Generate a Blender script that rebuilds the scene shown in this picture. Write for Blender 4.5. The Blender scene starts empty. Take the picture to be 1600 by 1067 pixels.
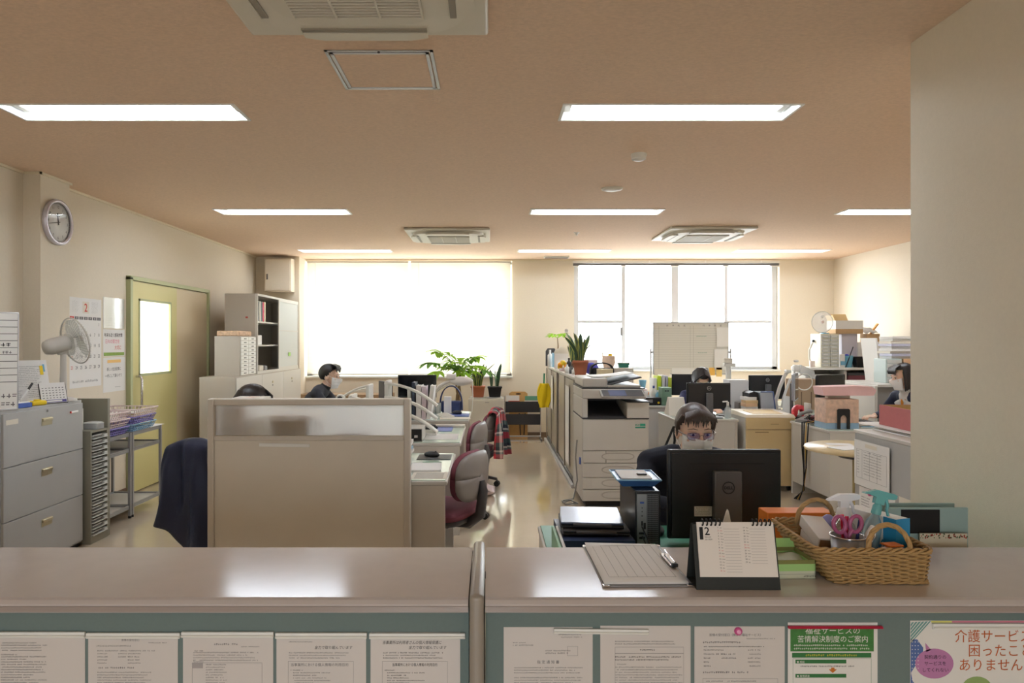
import bpy, bmesh, math, random
import numpy as np
from mathutils import Vector, Matrix, Euler
random.seed(7)
PI = math.pi
S = bpy.context.scene
C = S.collection
CZ = 1.46          # eye height of the photographer
CH = 2.717         # ceiling height
F = 1100.0         # focal length in pixels of the 1600 px frame
DB = 10.8          # distance of the window wall

# ---------------------------------------------------------------- camera, sky, exposure
cam = bpy.data.cameras.new('camera'); cam_o = bpy.data.objects.new('camera', cam); C.objects.link(cam_o)
cam_o.location = (0, 0, CZ); cam_o.rotation_euler = (PI/2, 0, 0)
cam.sensor_width = 36; cam.lens = 36*F/1600; cam.shift_x = 35/1600; cam.shift_y = 0.0
cam.clip_start = .05; cam.clip_end = 200
S.camera = cam_o
S.view_settings.view_transform = 'Standard'; S.view_settings.look = 'None'
S.view_settings.gamma = 1; S.view_settings.use_curve_mapping = False
S.view_settings.exposure = 0.58
SKY = 11.0
LAMP = 30.0
w = bpy.data.worlds.new('sky'); S.world = w; w.use_nodes = True
bg = w.node_tree.nodes['Background']; bg.inputs[1].default_value = SKY
_g = w.node_tree.nodes.new('ShaderNodeTexCoord'); _s = w.node_tree.nodes.new('ShaderNodeSeparateXYZ'); _r = w.node_tree.nodes.new('ShaderNodeValToRGB')
w.node_tree.links.new(_g.outputs['Generated'], _s.inputs[0]); w.node_tree.links.new(_s.outputs[2], _r.inputs[0]); w.node_tree.links.new(_r.outputs[0], bg.inputs[0])
_r.color_ramp.elements[0].position = 0; _r.color_ramp.elements[0].color = (.50, .52, .53, 1)      # pale ground under an overcast sky
_r.color_ramp.elements[1].position = .04; _r.color_ramp.elements[1].color = (.90, .96, 1, 1)
S.cycles.max_bounces = 8; S.cycles.diffuse_bounces = 5; S.cycles.transparent_max_bounces = 16
S.cycles.sample_clamp_indirect = 6; S.cycles.caustics_reflective = False; S.cycles.caustics_refractive = False
S.cycles.use_denoising = True
def portal(name, x0, x1, z0, z1, y):
    l = bpy.data.lights.new(name, 'AREA'); l.shape = 'RECTANGLE'; l.size = x1-x0; l.size_y = z1-z0
    l.cycles.is_portal = True
    o = bpy.data.objects.new(name, l); C.objects.link(o); o.location = ((x0+x1)/2, y, (z0+z1)/2)
    o.rotation_euler = (-PI/2, 0, 0)
def portal2(name, x0, x1, z0, z1, y):
    portal(name, x0, x1, z0, z1, y); C.objects[-1].rotation_euler = (PI/2, 0, 0)
portal2('daylight_portal', -1.2, 0.2, .05, 2.0, -3.13)  # serves the added fill opening behind the camera
portal('daylight_portal', -2.82, .344, .93, 2.688, 10.97)
portal('daylight_portal', 1.296, 4.448, 1.03, 2.688, 10.97)

# ---------------------------------------------------------------- helpers
def P(px, py, D):
    return Vector(((px-765)/F*D, D, CZ-(py-533)/F*D))

_m = {}
def lin(c):
    return tuple(((v/255)/12.92 if v/255 <= .04045 else (((v/255)+.055)/1.055)**2.4) for v in c)
def mat(name, rgb, rough=.5, metal=0, noise=0, nscale=30, bump=0, bscale=200, trans=0, alpha=1, emit=0, spec=.5, stretch=None, coat=0):
    """procedural Principled material; rgb is an sRGB 0-255 colour of the thing itself"""
    if name in _m: return _m[name]
    m = bpy.data.materials.new(name); m.use_nodes = True; nt = m.node_tree; b = nt.nodes['Principled BSDF']
    col = lin(rgb)+(1,)
    b.inputs['Base Color'].default_value = col
    b.inputs['Roughness'].default_value = rough; b.inputs['Metallic'].default_value = metal
    b.inputs['Transmission Weight'].default_value = trans; b.inputs['Alpha'].default_value = alpha
    b.inputs['Specular IOR Level'].default_value = spec; b.inputs['Coat Weight'].default_value = coat
    if emit:
        b.inputs['Emission Color'].default_value = col; b.inputs['Emission Strength'].default_value = emit
    if noise or bump:
        tc = nt.nodes.new('ShaderNodeTexCoord'); mp = nt.nodes.new('ShaderNodeMapping')
        nt.links.new(tc.outputs['Object'], mp.inputs[0])
        if stretch: mp.inputs['Scale'].default_value = stretch
    if noise:
        n = nt.nodes.new('ShaderNodeTexNoise'); n.inputs['Scale'].default_value = nscale; n.inputs['Detail'].default_value = 5
        nt.links.new(mp.outputs[0], n.inputs['Vector'])
        mx = nt.nodes.new('ShaderNodeMix'); mx.data_type = 'RGBA'
        mx.inputs[6].default_value = tuple(max(0, c*(1-noise)) for c in col[:3])+(1,)
        mx.inputs[7].default_value = tuple(min(1, c*(1+noise)) for c in col[:3])+(1,)
        nt.links.new(n.outputs[0], mx.inputs[0]); nt.links.new(mx.outputs[2], b.inputs['Base Color'])
    if bump:
        n = nt.nodes.new('ShaderNodeTexNoise'); n.inputs['Scale'].default_value = bscale; n.inputs['Detail'].default_value = 3
        nt.links.new(mp.outputs[0], n.inputs['Vector'])
        bp = nt.nodes.new('ShaderNodeBump'); bp.inputs['Strength'].default_value = bump; bp.inputs['Distance'].default_value = .002
        nt.links.new(n.outputs[0], bp.inputs['Height']); nt.links.new(bp.outputs[0], b.inputs['Normal'])
    _m[name] = m
    return m
def thin_mat(name, rgb, opac=.5, transl=.0, rough=.1, gloss=.08):
    """thin glass, plastic film or cloth: clear + translucent + gloss"""
    if name in _m: return _m[name]
    m = bpy.data.materials.new(name); m.use_nodes = True; nt = m.node_tree; nt.nodes.clear()
    out = nt.nodes.new('ShaderNodeOutputMaterial'); c = lin(rgb)+(1,)
    t = nt.nodes.new('ShaderNodeBsdfTransparent'); d = nt.nodes.new('ShaderNodeBsdfDiffuse'); d.inputs[0].default_value = c
    tl = nt.nodes.new('ShaderNodeBsdfTranslucent'); tl.inputs[0].default_value = c
    g = nt.nodes.new('ShaderNodeBsdfGlossy'); g.inputs['Roughness'].default_value = rough
    m1 = nt.nodes.new('ShaderNodeMixShader'); m1.inputs[0].default_value = transl
    nt.links.new(d.outputs[0], m1.inputs[1]); nt.links.new(tl.outputs[0], m1.inputs[2])
    m2 = nt.nodes.new('ShaderNodeMixShader'); m2.inputs[0].default_value = opac
    nt.links.new(t.outputs[0], m2.inputs[1]); nt.links.new(m1.outputs[0], m2.inputs[2])
    m3 = nt.nodes.new('ShaderNodeMixShader'); m3.inputs[0].default_value = gloss
    nt.links.new(m2.outputs[0], m3.inputs[1]); nt.links.new(g.outputs[0], m3.inputs[2])
    nt.links.new(m3.outputs[0], out.inputs[0])
    _m[name] = m
    return m

class MB:
    """collects boxes, tubes, lathes ... and links them as ONE mesh object"""
    def __init__(s, M=None):
        s.bm = bmesh.new(); s.mats = []; s.M = M or Matrix()
    def mi(s, m):
        if m not in s.mats: s.mats.append(m)
        return s.mats.index(m)
    def raw(s, verts, faces, m, smooth=False):
        k = s.mi(m); vs = [s.bm.verts.new(s.M @ Vector(v)) for v in verts]
        for f in faces:
            try: fc = s.bm.faces.new([vs[i] for i in f])
            except ValueError: continue
            fc.material_index = k; fc.smooth = smooth
        return s
    def box(s, x0, x1, y0, y1, z0, z1, m, bev=0, seg=2):
        if x0 > x1: x0, x1 = x1, x0
        if y0 > y1: y0, y1 = y1, y0
        if z0 > z1: z0, z1 = z1, z0
        k = s.mi(m)
        vs = [s.bm.verts.new(s.M @ Vector(v)) for v in ((x0,y0,z0),(x1,y0,z0),(x1,y1,z0),(x0,y1,z0),(x0,y0,z1),(x1,y0,z1),(x1,y1,z1),(x0,y1,z1))]
        fs = [s.bm.faces.new([vs[i] for i in f]) for f in ((3,2,1,0),(4,5,6,7),(0,1,5,4),(1,2,6,5),(2,3,7,6),(3,0,4,7))]
        for f in fs: f.material_index = k
        if bev:
            bev = min(bev, .49*min(x1-x0, y1-y0, z1-z0))
            es = {e for f in fs for e in f.edges}
            r = bmesh.ops.bevel(s.bm, geom=list(es), offset=bev, segments=seg, profile=.5, affect='EDGES')
            for f in r['faces']: f.material_index = k; f.smooth = seg > 1
        return s
    def tube(s, pts, r, m, seg=8, closed=False, caps=True, smooth=True, flat=1):
        pts = [Vector(p) for p in pts]; n = len(pts)
        rs = r if isinstance(r, (list, tuple)) else [r]*n
        vs = []; up = None
        for i, p in enumerate(pts):
            if closed: t = pts[(i+1) % n]-pts[i-1]
            else: t = pts[min(i+1, n-1)]-pts[max(i-1, 0)]
            if t.length < 1e-9: t = Vector((0, 0, 1))
            t.normalize()
            if up is None:
                up = Vector((0, 0, 1)) if abs(t.z) < .9 else Vector((0, 1, 0))
            a = up - t*up.dot(t)
            if a.length < 1e-6: a = t.orthogonal()
            a.normalize(); b = t.cross(a); up = a
            for k in range(seg):
                q = 2*PI*(k+.5)/seg
                vs.append(p+(a*math.cos(q)*flat+b*math.sin(q))*rs[i])
        fs = []
        for i in range(n if closed else n-1):
            j = (i+1) % n
            for k in range(seg):
                fs.append((i*seg+k, j*seg+k, j*seg+(k+1) % seg, i*seg+(k+1) % seg))
        s.raw(vs, fs, m, smooth and seg > 4)
        if caps and not closed:
            s.raw(vs[:seg], [tuple(range(seg))], m); s.raw(vs[-seg:], [tuple(range(seg-1, -1, -1))], m)
        return s
    def cyl(s, p0, p1, r, m, r1=None, seg=20, caps=True):
        return s.tube([p0, p1], [r, r if r1 is None else r1], m, seg, caps=caps)
    def lathe(s, prof, c, m, seg=24, axis='Z', caps=True):
        vs = []; fs = []
        for (r, z) in prof:
            for k in range(seg):
                q = 2*PI*k/seg; a, b = r*math.cos(q), r*math.sin(q)
                v = (a, b, z) if axis == 'Z' else ((a, z, b) if axis == 'Y' else (z, a, b))
                vs.append(Vector(c)+Vector(v))
        n = len(prof)
        for i in range(n-1):
            for k in range(seg):
                fs.append((i*seg+k, i*seg+(k+1) % seg, (i+1)*seg+(k+1) % seg, (i+1)*seg+k))
        s.raw(vs, fs, m, True)
        if caps and prof[0][0] > 1e-5: s.raw(vs[:seg], [tuple(range(seg-1, -1, -1))], m)
        if caps and prof[-1][0] > 1e-5: s.raw(vs[-seg:], [tuple(range(seg))], m)
        return s
    def ell(s, c, r, m, u=16, v=10):
        if not isinstance(r, (tuple, list)): r = (r, r, r)
        prof = [(max(1e-6, math.sin(PI*i/v)), -math.cos(PI*i/v)) for i in range(v+1)]
        vs = []; fs = []
        for (a, z) in prof:
            for k in range(u):
                q = 2*PI*k/u
                vs.append(Vector(c)+Vector((a*math.cos(q)*r[0], a*math.sin(q)*r[1], z*r[2])))
        for i in range(v):
            for k in range(u):
                fs.append((i*u+k, i*u+(k+1) % u, (i+1)*u+(k+1) % u, (i+1)*u+k))
        return s.raw(vs, fs, m, True)
    def prism(s, poly, y0, y1, m, plane='XZ', smooth=False):
        """extrudes a 2D outline; XZ: along y, XY: along z, YZ: along x"""
        def v(a, b, d): return (a, d, b) if plane == 'XZ' else ((a, b, d) if plane == 'XY' else (d, a, b))
        n = len(poly); vs = [v(a, b, y0) for a, b in poly]+[v(a, b, y1) for a, b in poly]
        fs = [tuple(range(n)), tuple(range(2*n-1, n-1, -1))]+[(i, n+i, n+(i+1) % n, (i+1) % n) for i in range(n)]
        return s.raw(vs, fs, m, smooth)
    def hexa(s, b, t, m):
        """eight corners: four of the bottom, four of the top, same order"""
        return s.raw(list(b)+list(t), [(3,2,1,0),(4,5,6,7),(0,1,5,4),(1,2,6,5),(2,3,7,6),(3,0,4,7)], m)
    def sheet(s, fn, nu, nv, m, th=.002, smooth=True):
        """curved sheet of thickness th from fn(u,v), u and v in 0..1"""
        g = [[Vector(fn(i/nu, j/nv)) for j in range(nv+1)] for i in range(nu+1)]
        N = []
        for i in range(nu+1):
            for j in range(nv+1):
                a = g[min(i+1, nu)][j]-g[max(i-1, 0)][j]; b = g[i][min(j+1, nv)]-g[i][max(j-1, 0)]
                c = a.cross(b); N.append(c.normalized() if c.length > 1e-12 else Vector((0, 0, 1)))
        fl = [p for r in g for p in r]; k = nv+1; n = len(fl)
        vs = [p+q*th/2 for p, q in zip(fl, N)]+[p-q*th/2 for p, q in zip(fl, N)]
        fs = []
        for i in range(nu):
            for j in range(nv):
                a = i*k+j; fs += [(a, a+k, a+k+1, a+1), (n+a, n+a+1, n+a+k+1, n+a+k)]
        rim = [(i*k, (i+1)*k) for i in range(nu)]+[(nu*k+j, nu*k+j+1) for j in range(nv)]+[((i+1)*k+nv, i*k+nv) for i in range(nu)]+[(j+1, j) for j in range(nv)]
        fs += [(a, n+a, n+b, b) for a, b in rim]
        return s.raw(vs, fs, m, smooth)
    def text(s, t, size, m, at=(0, 0, 0), ex=0, align='LEFT', bold=0, shear=0, wide=1):
        """lettering standing in the local XZ plane, read from -Y"""
        cu = bpy.data.curves.new('t', 'FONT'); cu.body = t; cu.size = size; cu.align_x = align; cu.extrude = ex
        cu.resolution_u = 2; cu.offset = bold; cu.shear = shear
        o = bpy.data.objects.new('t', cu); C.objects.link(o)
        dg = bpy.context.evaluated_depsgraph_get(); me = bpy.data.meshes.new_from_object(o.evaluated_get(dg))
        R = Matrix.Translation(at) @ Matrix.Rotation(PI/2, 4, 'X') @ Matrix.Diagonal((wide, 1, 1, 1))
        s.raw([R @ v.co for v in me.vertices], [tuple(p.vertices) for p in me.polygons], m)
        bpy.data.objects.remove(o); bpy.data.curves.remove(cu); bpy.data.meshes.remove(me)
        return s
    def build(s, name, parent=None, label=None, cat=None, group=None, kind=None, loc=None, rz=0, weld=False):
        me = bpy.data.meshes.new(name)
        if weld: bmesh.ops.remove_doubles(s.bm, verts=s.bm.verts, dist=1e-5)
        bmesh.ops.recalc_face_normals(s.bm, faces=s.bm.faces)
        s.bm.to_mesh(me); s.bm.free()
        for m in s.mats: me.materials.append(m)
        o = bpy.data.objects.new(name, me); C.objects.link(o)
        if parent: o.parent = parent
        if loc is not None: o.location = loc
        if rz: o.rotation_euler.z = rz
        tag(o, label, cat, group, kind)
        return o
def tag(o, label=None, cat=None, group=None, kind=None):
    if label: o['label'] = label
    if cat: o['category'] = cat
    if group: o['group'] = group
    if kind: o['kind'] = kind
    return o
def thing(name, label, cat, loc=(0, 0, 0), rz=0, group=None):
    o = bpy.data.objects.new(name, None); C.objects.link(o); o.location = loc; o.rotation_euler.z = rz
    o.empty_display_size = .1
    return tag(o, label, cat, group)
def dup(root, loc, rz=0, label=None, group=None, skip=()):
    """a copy of a thing with copies of its parts and sub-parts"""
    r = root.copy(); C.objects.link(r); r.location = loc; r.rotation_euler = (0, 0, rz)
    if label: r['label'] = label
    if group: r['group'] = group
    for ch in list(root.children):
        if ch.name.split('.')[0] in skip: continue
        c = ch.copy(); C.objects.link(c); c.parent = r
        for g in ch.children:
            d = g.copy(); C.objects.link(d); d.parent = c
    return r
def T(x, y, z, rz=0, rx=0, ry=0):
    return Matrix.Translation((x, y, z)) @ Euler((rx, ry, rz)).to_matrix().to_4x4()
def holes(mb, axis, d0, d1, u0, u1, v0, v1, hs, m):
    """slab with rectangular openings; axis X: u=y v=z, Y: u=x v=z, Z: u=x v=y"""
    us = sorted({u0, u1}|{h[0] for h in hs}|{h[1] for h in hs}); vs = sorted({v0, v1}|{h[2] for h in hs}|{h[3] for h in hs})
    for a, b in zip(us, us[1:]):
        run = None
        for c, d in list(zip(vs, vs[1:]))+[(None, None)]:
            solid = c is not None and not any(h[0] < (a+b)/2 < h[1] and h[2] < (c+d)/2 < h[3] for h in hs)
            if solid: run = (run[0], d) if run else (c, d)
            elif run:
                c0, dd = run; run = None
                if axis == 'X': mb.box(d0, d1, a, b, c0, dd, m)
                elif axis == 'Y': mb.box(a, b, d0, d1, c0, dd, m)
                else: mb.box(a, b, c0, dd, d0, d1, m)
# ---------------------------------------------------------------- materials
WALL = mat('cream_wallpaper', (227, 217, 198), .85, noise=.04, nscale=60, bump=.35, bscale=260)
CEIL = mat('peach_ceiling_paper', (224, 196, 170), .9, noise=.16, nscale=80, bump=.8, bscale=160, stretch=(.6, 1, 1))
FLOOR = mat('waxed_beige_floor', (210, 194, 172), .08, noise=.05, nscale=6, bump=.10, bscale=7, spec=.8, coat=.6)
FLOOR.node_tree.nodes['Principled BSDF'].inputs['Coat Roughness'].default_value = .10
WHITE = mat('white_enamel', (238, 238, 234), .4)
OFFW = mat('off_white_plastic', (226, 224, 216), .45)
ALU = mat('brushed_aluminium', (190, 192, 194), .35, .85)
ALUP = mat('pale_aluminium_sash', (205, 207, 210), .4, .2)
CHROME = mat('chrome', (215, 215, 218), .15, 1)
STEEL = mat('taupe_grey_steel', (204, 197, 186), .45, noise=.03, nscale=8)
TAUPE = mat('taupe_cabinet_steel', (180, 171, 160), .45, noise=.03, nscale=8)
STEELD = mat('cool_grey_steel', (174, 174, 172), .42, noise=.03, nscale=8)
PALE = mat('pale_grey_steel', (206, 203, 196), .45)
BLACK = mat('black_plastic', (24, 24, 26), .45)
BLACKM = mat('matt_black', (14, 14, 15), .7)
DGREY = mat('dark_grey_plastic', (70, 70, 72), .5)
MGREY = mat('mid_grey_plastic', (128, 126, 124), .5)
PAPER = mat('white_paper', (236, 235, 232), .8)
PAPERG = mat('cream_paper', (228, 222, 208), .8)
INK = mat('black_ink', (38, 38, 40), .8)
INKG = mat('grey_ink', (112, 110, 112), .8)
RED = mat('red_ink', (205, 60, 50), .7)
BROWNC = mat('corrugated_cardboard', (186, 152, 112), .85, noise=.06, nscale=40)
GLASS = thin_mat('clear_glass', (230, 240, 240), .03, 0, .02, .06)
DTOP = mat('glass_covered_desktop', (206, 222, 212), .09, noise=.05, nscale=3)
GREENE = mat('green_glass_edge', (110, 160, 140), .1)
TERRA = mat('terracotta', (160, 92, 62), .8, noise=.15, nscale=25)
SOIL = mat('potting_soil', (60, 42, 30), .95, noise=.3, nscale=90)
WOOD = mat('light_beige_laminate', (212, 192, 150), .35, noise=.06, nscale=12, stretch=(1, 6, 1))
YEL = mat('yellow_plastic', (236, 205, 40), .5)
BLUE = mat('blue_plastic', (60, 90, 170), .4)
LBLUE = mat('light_blue_plastic', (120, 180, 210), .4)
NAVY = mat('navy_cloth', (22, 26, 44), .85, bump=.5, bscale=300)

# ---------------------------------------------------------------- the shell of the office
LW = -3.46; RW = 5.28; NX = 1.776; NY = 2.97
m = MB(); m.box(LW-.3, RW+.3, -3.2, DB+.3, -.12, 0, FLOOR)
m.build('floor', kind='structure')
# fixture openings in the ceiling: x0, x1, y0, y1
FX = [(-2.62, -1.365), (.40, 1.655), (3.41, 4.665)]
FY = [(3.73, 3.985), (6.68, 6.935), (9.62, 9.875)]
lamps = [(x, y) for y in FY for x in FX]
m = MB()
holes(m, 'Z', CH, CH+.02, LW-.3, RW+.3, -3.2, DB+.3, [(x[0], x[1], y[0], y[1]) for x, y in lamps], CEIL)
m.box(LW-.3, RW+.3, -3.2, DB+.3, CH+.2, CH+.25, CEIL)  # unseen upper slab, added to keep sky light from leaking in
m.build('ceiling', kind='structure')
W1 = (-2.82, .344, .93, 2.688); W2 = (1.296, 4.448, 1.03, 2.688)
m = MB(); holes(m, 'Y', DB, DB+.22, LW-.2, RW+.2, 0, CH+.1, [W1, W2], WALL)
m.build('wall_back', kind='structure')
DOOR = (6.74, 8.59, 0, 2.05)
m = MB(); holes(m, 'X', LW-.15, LW, -3.0, DB, 0, CH+.1, [(6.80, 7.70, .01, 2.0)], WALL)
m.build('wall_left', kind='structure')
m = MB(); m.box(RW, RW+.15, NY, DB, 0, CH+.1, WALL); m.build('wall_right', kind='structure')
m = MB(); m.box(NX, NX+.12, -3.0, NY, 0, CH+.1, WALL); m.box(NX+.12, RW+.15, NY-.12, NY, 0, CH+.1, WALL)
m.build('wall_near_right', kind='structure')
FILL_OPENING = (-1.2, .2, .05, 2.0)  # unseen opening to the sky, added as front fill light
m = MB(); holes(m, 'Y', -3.12, -3.0, LW-.15, NX+.12, 0, CH+.1, [FILL_OPENING], WALL); m.build('wall_front', kind='structure')
e_ = thing('door_2', None, None); tag(e_, kind='structure')  # glazed leaves put into the added fill opening behind the camera
for k in range(2):
    m = MB(); x0 = -1.2+k*.7
    for a in ((x0, x0+.05, .05, 2.0), (x0+.65, x0+.7, .05, 2.0), (x0, x0+.7, .05, .12), (x0, x0+.7, 1.94, 2.0)): m.box(a[0], a[1], -3.08, -3.03, a[2], a[3], ALU)
    f_ = m.build('door_leaf', e_); m = MB(); m.box(x0+.05, x0+.65, -3.06, -3.055, .12, 1.94, GLASS); m.build('door_pane', f_)
m = MB(); m.box(LW, -3.33, 5.22, 5.58, 0, CH, WALL); m.build('wall_column_left', kind='structure')
m = MB(); m.box(LW, -2.818, 10.42, DB, 0, CH, WALL); m.build('wall_pilaster_corner', kind='structure')
SKIRT = mat('brown_vinyl_skirting', (120, 98, 78), .5)
m = MB(); m.box(-2.818, RW, DB-.012, DB, 0, .07, SKIRT); m.build('baseboard_back', kind='structure')
m = MB(); m.box(LW, LW+.012, 5.58, 6.74, 0, .07, SKIRT); m.box(LW, LW+.012, 8.6, 10.42, 0, .07, SKIRT); m.build('baseboard_left', kind='structure')
m = MB(); m.box(RW-.012, RW, NY, DB, 0, .07, SKIRT); m.build('baseboard_right', kind='structure')
COVE = mat('cream_cornice', (232, 220, 194), .6)
m = MB(); m.box(LW, LW+.02, -3, 5.22, CH-.018, CH, COVE); m.box(LW, LW+.02, 5.58, 10.42, CH-.018, CH, COVE)
m.box(LW, -3.315, 5.205, 5.22, CH-.018, CH, COVE); m.box(-3.33, -3.315, 5.205, 5.595, CH-.018, CH, COVE); m.build('trim_1', kind='structure')
m = MB(); m.box(-2.818, RW, DB-.02, DB, CH-.018, CH, COVE); m.build('trim_2', kind='structure')

# ---------------------------------------------------------------- windows
def window(idx, W, divs, tz, fm, sash):
    x0, x1, z0, z1 = W
    root = thing('window_%d' % idx, None, None); tag(root, kind='structure')
    m = MB(); t = .045; y0, y1 = DB+.10, DB+.17
    m.box(x0, x1, y0, y1, z1-t, z1, fm, .004); m.box(x0, x1, y0, y1, z0, z0+t, fm, .004)
    m.box(x0, x0+t+.035, y0, y1, z0, z1, fm, .004); m.box(x1-t-.035, x1, y0, y1, z0, z1, fm, .004)
    m.build('window_frame', root)
    edges = [x0+t]+divs+[x1-t]
    m = MB()
    for i, d in enumerate(divs):
        wd = .055 if i == 1 else .028
        m.box(d-wd, d+wd, y0+.01, y1, z0+t, z1-t, sash, .003)
    for a, b in ((edges[0], edges[1]), (edges[3], edges[4])):
        m.box(a, b, y0+.015, y1-.01, tz-.02, tz+.02, sash, .002)
    m.box(edges[1]-.05, edges[1]-.02, y0-.01, y0+.01, 1.55, 1.68, MGREY, .004)
    m.build('window_sash', root)
    for a, b in zip(edges, edges[1:]):
        m = MB(); m.box(a, b, y0+.045, y0+.05, z0+t, z1-t, GLASS); m.build('window_pane', root)
    m = MB(); m.box(x0-.01, x1+.01, DB-.03, y0, z0-.03, z0, WHITE, .005); m.build('window_sill', root)
W1d = [P(559, 0, 10.9).x, P(640, 0, 10.9).x, P(720, 0, 10.9).x]
W2d = [P(974.5, 0, 10.9).x, P(1055, 0, 10.9).x, P(1135, 0, 10.9).x]
window(1, W1, W1d, P(0, 503, 10.9).z, WHITE, WHITE)
window(2, W2, W2d, P(0, 502, 10.9).z, ALUP, ALUP)
SLAT = thin_mat('cream_blind_slat', (240, 236, 222), 1.0, .085, .4, .02)
def blind(x0, x1, z0, z1, label, closed=True):
    b = thing('window_blind', label, 'blind', ((x0+x1)/2, DB-.045, z1), 0, None)
    hw = (x1-x0)/2
    m = MB(); m.box(-hw, hw, -.02, .02, -.035, 0, OFFW, .004); m.build('headrail', b)
    if closed:
        m = MB(); n = int((z1-z0-.06)/.0215)
        for i in range(n):
            z = -.045-i*.0215; a = math.radians(63)
            dy, dz = .0125*math.cos(a), .0125*math.sin(a)
            m.raw([(-hw+.005, -dy, z+dz), (hw-.005, -dy, z+dz), (hw-.005, 0.002, z), (-hw+.005, 0.002, z), (hw-.005, dy, z-dz), (-hw+.005, dy, z-dz)], [(0, 1, 2, 3), (3, 2, 4, 5)], SLAT)
        m.build('slats', b)
        m = MB(); m.box(-hw, hw, -.012, .012, -(z1-z0), -(z1-z0)+.016, OFFW, .004); m.build('bottom_rail', b)
        m = MB()
        for k in (-.38, 0, .38): m.cyl((k*2*hw, -.014, -.03), (k*2*hw, -.014, -(z1-z0)+.01), .0012, OFFW, seg=5)
        m.cyl((-hw+.13, -.03, -.03), (-hw+.13, -.03, -.5), .004, OFFW, seg=6)
        m.build('cords', b)
    else:
        m = MB()
        for i in range(12): m.box(-hw+.005, hw-.005, -.0125, .0125, -.04-i*.003, -.0385-i*.003, MGREY)
        m.build('slats', b)
        m = MB(); m.box(-hw, hw, -.012, .012, -.092, -.078, OFFW, .004); m.build('bottom_rail', b)
        for k in (-.4, -.13, .14, .41):
            m = MB(); m.box(k*2*hw-.012, k*2*hw+.012, -.026, -.018, -.03, 0, WHITE); m.build('bracket', b)
blind(P(480, 0, 10.75).x, P(638.5, 0, 10.75).x, .955, CH-.025, 'lowered cream venetian blind on the left half of the left window')
blind(P(641.5, 0, 10.75).x, P(798, 0, 10.75).x, .955, CH-.025, 'lowered cream venetian blind on the right half of the left window')
blind(P(895, 0, 10.75).x, P(1218, 0, 10.75).x, .955, CH-.025, 'raised slat blind bunched at the top of the right window', False)

# ---------------------------------------------------------------- sliding door in the left wall
YG = mat('yellow_green_door', (216, 208, 146), .38)
YGF = mat('pale_green_door_frame', (184, 190, 146), .45)
CRD = mat('cream_door_leaf', (224, 208, 176), .5)
FROST = thin_mat('frosted_glass', (225, 230, 232), .75, .85, .3, .06)
d = thing('door_1', None, None); tag(d, kind='structure')
m = MB(); x = LW
for y0, y1, z0, z1 in ((6.70, 6.745, 0, 2.08), (8.56, 8.60, 0, 2.08), (6.70, 8.60, 2.05, 2.09)):
    m.box(x-.02, x+.045, y0, y1, z0, z1, YGF, .003)
m.build('door_frame', d)
m = MB(); holes(m, 'X', x-.005, x+.03, 6.75, 7.72, .01, 2.04, [(6.90, 7.56, 1.14, 1.86)], YG); leaf = m.build('door_leaf', d)
m = MB(); m.box(x+.008, x+.014, 6.90, 7.56, 1.14, 1.86, FROST); m.build('window_pane', leaf)
m = MB()
for a in ((6.88, 6.905, 1.12, 1.88), (7.555, 7.58, 1.12, 1.88), (6.88, 7.58, 1.86, 1.88), (6.88, 7.58, 1.12, 1.145)):
    m.box(x+.028, x+.036, *a[:2], *a[2:], YGF)
m.build('glazing_bead', leaf)
m = MB(); m.tube([(x+.03, 6.83, 1.12), (x+.07, 6.83, 1.12), (x+.085, 6.83, 1.10), (x+.085, 6.83, .84), (x+.07, 6.83, .82), (x+.03, 6.83, .82)], .012, CHROME, 10); m.build('door_handle', leaf)
m = MB(); m.box(x-.005, x+.02, 7.72, 8.56, .01, 2.04, CRD); m.build('door_leaf', d)
# the bright corridor beyond the door
m = MB(); m.box(x-2.2, x-2.1, 5.5, 9.5, 0, CH, WALL); m.build('wall_corridor', kind='structure')
m = MB(); m.box(x-2.2, x-.3, 5.5, 9.5, -.12, 0, FLOOR); m.build('floor_corridor', kind='structure')

# ---------------------------------------------------------------- recessed ceiling lamps
LENS = mat('glowing_tube', (236, 244, 255), .5, emit=LAMP)
REFL = mat('white_reflector', (236, 236, 232), .35)
def fixture():
    r = thing('ceiling_light', 'x', 'ceiling light')
    hx, hy = .6275, .1275
    m = MB(); t = .012
    for a in ((-hx-t, hx+t, -hy-t, -hy+.004), (-hx-t, hx+t, hy-.004, hy+t), (-hx-t, -hx+.004, -hy, hy), (hx-.004, hx+t, -hy, hy)):
        m.box(a[0], a[1], a[2], a[3], -.006, 0, WHITE)
    m.build('frame', r)
    m = MB(); d = .10; e = .001
    for a in ((-hx+e, hx-e, -hy+e, -hy+.004, 0, d), (-hx+e, hx-e, hy-.004, hy-e, 0, d), (-hx+e, -hx+.004, -hy, hy, 0, d), (hx-.004, hx-e, -hy, hy, 0, d), (-hx, hx, -hy, hy, d-.004, d)):
        m.box(*a, REFL)
    m.build('reflector', r)
    for k in (-.062, .062):
        m = MB(); m.cyl((-.57, k, .045), (.57, k, .045), .016, LENS, seg=10); m.build('tube', r)
    for sx in (-1, 1):
        m = MB(); m.box(sx*.575, sx*.615, -.1, .1, .03, .096, OFFW, .004); m.build('lamp_holder', r)
    return r
fx = fixture(); LL = {}
rows = ['nearest the counter', 'of the middle row', 'of the far row by the windows']
cols = ['left', 'middle', 'right']
for j, y in enumerate(FY):
    for i, x in enumerate(FX):
        lab = 'recessed white fluorescent ceiling light, the %s one %s' % (cols[i], rows[j])
        loc = ((x[0]+x[1])/2, (y[0]+y[1])/2, CH)
        if i == 0 and j == 0: fx.location = loc; fx['label'] = lab; fx['group'] = 'recessed ceiling lights'
        else: dup(fx, loc, 0, lab, 'recessed ceiling lights')

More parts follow.
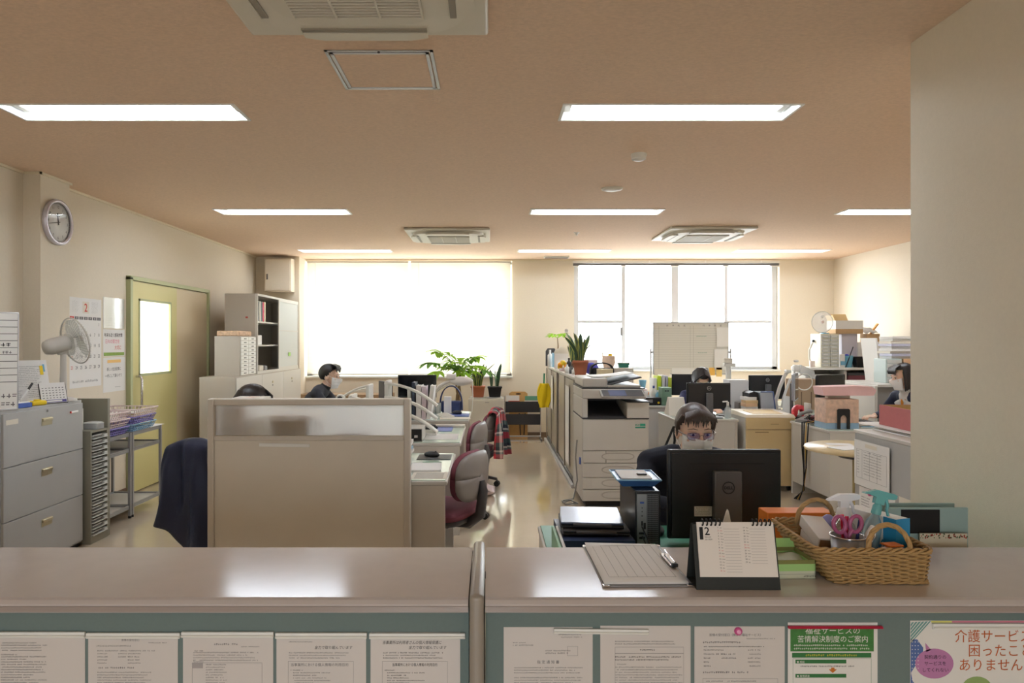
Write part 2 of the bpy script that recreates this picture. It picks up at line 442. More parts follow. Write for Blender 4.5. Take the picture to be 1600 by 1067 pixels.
# ---------------------------------------------------------------- ceiling cassettes, hatch, detectors
ACP = mat('cassette_plastic', (214, 208, 192), .5)
def cassette():
    r = thing('air_conditioner', 'x', 'air conditioner')
    m = MB(); m.box(-.475, .475, -.475, .475, -.028, 0, ACP, .012, 3); m.build('panel', r)
    m = MB()
    def ring(w, z): 
        c = .16; pts = []
        for sx, sy, a0 in ((1, 1, 0), (-1, 1, 90), (-1, -1, 180), (1, -1, 270)):
            for k in range(6):
                a = math.radians(a0+k*18); pts.append((sx*(w-c)+c*math.cos(a), sy*(w-c)+c*math.sin(a), z))
        return pts
    A, B, D = ring(.40, -.028), ring(.385, -.055), ring(.30, -.062)
    n = len(A); vs = A+B+D
    m.raw(vs, [(i, (i+1) % n, n+(i+1) % n, n+i) for i in range(n)]+[(n+i, n+(i+1) % n, 2*n+(i+1) % n, 2*n+i) for i in range(n)]+[tuple(range(2*n, 3*n))], ACP, False)
    m.build('bezel', r)
    m = MB(); g = mat('return_grille', (150, 143, 128), .6)
    m.box(-.235, .235, -.235, .235, -.066, -.058, g)
    for k in range(22): m.box(-.235, .235, -.23+k*.0215, -.222+k*.0215, -.072, -.064, ACP)
    for k in (-.235, -.08, .08, .235): m.box(k-.004, k+.004, -.235, .235, -.073, -.064, ACP)
    m.build('grille', r)
    for k in range(4):
        m = MB(T(0, 0, 0, k*PI/2))
        m.prism([(-.24, -.40), (-.17, -.425), (.17, -.425), (.24, -.40), (.24, -.36), (-.24, -.36)], -.068, -.05, ACP, 'XY')
        m.box(-.24, .24, -.358, -.335, -.0645, -.055, mat('return_grille', (150, 143, 128), .6))
        m.build('flap', r)
    return r
ac = cassette(); ac.location = (-.48, 2.355, CH-.002); ac['label'] = 'large off-white ceiling air conditioner above the front counter, cut by the top of the photo'; ac['group'] = 'ceiling air conditioners'
dup(ac, (-.47, 8.22, CH-.002), 0, 'square white ceiling air conditioner in front of the left window', 'ceiling air conditioners')
dup(ac, (2.45, 8.13, CH-.002), 0, 'square white ceiling air conditioner in front of the right window', 'ceiling air conditioners')
h = thing('ceiling_hatch', 'aluminium-framed access hatch in the peach ceiling', 'ceiling hatch', (-.48, 3.27, CH))
m = MB()
for o, zz, mm in ((.235, -.004, ALU), (.215, -.006, ALUP)):
    for a in ((-o, o, -o, -o+.014), (-o, o, o-.014, o), (-o, -o+.014, -o, o), (o-.014, o, -o, o)): m.box(a[0], a[1], a[2], a[3], zz, -.0005, mm)
m.build('frame', h)
m = MB(); m.box(-.2, .2, -.2, .2, -.003, -.0006, CEIL); m.build('panel', h)
m = MB(); m.cyl((0, -.224, -.009), (0, -.224, -.004), .006, DGREY, seg=8); m.build('latch', h)
m = MB(); m.lathe([(.052, 0), (.052, -.012), (.045, -.035), (.03, -.045), (0.001, -.048)], (0, 0, 0), OFFW)
m.lathe([(.046, -.030), (.049, -.034), (.046, -.038)], (0, 0, 0), WHITE, caps=False)
m.build('smoke_detector', None, 'round white smoke detector standing proud of the ceiling, nearest the camera', 'smoke detector', loc=(1.0, 4.72, CH))
m = MB(); m.lathe([(.088, 0), (.086, -.010), (.06, -.018), (0.001, -.02)], (0, 0, 0), ACP)
m.build('ceiling_speaker', None, 'flat round disc on the ceiling behind the smoke detector', 'ceiling speaker', loc=(1.005, 5.78, CH))
m = MB(); m.lathe([(.035, 0), (.03, -.006), (.014, -.01), (.012, -.03), (.001, -.032)], (0, 0, 0), WHITE)
m.build('ceiling_sensor', None, 'tiny white sensor on the ceiling between the far air conditioners', 'sensor', loc=(1.005, 8.13, CH))
m = MB(); m.box(-.185, .185, -.07, .07, -.02, 0, OFFW, .004)
for k in range(5): m.box(-.17, .17, -.055+k*.024, -.047+k*.024, -.024, -.018, MGREY)
m.build('air_vent', None, 'small white slotted vent on the ceiling above the wall between the windows', 'vent', loc=(.99, 10.42, CH))
# ---------------------------------------------------------------- reception counter
CT = mat('grey_laminate_counter_top', (198, 192, 190), .14, noise=.05, nscale=14, bump=.1, bscale=18)
CE = mat('taupe_counter_edge', (158, 146, 140), .3)
CF = mat('teal_grey_felt_panel', (112, 128, 126), .8, noise=.05, nscale=120)
CP = mat('taupe_post', (150, 142, 132), .35)
CIN = mat('counter_inner_steel', (170, 166, 158), .5)
TZ = .856
def counter(x0, x1, label):
    r = thing('reception_counter', label, 'counter', ((x0+x1)/2, 1.86, 0)); hw = (x1-x0)/2
    m = MB()
    prof = [(.205, TZ), (-.196, TZ), (-.206, TZ-.003), (-.214, TZ-.010), (-.218, TZ-.020), (-.216, TZ-.028), (-.206, TZ-.034), (.205, TZ-.034)]
    m.prism(prof, -hw, hw, CT, 'YZ'); m.build('counter_top', r)
    m = MB(); m.box(-hw, hw, -.2195, -.2175, TZ-.026, TZ-.014, CE); m.build('edge_band', r)
    m = MB(); m.box(-hw, hw, -.168, -.145, .08, TZ-.0345, CF); m.build('front_panel', r, 'teal grey felt front panel')
    m = MB(); m.box(-hw, hw, -.145, .195, .0, TZ-.0345, CIN); m.build('body', r)
    m = MB(); m.box(-hw, hw, -.155, -.146, 0, .079, DGREY); m.build('kick_plate', r)
    return r
counter(LW+.004, -.050, 'left reception counter with grey laminate top and five hanging notices')
counter(-.010, NX-.004, 'right reception counter carrying the calendar and wicker basket')
m = MB(); m.box(-.047, -.013, 1.632, 2.085, 0, .872, CP, .013, 4); m.build('counter_divider', None, 'narrow rounded post between the left and right counters', 'divider', loc=(0, 0, 0))

# ---------------------------------------------------------------- papers on the counter front
FY0 = 1.691
def line(m, x, z, wd, h, ink, y=-.0008, gap=.35, solid=False):
    """a row of print too small to read"""
    if solid: m.box(x, x+wd, y, y+.0004, z-h, z, ink); return
    c = x
    while c < x+wd-h*.5:
        cw = h*random.uniform(.7, 1.0)
        if random.random() < .93:
            q = random.random()
            if q < .5: m.raw([(c, y, z-h*.25), (c+cw, y, z-h*.25), (c+cw, y, z-h*.05), (c, y, z-h*.05)], [(0, 1, 2, 3)], ink)
            m.raw([(c, y, z-h*.72), (c+cw*.9, y, z-h*.72), (c+cw*.9, y, z-h*.5), (c, y, z-h*.5)], [(0, 1, 2, 3)], ink)
            if q > .3: m.raw([(c+cw*.4, y, z-h), (c+cw*.62, y, z-h), (c+cw*.62, y, z), (c+cw*.4, y, z)], [(0, 1, 2, 3)], ink)
        c += cw+h*gap*.5
def para(m, x, z, wd, n, h=.0028, lead=.0062, ink=None, ragged=.2):
    for i in range(n):
        line(m, x, z-i*lead, wd*(random.uniform(1-ragged, 1) if i % 3 else 1), h, ink or INKG)
def frame_line(m, x0, x1, z0, z1, t=.0004, ink=None, y=-.0008):
    ink = ink or INKG
    for a in ((x0, x1, z0, z0+t), (x0, x1, z1-t, z1), (x0, x0+t, z0, z1), (x1-t, x1, z0, z1)): m.box(a[0], a[1], y, y+.0003, a[2], a[3], ink)
FILM = mat('laminated_paper', (214, 208, 204), .35)
def hung(px0, px1, py, D=FY0, h=.297, pap=None):
    a = P(px0, py, D); b = P(px1, py, D)
    m = MB(); wd = b.x-a.x; m.box(0, wd, -.0004, .0004, -h, 0, pap or FILM)
    return m, wd, (a.x, D, a.z)
def rail(px0, px1, py0, py1, label, tilt=0, D=FY0):
    a = P(px0, py0, D); b = P(px1, py1, D)
    r = thing('magnet_bar', label, 'magnet bar', ((a.x+b.x)/2, D-.006, (a.z+b.z)/2)); r.rotation_euler.y = tilt
    hw, hh = (b.x-a.x)/2, (a.z-b.z)/2
    m = MB(); m.box(-hw, hw, -.003, .0045, -hh, hh, WHITE, .0015); m.build('bar', r)
    m = MB(); m.box(-hw*.995, hw*.995, -.006, -.003, -hh*.6, hh*.1, OFFW, .001); m.build('ridge', r)
    return r
TXT1, TXT2 = '当事業所は利用者さんの個人情報保護に', '全力で取り組んでいます'
m, wd, l = hung(-8, 133, 986)
para(m, .018, -.026, .082, 1); para(m, .015, -.0315, .11, 3); para(m, .015, -.054, .04, 1); para(m, .015, -.059, .11, 12, ragged=.5)
m.build('notice_sheet', None, 'leftmost printed notice on the counter front, dense small paragraphs', 'notice', 'hanging notices', loc=l)
m, wd, l = hung(138, 278, 989)
m.text('苦情の受付窓口', .0062, INKG, (wd*.37, -.0008, -.018)); line(m, .145, -.021, .045, .0028, INKG)
line(m, .02, -.028, .085, .0036, INKG); line(m, .022, -.040, .14, .003, INKG)
for i in range(4):
    z = -.047-i*.0075; line(m, .022, z, .024, .003, INKG); line(m, .095, z, .03, .003, INKG)
    if i < 2: line(m, .072, z, .02, .003, INKG)
line(m, .02, -.080, .09, .0042, INKG); para(m, .022, -.092, .13, 8)
m.build('notice_sheet', None, 'second notice from the left on the counter front, headed list with wide columns', 'notice', 'hanging notices', loc=l)
m, wd, l = hung(286, 427, 986)
line(m, .075, -.028, .055, .0048, INKG); line(m, .14, -.035, .045, .0028, INKG)
line(m, .028, -.045, .022, .0028, INKG); para(m, .025, -.049, .155, 4); line(m, .025, -.071, .026, .0028, INKG)
m.box(.022, .048, -.0008, -.0005, -.088, -.076, mat('grey_print_block', (170, 164, 164), .8)); frame_line(m, .022, .19, -.15, -.075)
para(m, .055, -.078, .05, 9)
m.build('notice_sheet', None, 'third notice from the left on the counter front, with a grey shaded table cell', 'notice', 'hanging notices', loc=l)
for k, (a, b, ink) in enumerate(((432, 572, INKG), (579, 719, INK))):
    m, wd, l = hung(a, b, 987)
    if k: m.text(TXT1, .0092, ink, (.028, -.0008, -.028), shear=.25, wide=.86)
    else: line(m, .03, -.022, .06, .0024, INKG)
    m.text(TXT2, .0092, ink if k else INK, (.091, -.0008, -.040), shear=.25, wide=.9)
    para(m, .03, -.048, .145, 3, ink=ink); frame_line(m, .028, .185, -.28, -.070)
    m.text('当事業所における個人情報の利用目的', .0082, ink, (.034 if not k else .052, -.0008, -.081), wide=1.0 if not k else .78)
    line(m, .034, -.090, .028, .0028, ink); para(m, .04, -.096, .09, 14, ink=ink, ragged=.5)
    m.build('notice_sheet', None, ('fourth notice from the left on the counter front, pale print under a slanting title', 'rightmost notice of the left counter, black slanting two-line title')[k], 'notice', 'hanging notices', loc=l)
for a, b, yy, s in ((-8, 135, 985, 'over the leftmost notice'), (137, 283, 986.5, 'over the second notice from the left'), (285, 429, 985, 'over the third notice from the left'), (431.5, 574, 986.5, 'over the fourth notice from the left'), (577.5, 727, 987, 'over the rightmost notice of the left counter')):
    rail(a, b, yy, yy+9, 'white magnetic bar '+s)
m, wd, l = hung(787, 926, 979)
line(m, .132, -.016, .055, .0036, INKG); line(m, .132, -.023, .055, .0028, INKG)
line(m, .022, -.036, .03, .0028, INKG); line(m, .022, -.042, .05, .0028, INKG)
line(m, .10, -.055, .06, .0032, INKG); line(m, .10, -.061, .055, .0036, INKG); frame_line(m, .153, .178, -.069, -.046)
m.text('指 定 通 知 書', .0088, INKG, (wd/2, -.0008, -.087), align='CENTER'); para(m, .025, -.096, .165, 3); para(m, .025, -.12, .165, 12)
m.build('notice_sheet', None, 'leftmost notice on the right counter front, with a square seal outline', 'notice', 'hanging notices', loc=l)
m, wd, l = hung(938, 1079, 977)
para(m, .035, -.036, .145, 2); frame_line(m, .035, .20, -.066, -.051); line(m, .095, -.056, .035, .004, INK)
para(m, .035, -.073, .16, 2, ink=INK, h=.0036, lead=.0068); frame_line(m, .035, .20, -.28, -.066)
line(m, .04, -.091, .022, .0028, INKG); para(m, .036, -.098, .16, 14, ragged=.12)
m.build('notice_sheet', None, 'second notice on the right counter front, a framed page of dense text', 'notice', 'hanging notices', loc=l)
m, wd, l = hung(1085, 1226, 978)
m.text('苦情の受付窓口', .0072, INKG, (.035, -.0008, -.023)); m.text('（障がい福祉サービス）', .0072, INKG, (.085, -.0008, -.023))
line(m, .125, -.028, .068, .0026, INKG); line(m, .02, -.036, .09, .0045, INKG); para(m, .022, -.047, .145, 1, ink=INK)
for i in range(5):
    z = -.055-i*.0096; line(m, .022, z, .05 if i < 2 else .018, .0034, INKG); line(m, .128, z, .03, .0034, INKG)
    if i in (1, 2): line(m, .065, z, .035, .0034, INKG)
line(m, .02, -.108, .11, .0045, INKG); frame_line(m, .02, .20, -.2, -.125); para(m, .028, -.13, .12, 8)
m.build('notice_sheet', None, 'notice under the pink round magnet on the right counter front', 'notice', 'hanging notices', loc=l)
rail(865, 1013, 980.5, 988.5, 'white magnetic bar bridging the two leftmost notices of the right counter', math.radians(.6))
c = P(1153, 985, FY0)
g = thing('round_magnet', 'pink rosette magnet pinning a notice to the right counter', 'magnet', (c.x, FY0-.0006, c.z))
PK = mat('pink_plastic', (214, 90, 150), .4)
m = MB(); m.lathe([(.0095, 0), (.0095, -.004), (.006, -.007), (.001, -.0075)], (0, 0, 0), PK, 16, 'Y'); m.build('disc', g)
m = MB(); m.lathe([(.0055, -.0068), (.0045, -.0088), (.001, -.009)], (0, 0, 0), mat('pale_pink_plastic', (240, 170, 205), .4), 12, 'Y'); m.build('centre', g)
# green complaint-service poster
GP = mat('poster_green', (66, 128, 62), .5, noise=.35, nscale=70); GB = mat('poster_green_band', (52, 120, 66), .5); WP = mat('poster_white', (232, 230, 226), .5)
m, wd, l = hung(1231, 1371, 972, pap=WP)
m.box(.006, .206, -.0008, -.0005, -.069, -.012, GP)
m.text('福祉サービスの', .019, WP, (wd/2, -.001, -.026), align='CENTER')
m.text('苦情解決制度のご案内', .0178, WP, (wd/2, -.001, -.046), align='CENTER', wide=.96)
for z in (-.052, -.060): line(m, .014, z, .18, .0046, WP, y=-.001)
m.box(.010, .200, -.0008, -.0005, -.084, -.0725, GB); line(m, .042, -.076, .125, .005, mat('poster_yellow', (226, 214, 60), .5), y=-.001)
m.box(.018, .14, -.0008, -.0005, -.098, -.089, GB); m.text('● 相談', .006, WP, (.021, -.001, -.0965))
line(m, .03, -.103, .13, .0036, INK)
m.raw([(wd/2-.01, -.0008, -.112), (wd/2+.01, -.0008, -.112), (wd/2, -.0008, -.121), (wd/2-.004, -.0008, -.108), (wd/2+.004, -.0008, -.108), (wd/2+.004, -.0008, -.112), (wd/2-.004, -.0008, -.112)], [(0, 2, 1), (3, 6, 5, 4)], mat('poster_orange', (206, 120, 40), .5))
m.box(.018, .14, -.0008, -.0005, -.132, -.123, GB); m.text('● 事情調査', .006, WP, (.021, -.001, -.1305)); frame_line(m, .012, .200, -.29, -.086, ink=GB)
m.build('poster', None, 'green and white complaint service poster on the right counter front', 'poster', loc=l)
r_ = rail(1230, 1377, 976, 980, 'thin crimson magnetic bar across the top of the green poster')
for ch in r_.children: ch.data.materials[0] = mat('crimson_plastic', (196, 36, 70), .4)
# care-service poster
OR = mat('poster_burnt_orange', (196, 96, 34), .6); LIL = mat('poster_mauve', (190, 128, 176), .6); PB = mat('poster_blue', (86, 112, 170), .6); PG = mat('poster_pale_green', (150, 176, 110), .6)
a = P(1422, 969, FY0); wd = NX-.01-a.x
m = MB(); m.box(0, wd, -.0004, .0004, -.36, 0, WP)
m.raw([(.001, -.0007, -.004), (.05, -.0007, -.001), (.001, -.0007, -.055)], [(0, 2, 1)], mat('poster_teal', (110, 160, 156), .6))
for k in range(6): m.raw([(.003+k*.008, -.0009, -.001), (.0055+k*.008, -.0009, -.001), (.001, -.0009, -.009-k*.0085), (.001, -.0009, -.0065-k*.0085)], [(0, 3, 2, 1)], WP)
m.box(.05, .10, -.0007, -.0005, -.0045, -.0005, mat('poster_pale_yellow', (226, 222, 120), .6)); m.box(.10, wd, -.0007, -.0005, -.0045, -.0005, mat('poster_rose', (214, 130, 150), .6))
m.raw([(.001+.02*(1+math.sin(t*1.1))*.8 if i % 2 else .001, -.0007, -.045-t*.02) for i, t in enumerate([k//2 for k in range(16)])], [(2*i, 2*i+2, 2*i+3, 2*i+1) for i in range(7)], PB)
for i in range(14):
    for j in range(3): m.box(.004+j*.007, .006+j*.007, -.0009, -.0007, -.052-i*.009, -.050-i*.009, WP)
cx, cz = .058, -.103
m.raw([(cx+.046*math.cos(q), -.0008, cz+.036*math.sin(q)) for q in [2*PI*k/32 for k in range(32)]]+[(cx-.02, -.0008, cz+.028), (cx-.008, -.0008, cz+.033), (cx-.022, -.0008, cz+.05)], [tuple(range(31, -1, -1)), (32, 33, 34)], LIL)
for i, t in enumerate(('契約通りの', 'サービスを', 'してくれない')): m.text(t, .0108, INK, (cx+.002, -.0011, cz+.012-i*.0155), align='CENTER')
for i, t in enumerate(('介護サービス', '困ったこと', 'ありませんか')): m.text(t, .0325, OR, ((.106, .138, .115)[i], -.0011, -.049-i*.0345), wide=.96)
m.raw([(.16+.036*math.cos(q), -.0008, -.162+.028*math.sin(q)) for q in [2*PI*k/28 for k in range(28)]], [tuple(range(27, -1, -1))], PG)
m.build('poster', None, 'large care service poster with orange lettering and mauve speech bubble', 'poster', loc=(a.x, FY0, a.z))
rr = rail(1455, 1607, 972, 981, 'thick cream magnetic bar over the care service poster')
# ---------------------------------------------------------------- things on the counter top
Z = TZ
# clipboard
cb = thing('clipboard', 'clear clipboard of printed sheets lying on the right counter', 'clipboard', (.389, 1.902, Z), math.radians(.8))
m = MB(); m.box(-.112, .112, -.172, .172, 0, .004, mat('smoky_clear_board', (150, 150, 154), .2), .0015); m.build('board', cb)
m = MB()
for k in range(4):
    m.sheet(lambda u, v, k=k: (-.108+.208*u, -.165+.328*v, .006+k*.0012+.002*math.sin(3*v+k)*v+.006*max(0, v-.8)*(1-u)*5*(k == 3)), 8, 10, PAPER, .0006)
for i in range(8): m.box(-.09+i*.024, -.0896+i*.024, -.13, .14, .0118, .0122, INKG)
for i in range(2): m.box(-.09, .08, -.13+.27*i, -.1296+.27*i, .0118, .0122, INKG)
m.build('sheets', cb)
m = MB(); m.box(.085, .108, -.05, .055, .0135, .0165, CHROME, .001); m.tube([(.098, -.05, .016), (.098, -.052, .024), (.098, .052, .024), (.098, .05, .016)], .0022, CHROME); m.box(.088, .104, -.062, -.05, .013, .022, BLACK, .002)
m.build('clip', cb, 'chrome clip with a black grip')
m = MB()
for s in (-1, 1):
    for t in (-1, 1): m2 = MB(); m2.box(s*.095, s*.1135, t*.158, t*.1735, -.0, .0052, CHROME, .001); m2.build('corner_guard', cb)
m.bm.free()
# desk calendar
dc = thing('desk_calendar', 'white February desk calendar on a black easel on the right counter', 'desk calendar', (.606, 1.757, Z), math.radians(-.5))
ET = mat('black_card', (34, 38, 36), .6); CPG = mat('calendar_page', (232, 226, 220), .7)
def leanbox(m, x0, x1, t0, t1, off0, off1, mm, lean=math.radians(15), base=-.046, top_sign=1):
    """slab on the leaning plane: t along the slope, off outward"""
    c, s = math.cos(lean), math.sin(lean)
    def q(x, t, o): return (x, (base+t*s-o*c)*top_sign, t*c+o*s)
    m.hexa([q(x0, t0, off0), q(x1, t0, off0), q(x1, t0, off1), q(x0, t0, off1)], [q(x0, t1, off0), q(x1, t1, off0), q(x1, t1, off1), q(x0, t1, off1)], mm)
m = MB(); leanbox(m, -.102, .102, 0, .155, -.0015, 0, ET); leanbox(m, -.102, .102, 0, .155, -.0015, 0, ET, top_sign=-1); m.box(-.102, .102, -.046, .046, 0, .0012, ET); m.build('easel', dc)
m = MB(); leanbox(m, -.092, .098, .030, .160, .0005, .003, CPG)
L = math.radians(15); M0 = Matrix.Translation((0, -.046, 0)) @ Matrix.Rotation(-L, 4, 'X')
pm = MB(M0)
m.M = M0; y = -.0034
m.box(-.086, -.0775, y, y+.0003, .118, .148, INK)
m.text('2', .027, INK, (-.074, y, .129), bold=.0003); m.text('FEBRUARY', .0042, INK, (-.074, y, .1225), wide=.8); m.text('2020 令和2年', .0040, INK, (-.074, y, .117), wide=.8)
wk = ['Sat', 'Sun', 'Mon', 'Tue', 'Wed', 'Thu', 'Fri']
for i in range(29):
    cx = -.040 if i < 16 else .024; zz = .145-(i if i < 16 else i-16)*.0068
    rd = (i % 7 == 1) or i in (10, 22, 23); ik = RED if rd else INK
    m.text(str(i+1), .0050, ik, (cx, y, zz), align='CENTER'); m.text(wk[i % 7], .0036, ik, (cx+.005, y, zz))
    m.box(cx+.014, cx+.052, y, y+.0002, zz-.0016, zz-.0012, INKG)
pgo = m.build('page', dc)
m = MB(M0)
for x0 in (-.078, .046):
    m = MB(M0)
    for k in range(5):
        xx = x0+k*.0105; m.tube([(xx, -.006+.0075*math.cos(q), .1595+.0075*math.sin(q)) for q in [2*PI*i/12 for i in range(12)]], .0018, BLACKM, 6, closed=True)
    m.build('spiral_binding', dc)
# green open box
gb = thing('open_box', 'light green open box of tissue wrap beside the wicker basket', 'box', (.767, 1.848, Z), math.radians(2))
GL = mat('pale_lime_card', (166, 210, 130), .6); GS = mat('box_side_cream', (206, 210, 186), .6); GPT = mat('striped_green_border', (130, 130, 70), .6)
m = MB(); hx, hy, hh = .061, .058, .048
for a in ((-hx, hx, -hy, -hy+.002), (-hx, hx, hy-.002, hy), (-hx, -hx+.002, -hy, hy), (hx-.002, hx, -hy, hy)):
    m.box(a[0], a[1], a[2], a[3], 0, .020, GS); m.box(a[0], a[1], a[2], a[3], .020, .038, GL); m.box(a[0], a[1], a[2], a[3], .038, hh, GPT)
m.box(-hx, hx, -hy, hy, 0, .002, GS); m.box(-hx, hx, -hy-.0004, -hy, .012, .0125, INKG); line(m, .03, .009, .03, .004, INK, y=-hy-.0004); m.build('body', gb)
m = MB(); m.hexa([(-hx, hy-.002, hh), (hx, hy-.002, hh), (hx, hy, hh), (-hx, hy, hh)], [(-hx, hy+.012, hh+.02), (hx, hy+.012, hh+.02), (hx, hy+.014, hh+.02), (-hx, hy+.014, hh+.02)], GL); m.build('flap', gb)
m = MB(); m.sheet(lambda u, v: ((u-.5)*.12, (v-.5)*.105, .034+.006*math.sin(9*u+4*v)*math.cos(7*v-3*u)), 16, 14, mat('wrinkled_tissue', (214, 222, 204), .7), .001); m.build('tissue_wrap', gb)

# wicker basket
WK = mat('wicker_cane', (176, 142, 92), .6, noise=.22, nscale=70, bump=.4, bscale=300)
bx, by = .980, 1.885
bk = thing('wicker_basket', 'rectangular wicker basket with two arched handles on the right counter', 'basket', (bx, by, Z), math.radians(-1.5))
HX0, HY0 = .117, .132
def rr_path(hx, hy, c, z, n=5):
    sk = -.30*max(0, z)
    pts = []
    for sx, sy, a0 in ((1, 1, 0), (-1, 1, 90), (-1, -1, 180), (1, -1, 270)):
        for k in range(n):
            a = math.radians(a0+k*90/(n-1)); pts.append(Vector((sx*(hx-c)+c*math.cos(a)+sk, sy*(hy-c)+c*math.sin(a), z)))
    return pts
def resample(pts, n):
    pts = pts+[pts[0]]; L = [0]
    for a, b in zip(pts, pts[1:]): L.append(L[-1]+(b-a).length)
    out = []; j = 0
    for i in range(n):
        t = L[-1]*i/n
        while L[j+1] < t: j += 1
        f = (t-L[j])/(L[j+1]-L[j]); p = pts[j].lerp(pts[j+1], f); d = (pts[j+1]-pts[j]).normalized()
        out.append((p, Vector((d.y, -d.x, 0))))
    return out
def bz(t): return HX0+.026*t, HY0+.018*t
m = MB(); NS = 48; HB = .088
for r_ in range(15):
    t = (r_+.5)/15; hx, hy = bz(t); q = resample(rr_path(hx, hy, .025, .004+t*(HB-.008)), NS*4)
    m.tube([p+nn*(.0032*math.sin(PI*(i/4)+(PI if r_ % 2 else 0))) for i, (p, nn) in enumerate(q)], .0031, WK, 5, closed=True)
for k in range(NS):
    pts = []
    for t in (0, .5, 1):
        hx, hy = bz(t); pts.append(resample(rr_path(hx, hy, .025, .002+t*HB), NS*4)[k*4+0][0])
    m.tube(pts, .0026, WK, 5)
m.build('woven_side', bk)
m = MB(); q = resample(rr_path(*bz(1.02), .025, HB), NS*4)
for ph in (0, 2.1, 4.2): m.tube([p+nn*(.005*math.cos(i*.55+ph))+Vector((0, 0, .005*math.sin(i*.55+ph))) for i, (p, nn) in enumerate(q)], .0034, WK, 5, closed=True)
m.build('rim', bk)
m = MB(); q = resample(rr_path(HX0+.002, HY0+.002, .025, .006), NS*3)
for ph in (0, PI): m.tube([p+nn*(.004*math.cos(i*.6+ph))+Vector((0, 0, .003*math.sin(i*.6+ph))) for i, (p, nn) in enumerate(q)], .0032, WK, 5, closed=True)
m.box(-HX0, HX0, -HY0, HY0, .001, .005, WK); m.build('base', bk)
for sy, cx, hw, hh in ((-1, .012, .052, .060), (1, -.045, .052, .062)):
    m = MB(); y0 = sy*(HY0+.014)
    for ph in (0, 2.1, 4.2):
        pts = []
        for i in range(36):
            a = PI*i/35; c = Vector((cx+hw*math.cos(a), y0-sy*.012*math.sin(a), HB-.012+(hh+.012)*math.sin(a)**.8)); o = i*.5+ph
            pts.append(c+Vector((math.cos(a)*math.cos(o), math.sin(o), math.sin(a)*math.cos(o)))*.0028)
        m.tube(pts, .0042, WK, 6)
    m.build('handle', bk)
BZ = Z+.0085
def inb(x, y): return (bx+x, by+y)
# white cartons lying aslant at the left of the basket
CARD = mat('white_carton', (232, 230, 226), .6); CARDIN = mat('carton_brown_inside', (150, 120, 90), .8)
for i, (dx, dy, dz, lab) in enumerate(((-.074, .052, .052, 'white carton lying aslant in the basket, the upper of two'), (-.074, .050, .014, 'white carton lying aslant in the basket, the lower of two'))):
    x, y = inb(dx, dy); c = thing('carton', lab, 'carton', (x, y, BZ+dz+.004), math.radians(-3)); c.rotation_euler.x = math.radians(13); c.rotation_euler.y = math.radians(4)
    m = MB(); m.box(-.030, .030, -.068, .068, 0, .032, CARD, .002); m.build('body', c)
    m = MB(); m.box(-.027, .027, -.0688, -.0684, .003, .028, CARDIN if i == 0 else mat('carton_grey_print', (170, 176, 190), .6)); m.build('end_panel', c)
x, y = inb(-.05, .115)
# pen cup
px_, py_ = inb(-.052, -.062)
pc = thing('pen_cup', 'silver wire-mesh pen cup in the wicker basket', 'pen cup', (px_, py_, BZ+.001))
MESH = mat('silver_mesh', (150, 150, 154), .35, .7, noise=.35, nscale=900)
m = MB(); m.lathe([(.036, 0), (.042, .092), (.0405, .092), (.0345, .002), (.0001, .002)], (0, 0, 0), MESH, 28); m.build('mesh_body', pc)
for zz, rr_ in ((.003, .0365), (.092, .0425)):
    m = MB(); m.tube([(rr_*math.cos(q), rr_*math.sin(q), zz) for q in [2*PI*i/28 for i in range(28)]], .0022, CHROME, 6, closed=True); m.build('rim', pc)
MAU = mat('mauve_plastic', (168, 86, 128), .35)
sc = thing('scissors', 'mauve-handled scissors standing in the wire pen cup', 'scissors', (px_-.004, py_-.006, BZ+.012))
m = MB(); m.hexa([(-.004, -.001, 0), (.004, -.001, 0), (.004, .001, 0), (-.004, .001, 0)], [(-.008, -.001, .085), (.004, -.001, .085), (.004, .001, .085), (-.008, .001, .085)], CHROME)
m.build('blade', sc)
m = MB(); m.hexa([(-.003, .0015, 0), (.004, .0015, 0), (.004, .003, 0), (-.003, .003, 0)], [(-.004, .0015, .085), (.008, .0015, .085), (.008, .003, .085), (-.004, .003, .085)], CHROME); m.build('blade', sc)
for s in (-1, 1):
    m = MB(); m.tube([(s*.022+.0155*math.cos(q), s*.002, .112+.021*math.sin(q)+s*.002*math.cos(q)) for q in [2*PI*i/18 for i in range(18)]], .0052, MAU, 8, closed=True)
    m.tube([(s*.003, 0, .075), (s*.006, 0, .088), (s*.014, s*.002, .097)], [.004, .005, .006], MAU, 8); m.build('handle', sc)
for i, (dx, dy, tx, ty, col, nm, hh) in enumerate(((.006, .014, -.004, .01, (206, 30, 70), 'crimson pen in the wire pen cup, the left of two crimson pens', .135), (.012, .016, .006, .01, (214, 40, 90), 'crimson pen in the wire pen cup, the right of two crimson pens', .13), (.020, .004, .035, .012, (30, 50, 120), 'dark blue pen leaning in the wire pen cup', .125))):
    r = thing('pen', nm, 'pen', (px_+dx-.008, py_+dy, BZ+.008)); r.rotation_euler = (-ty*5, tx*6, 0)
    pm_ = mat('pen_%d' % i, col, .3); m = MB(); m.cyl((0, 0, 0), (0, 0, hh-.03), .004, pm_, seg=10); m.build('barrel', r)
    m = MB(); m.cyl((0, 0, hh-.03), (0, 0, hh), .0048, pm_, seg=10); m.box(-.001, .001, -.007, -.004, hh-.028, hh-.004, pm_); m.build('cap', r)
th = thing('thermometer', 'white forehead thermometer propped in the wire pen cup', 'thermometer', (px_+.026, py_-.008, BZ+.03)); th.rotation_euler = (0, math.radians(22), 0)
m = MB(); m.tube([(0, 0, 0), (0, 0, .04), (0, 0, .075), (0, 0, .09)], [.007, .009, .0125, .009], WHITE, 14); m.ell((0, 0, .091), (.009, .009, .007), WHITE); m.build('body', th)
m = MB(); m.box(-.005, .005, -.0135, -.0115, .062, .076, MGREY, .001); m.build('screen', th)
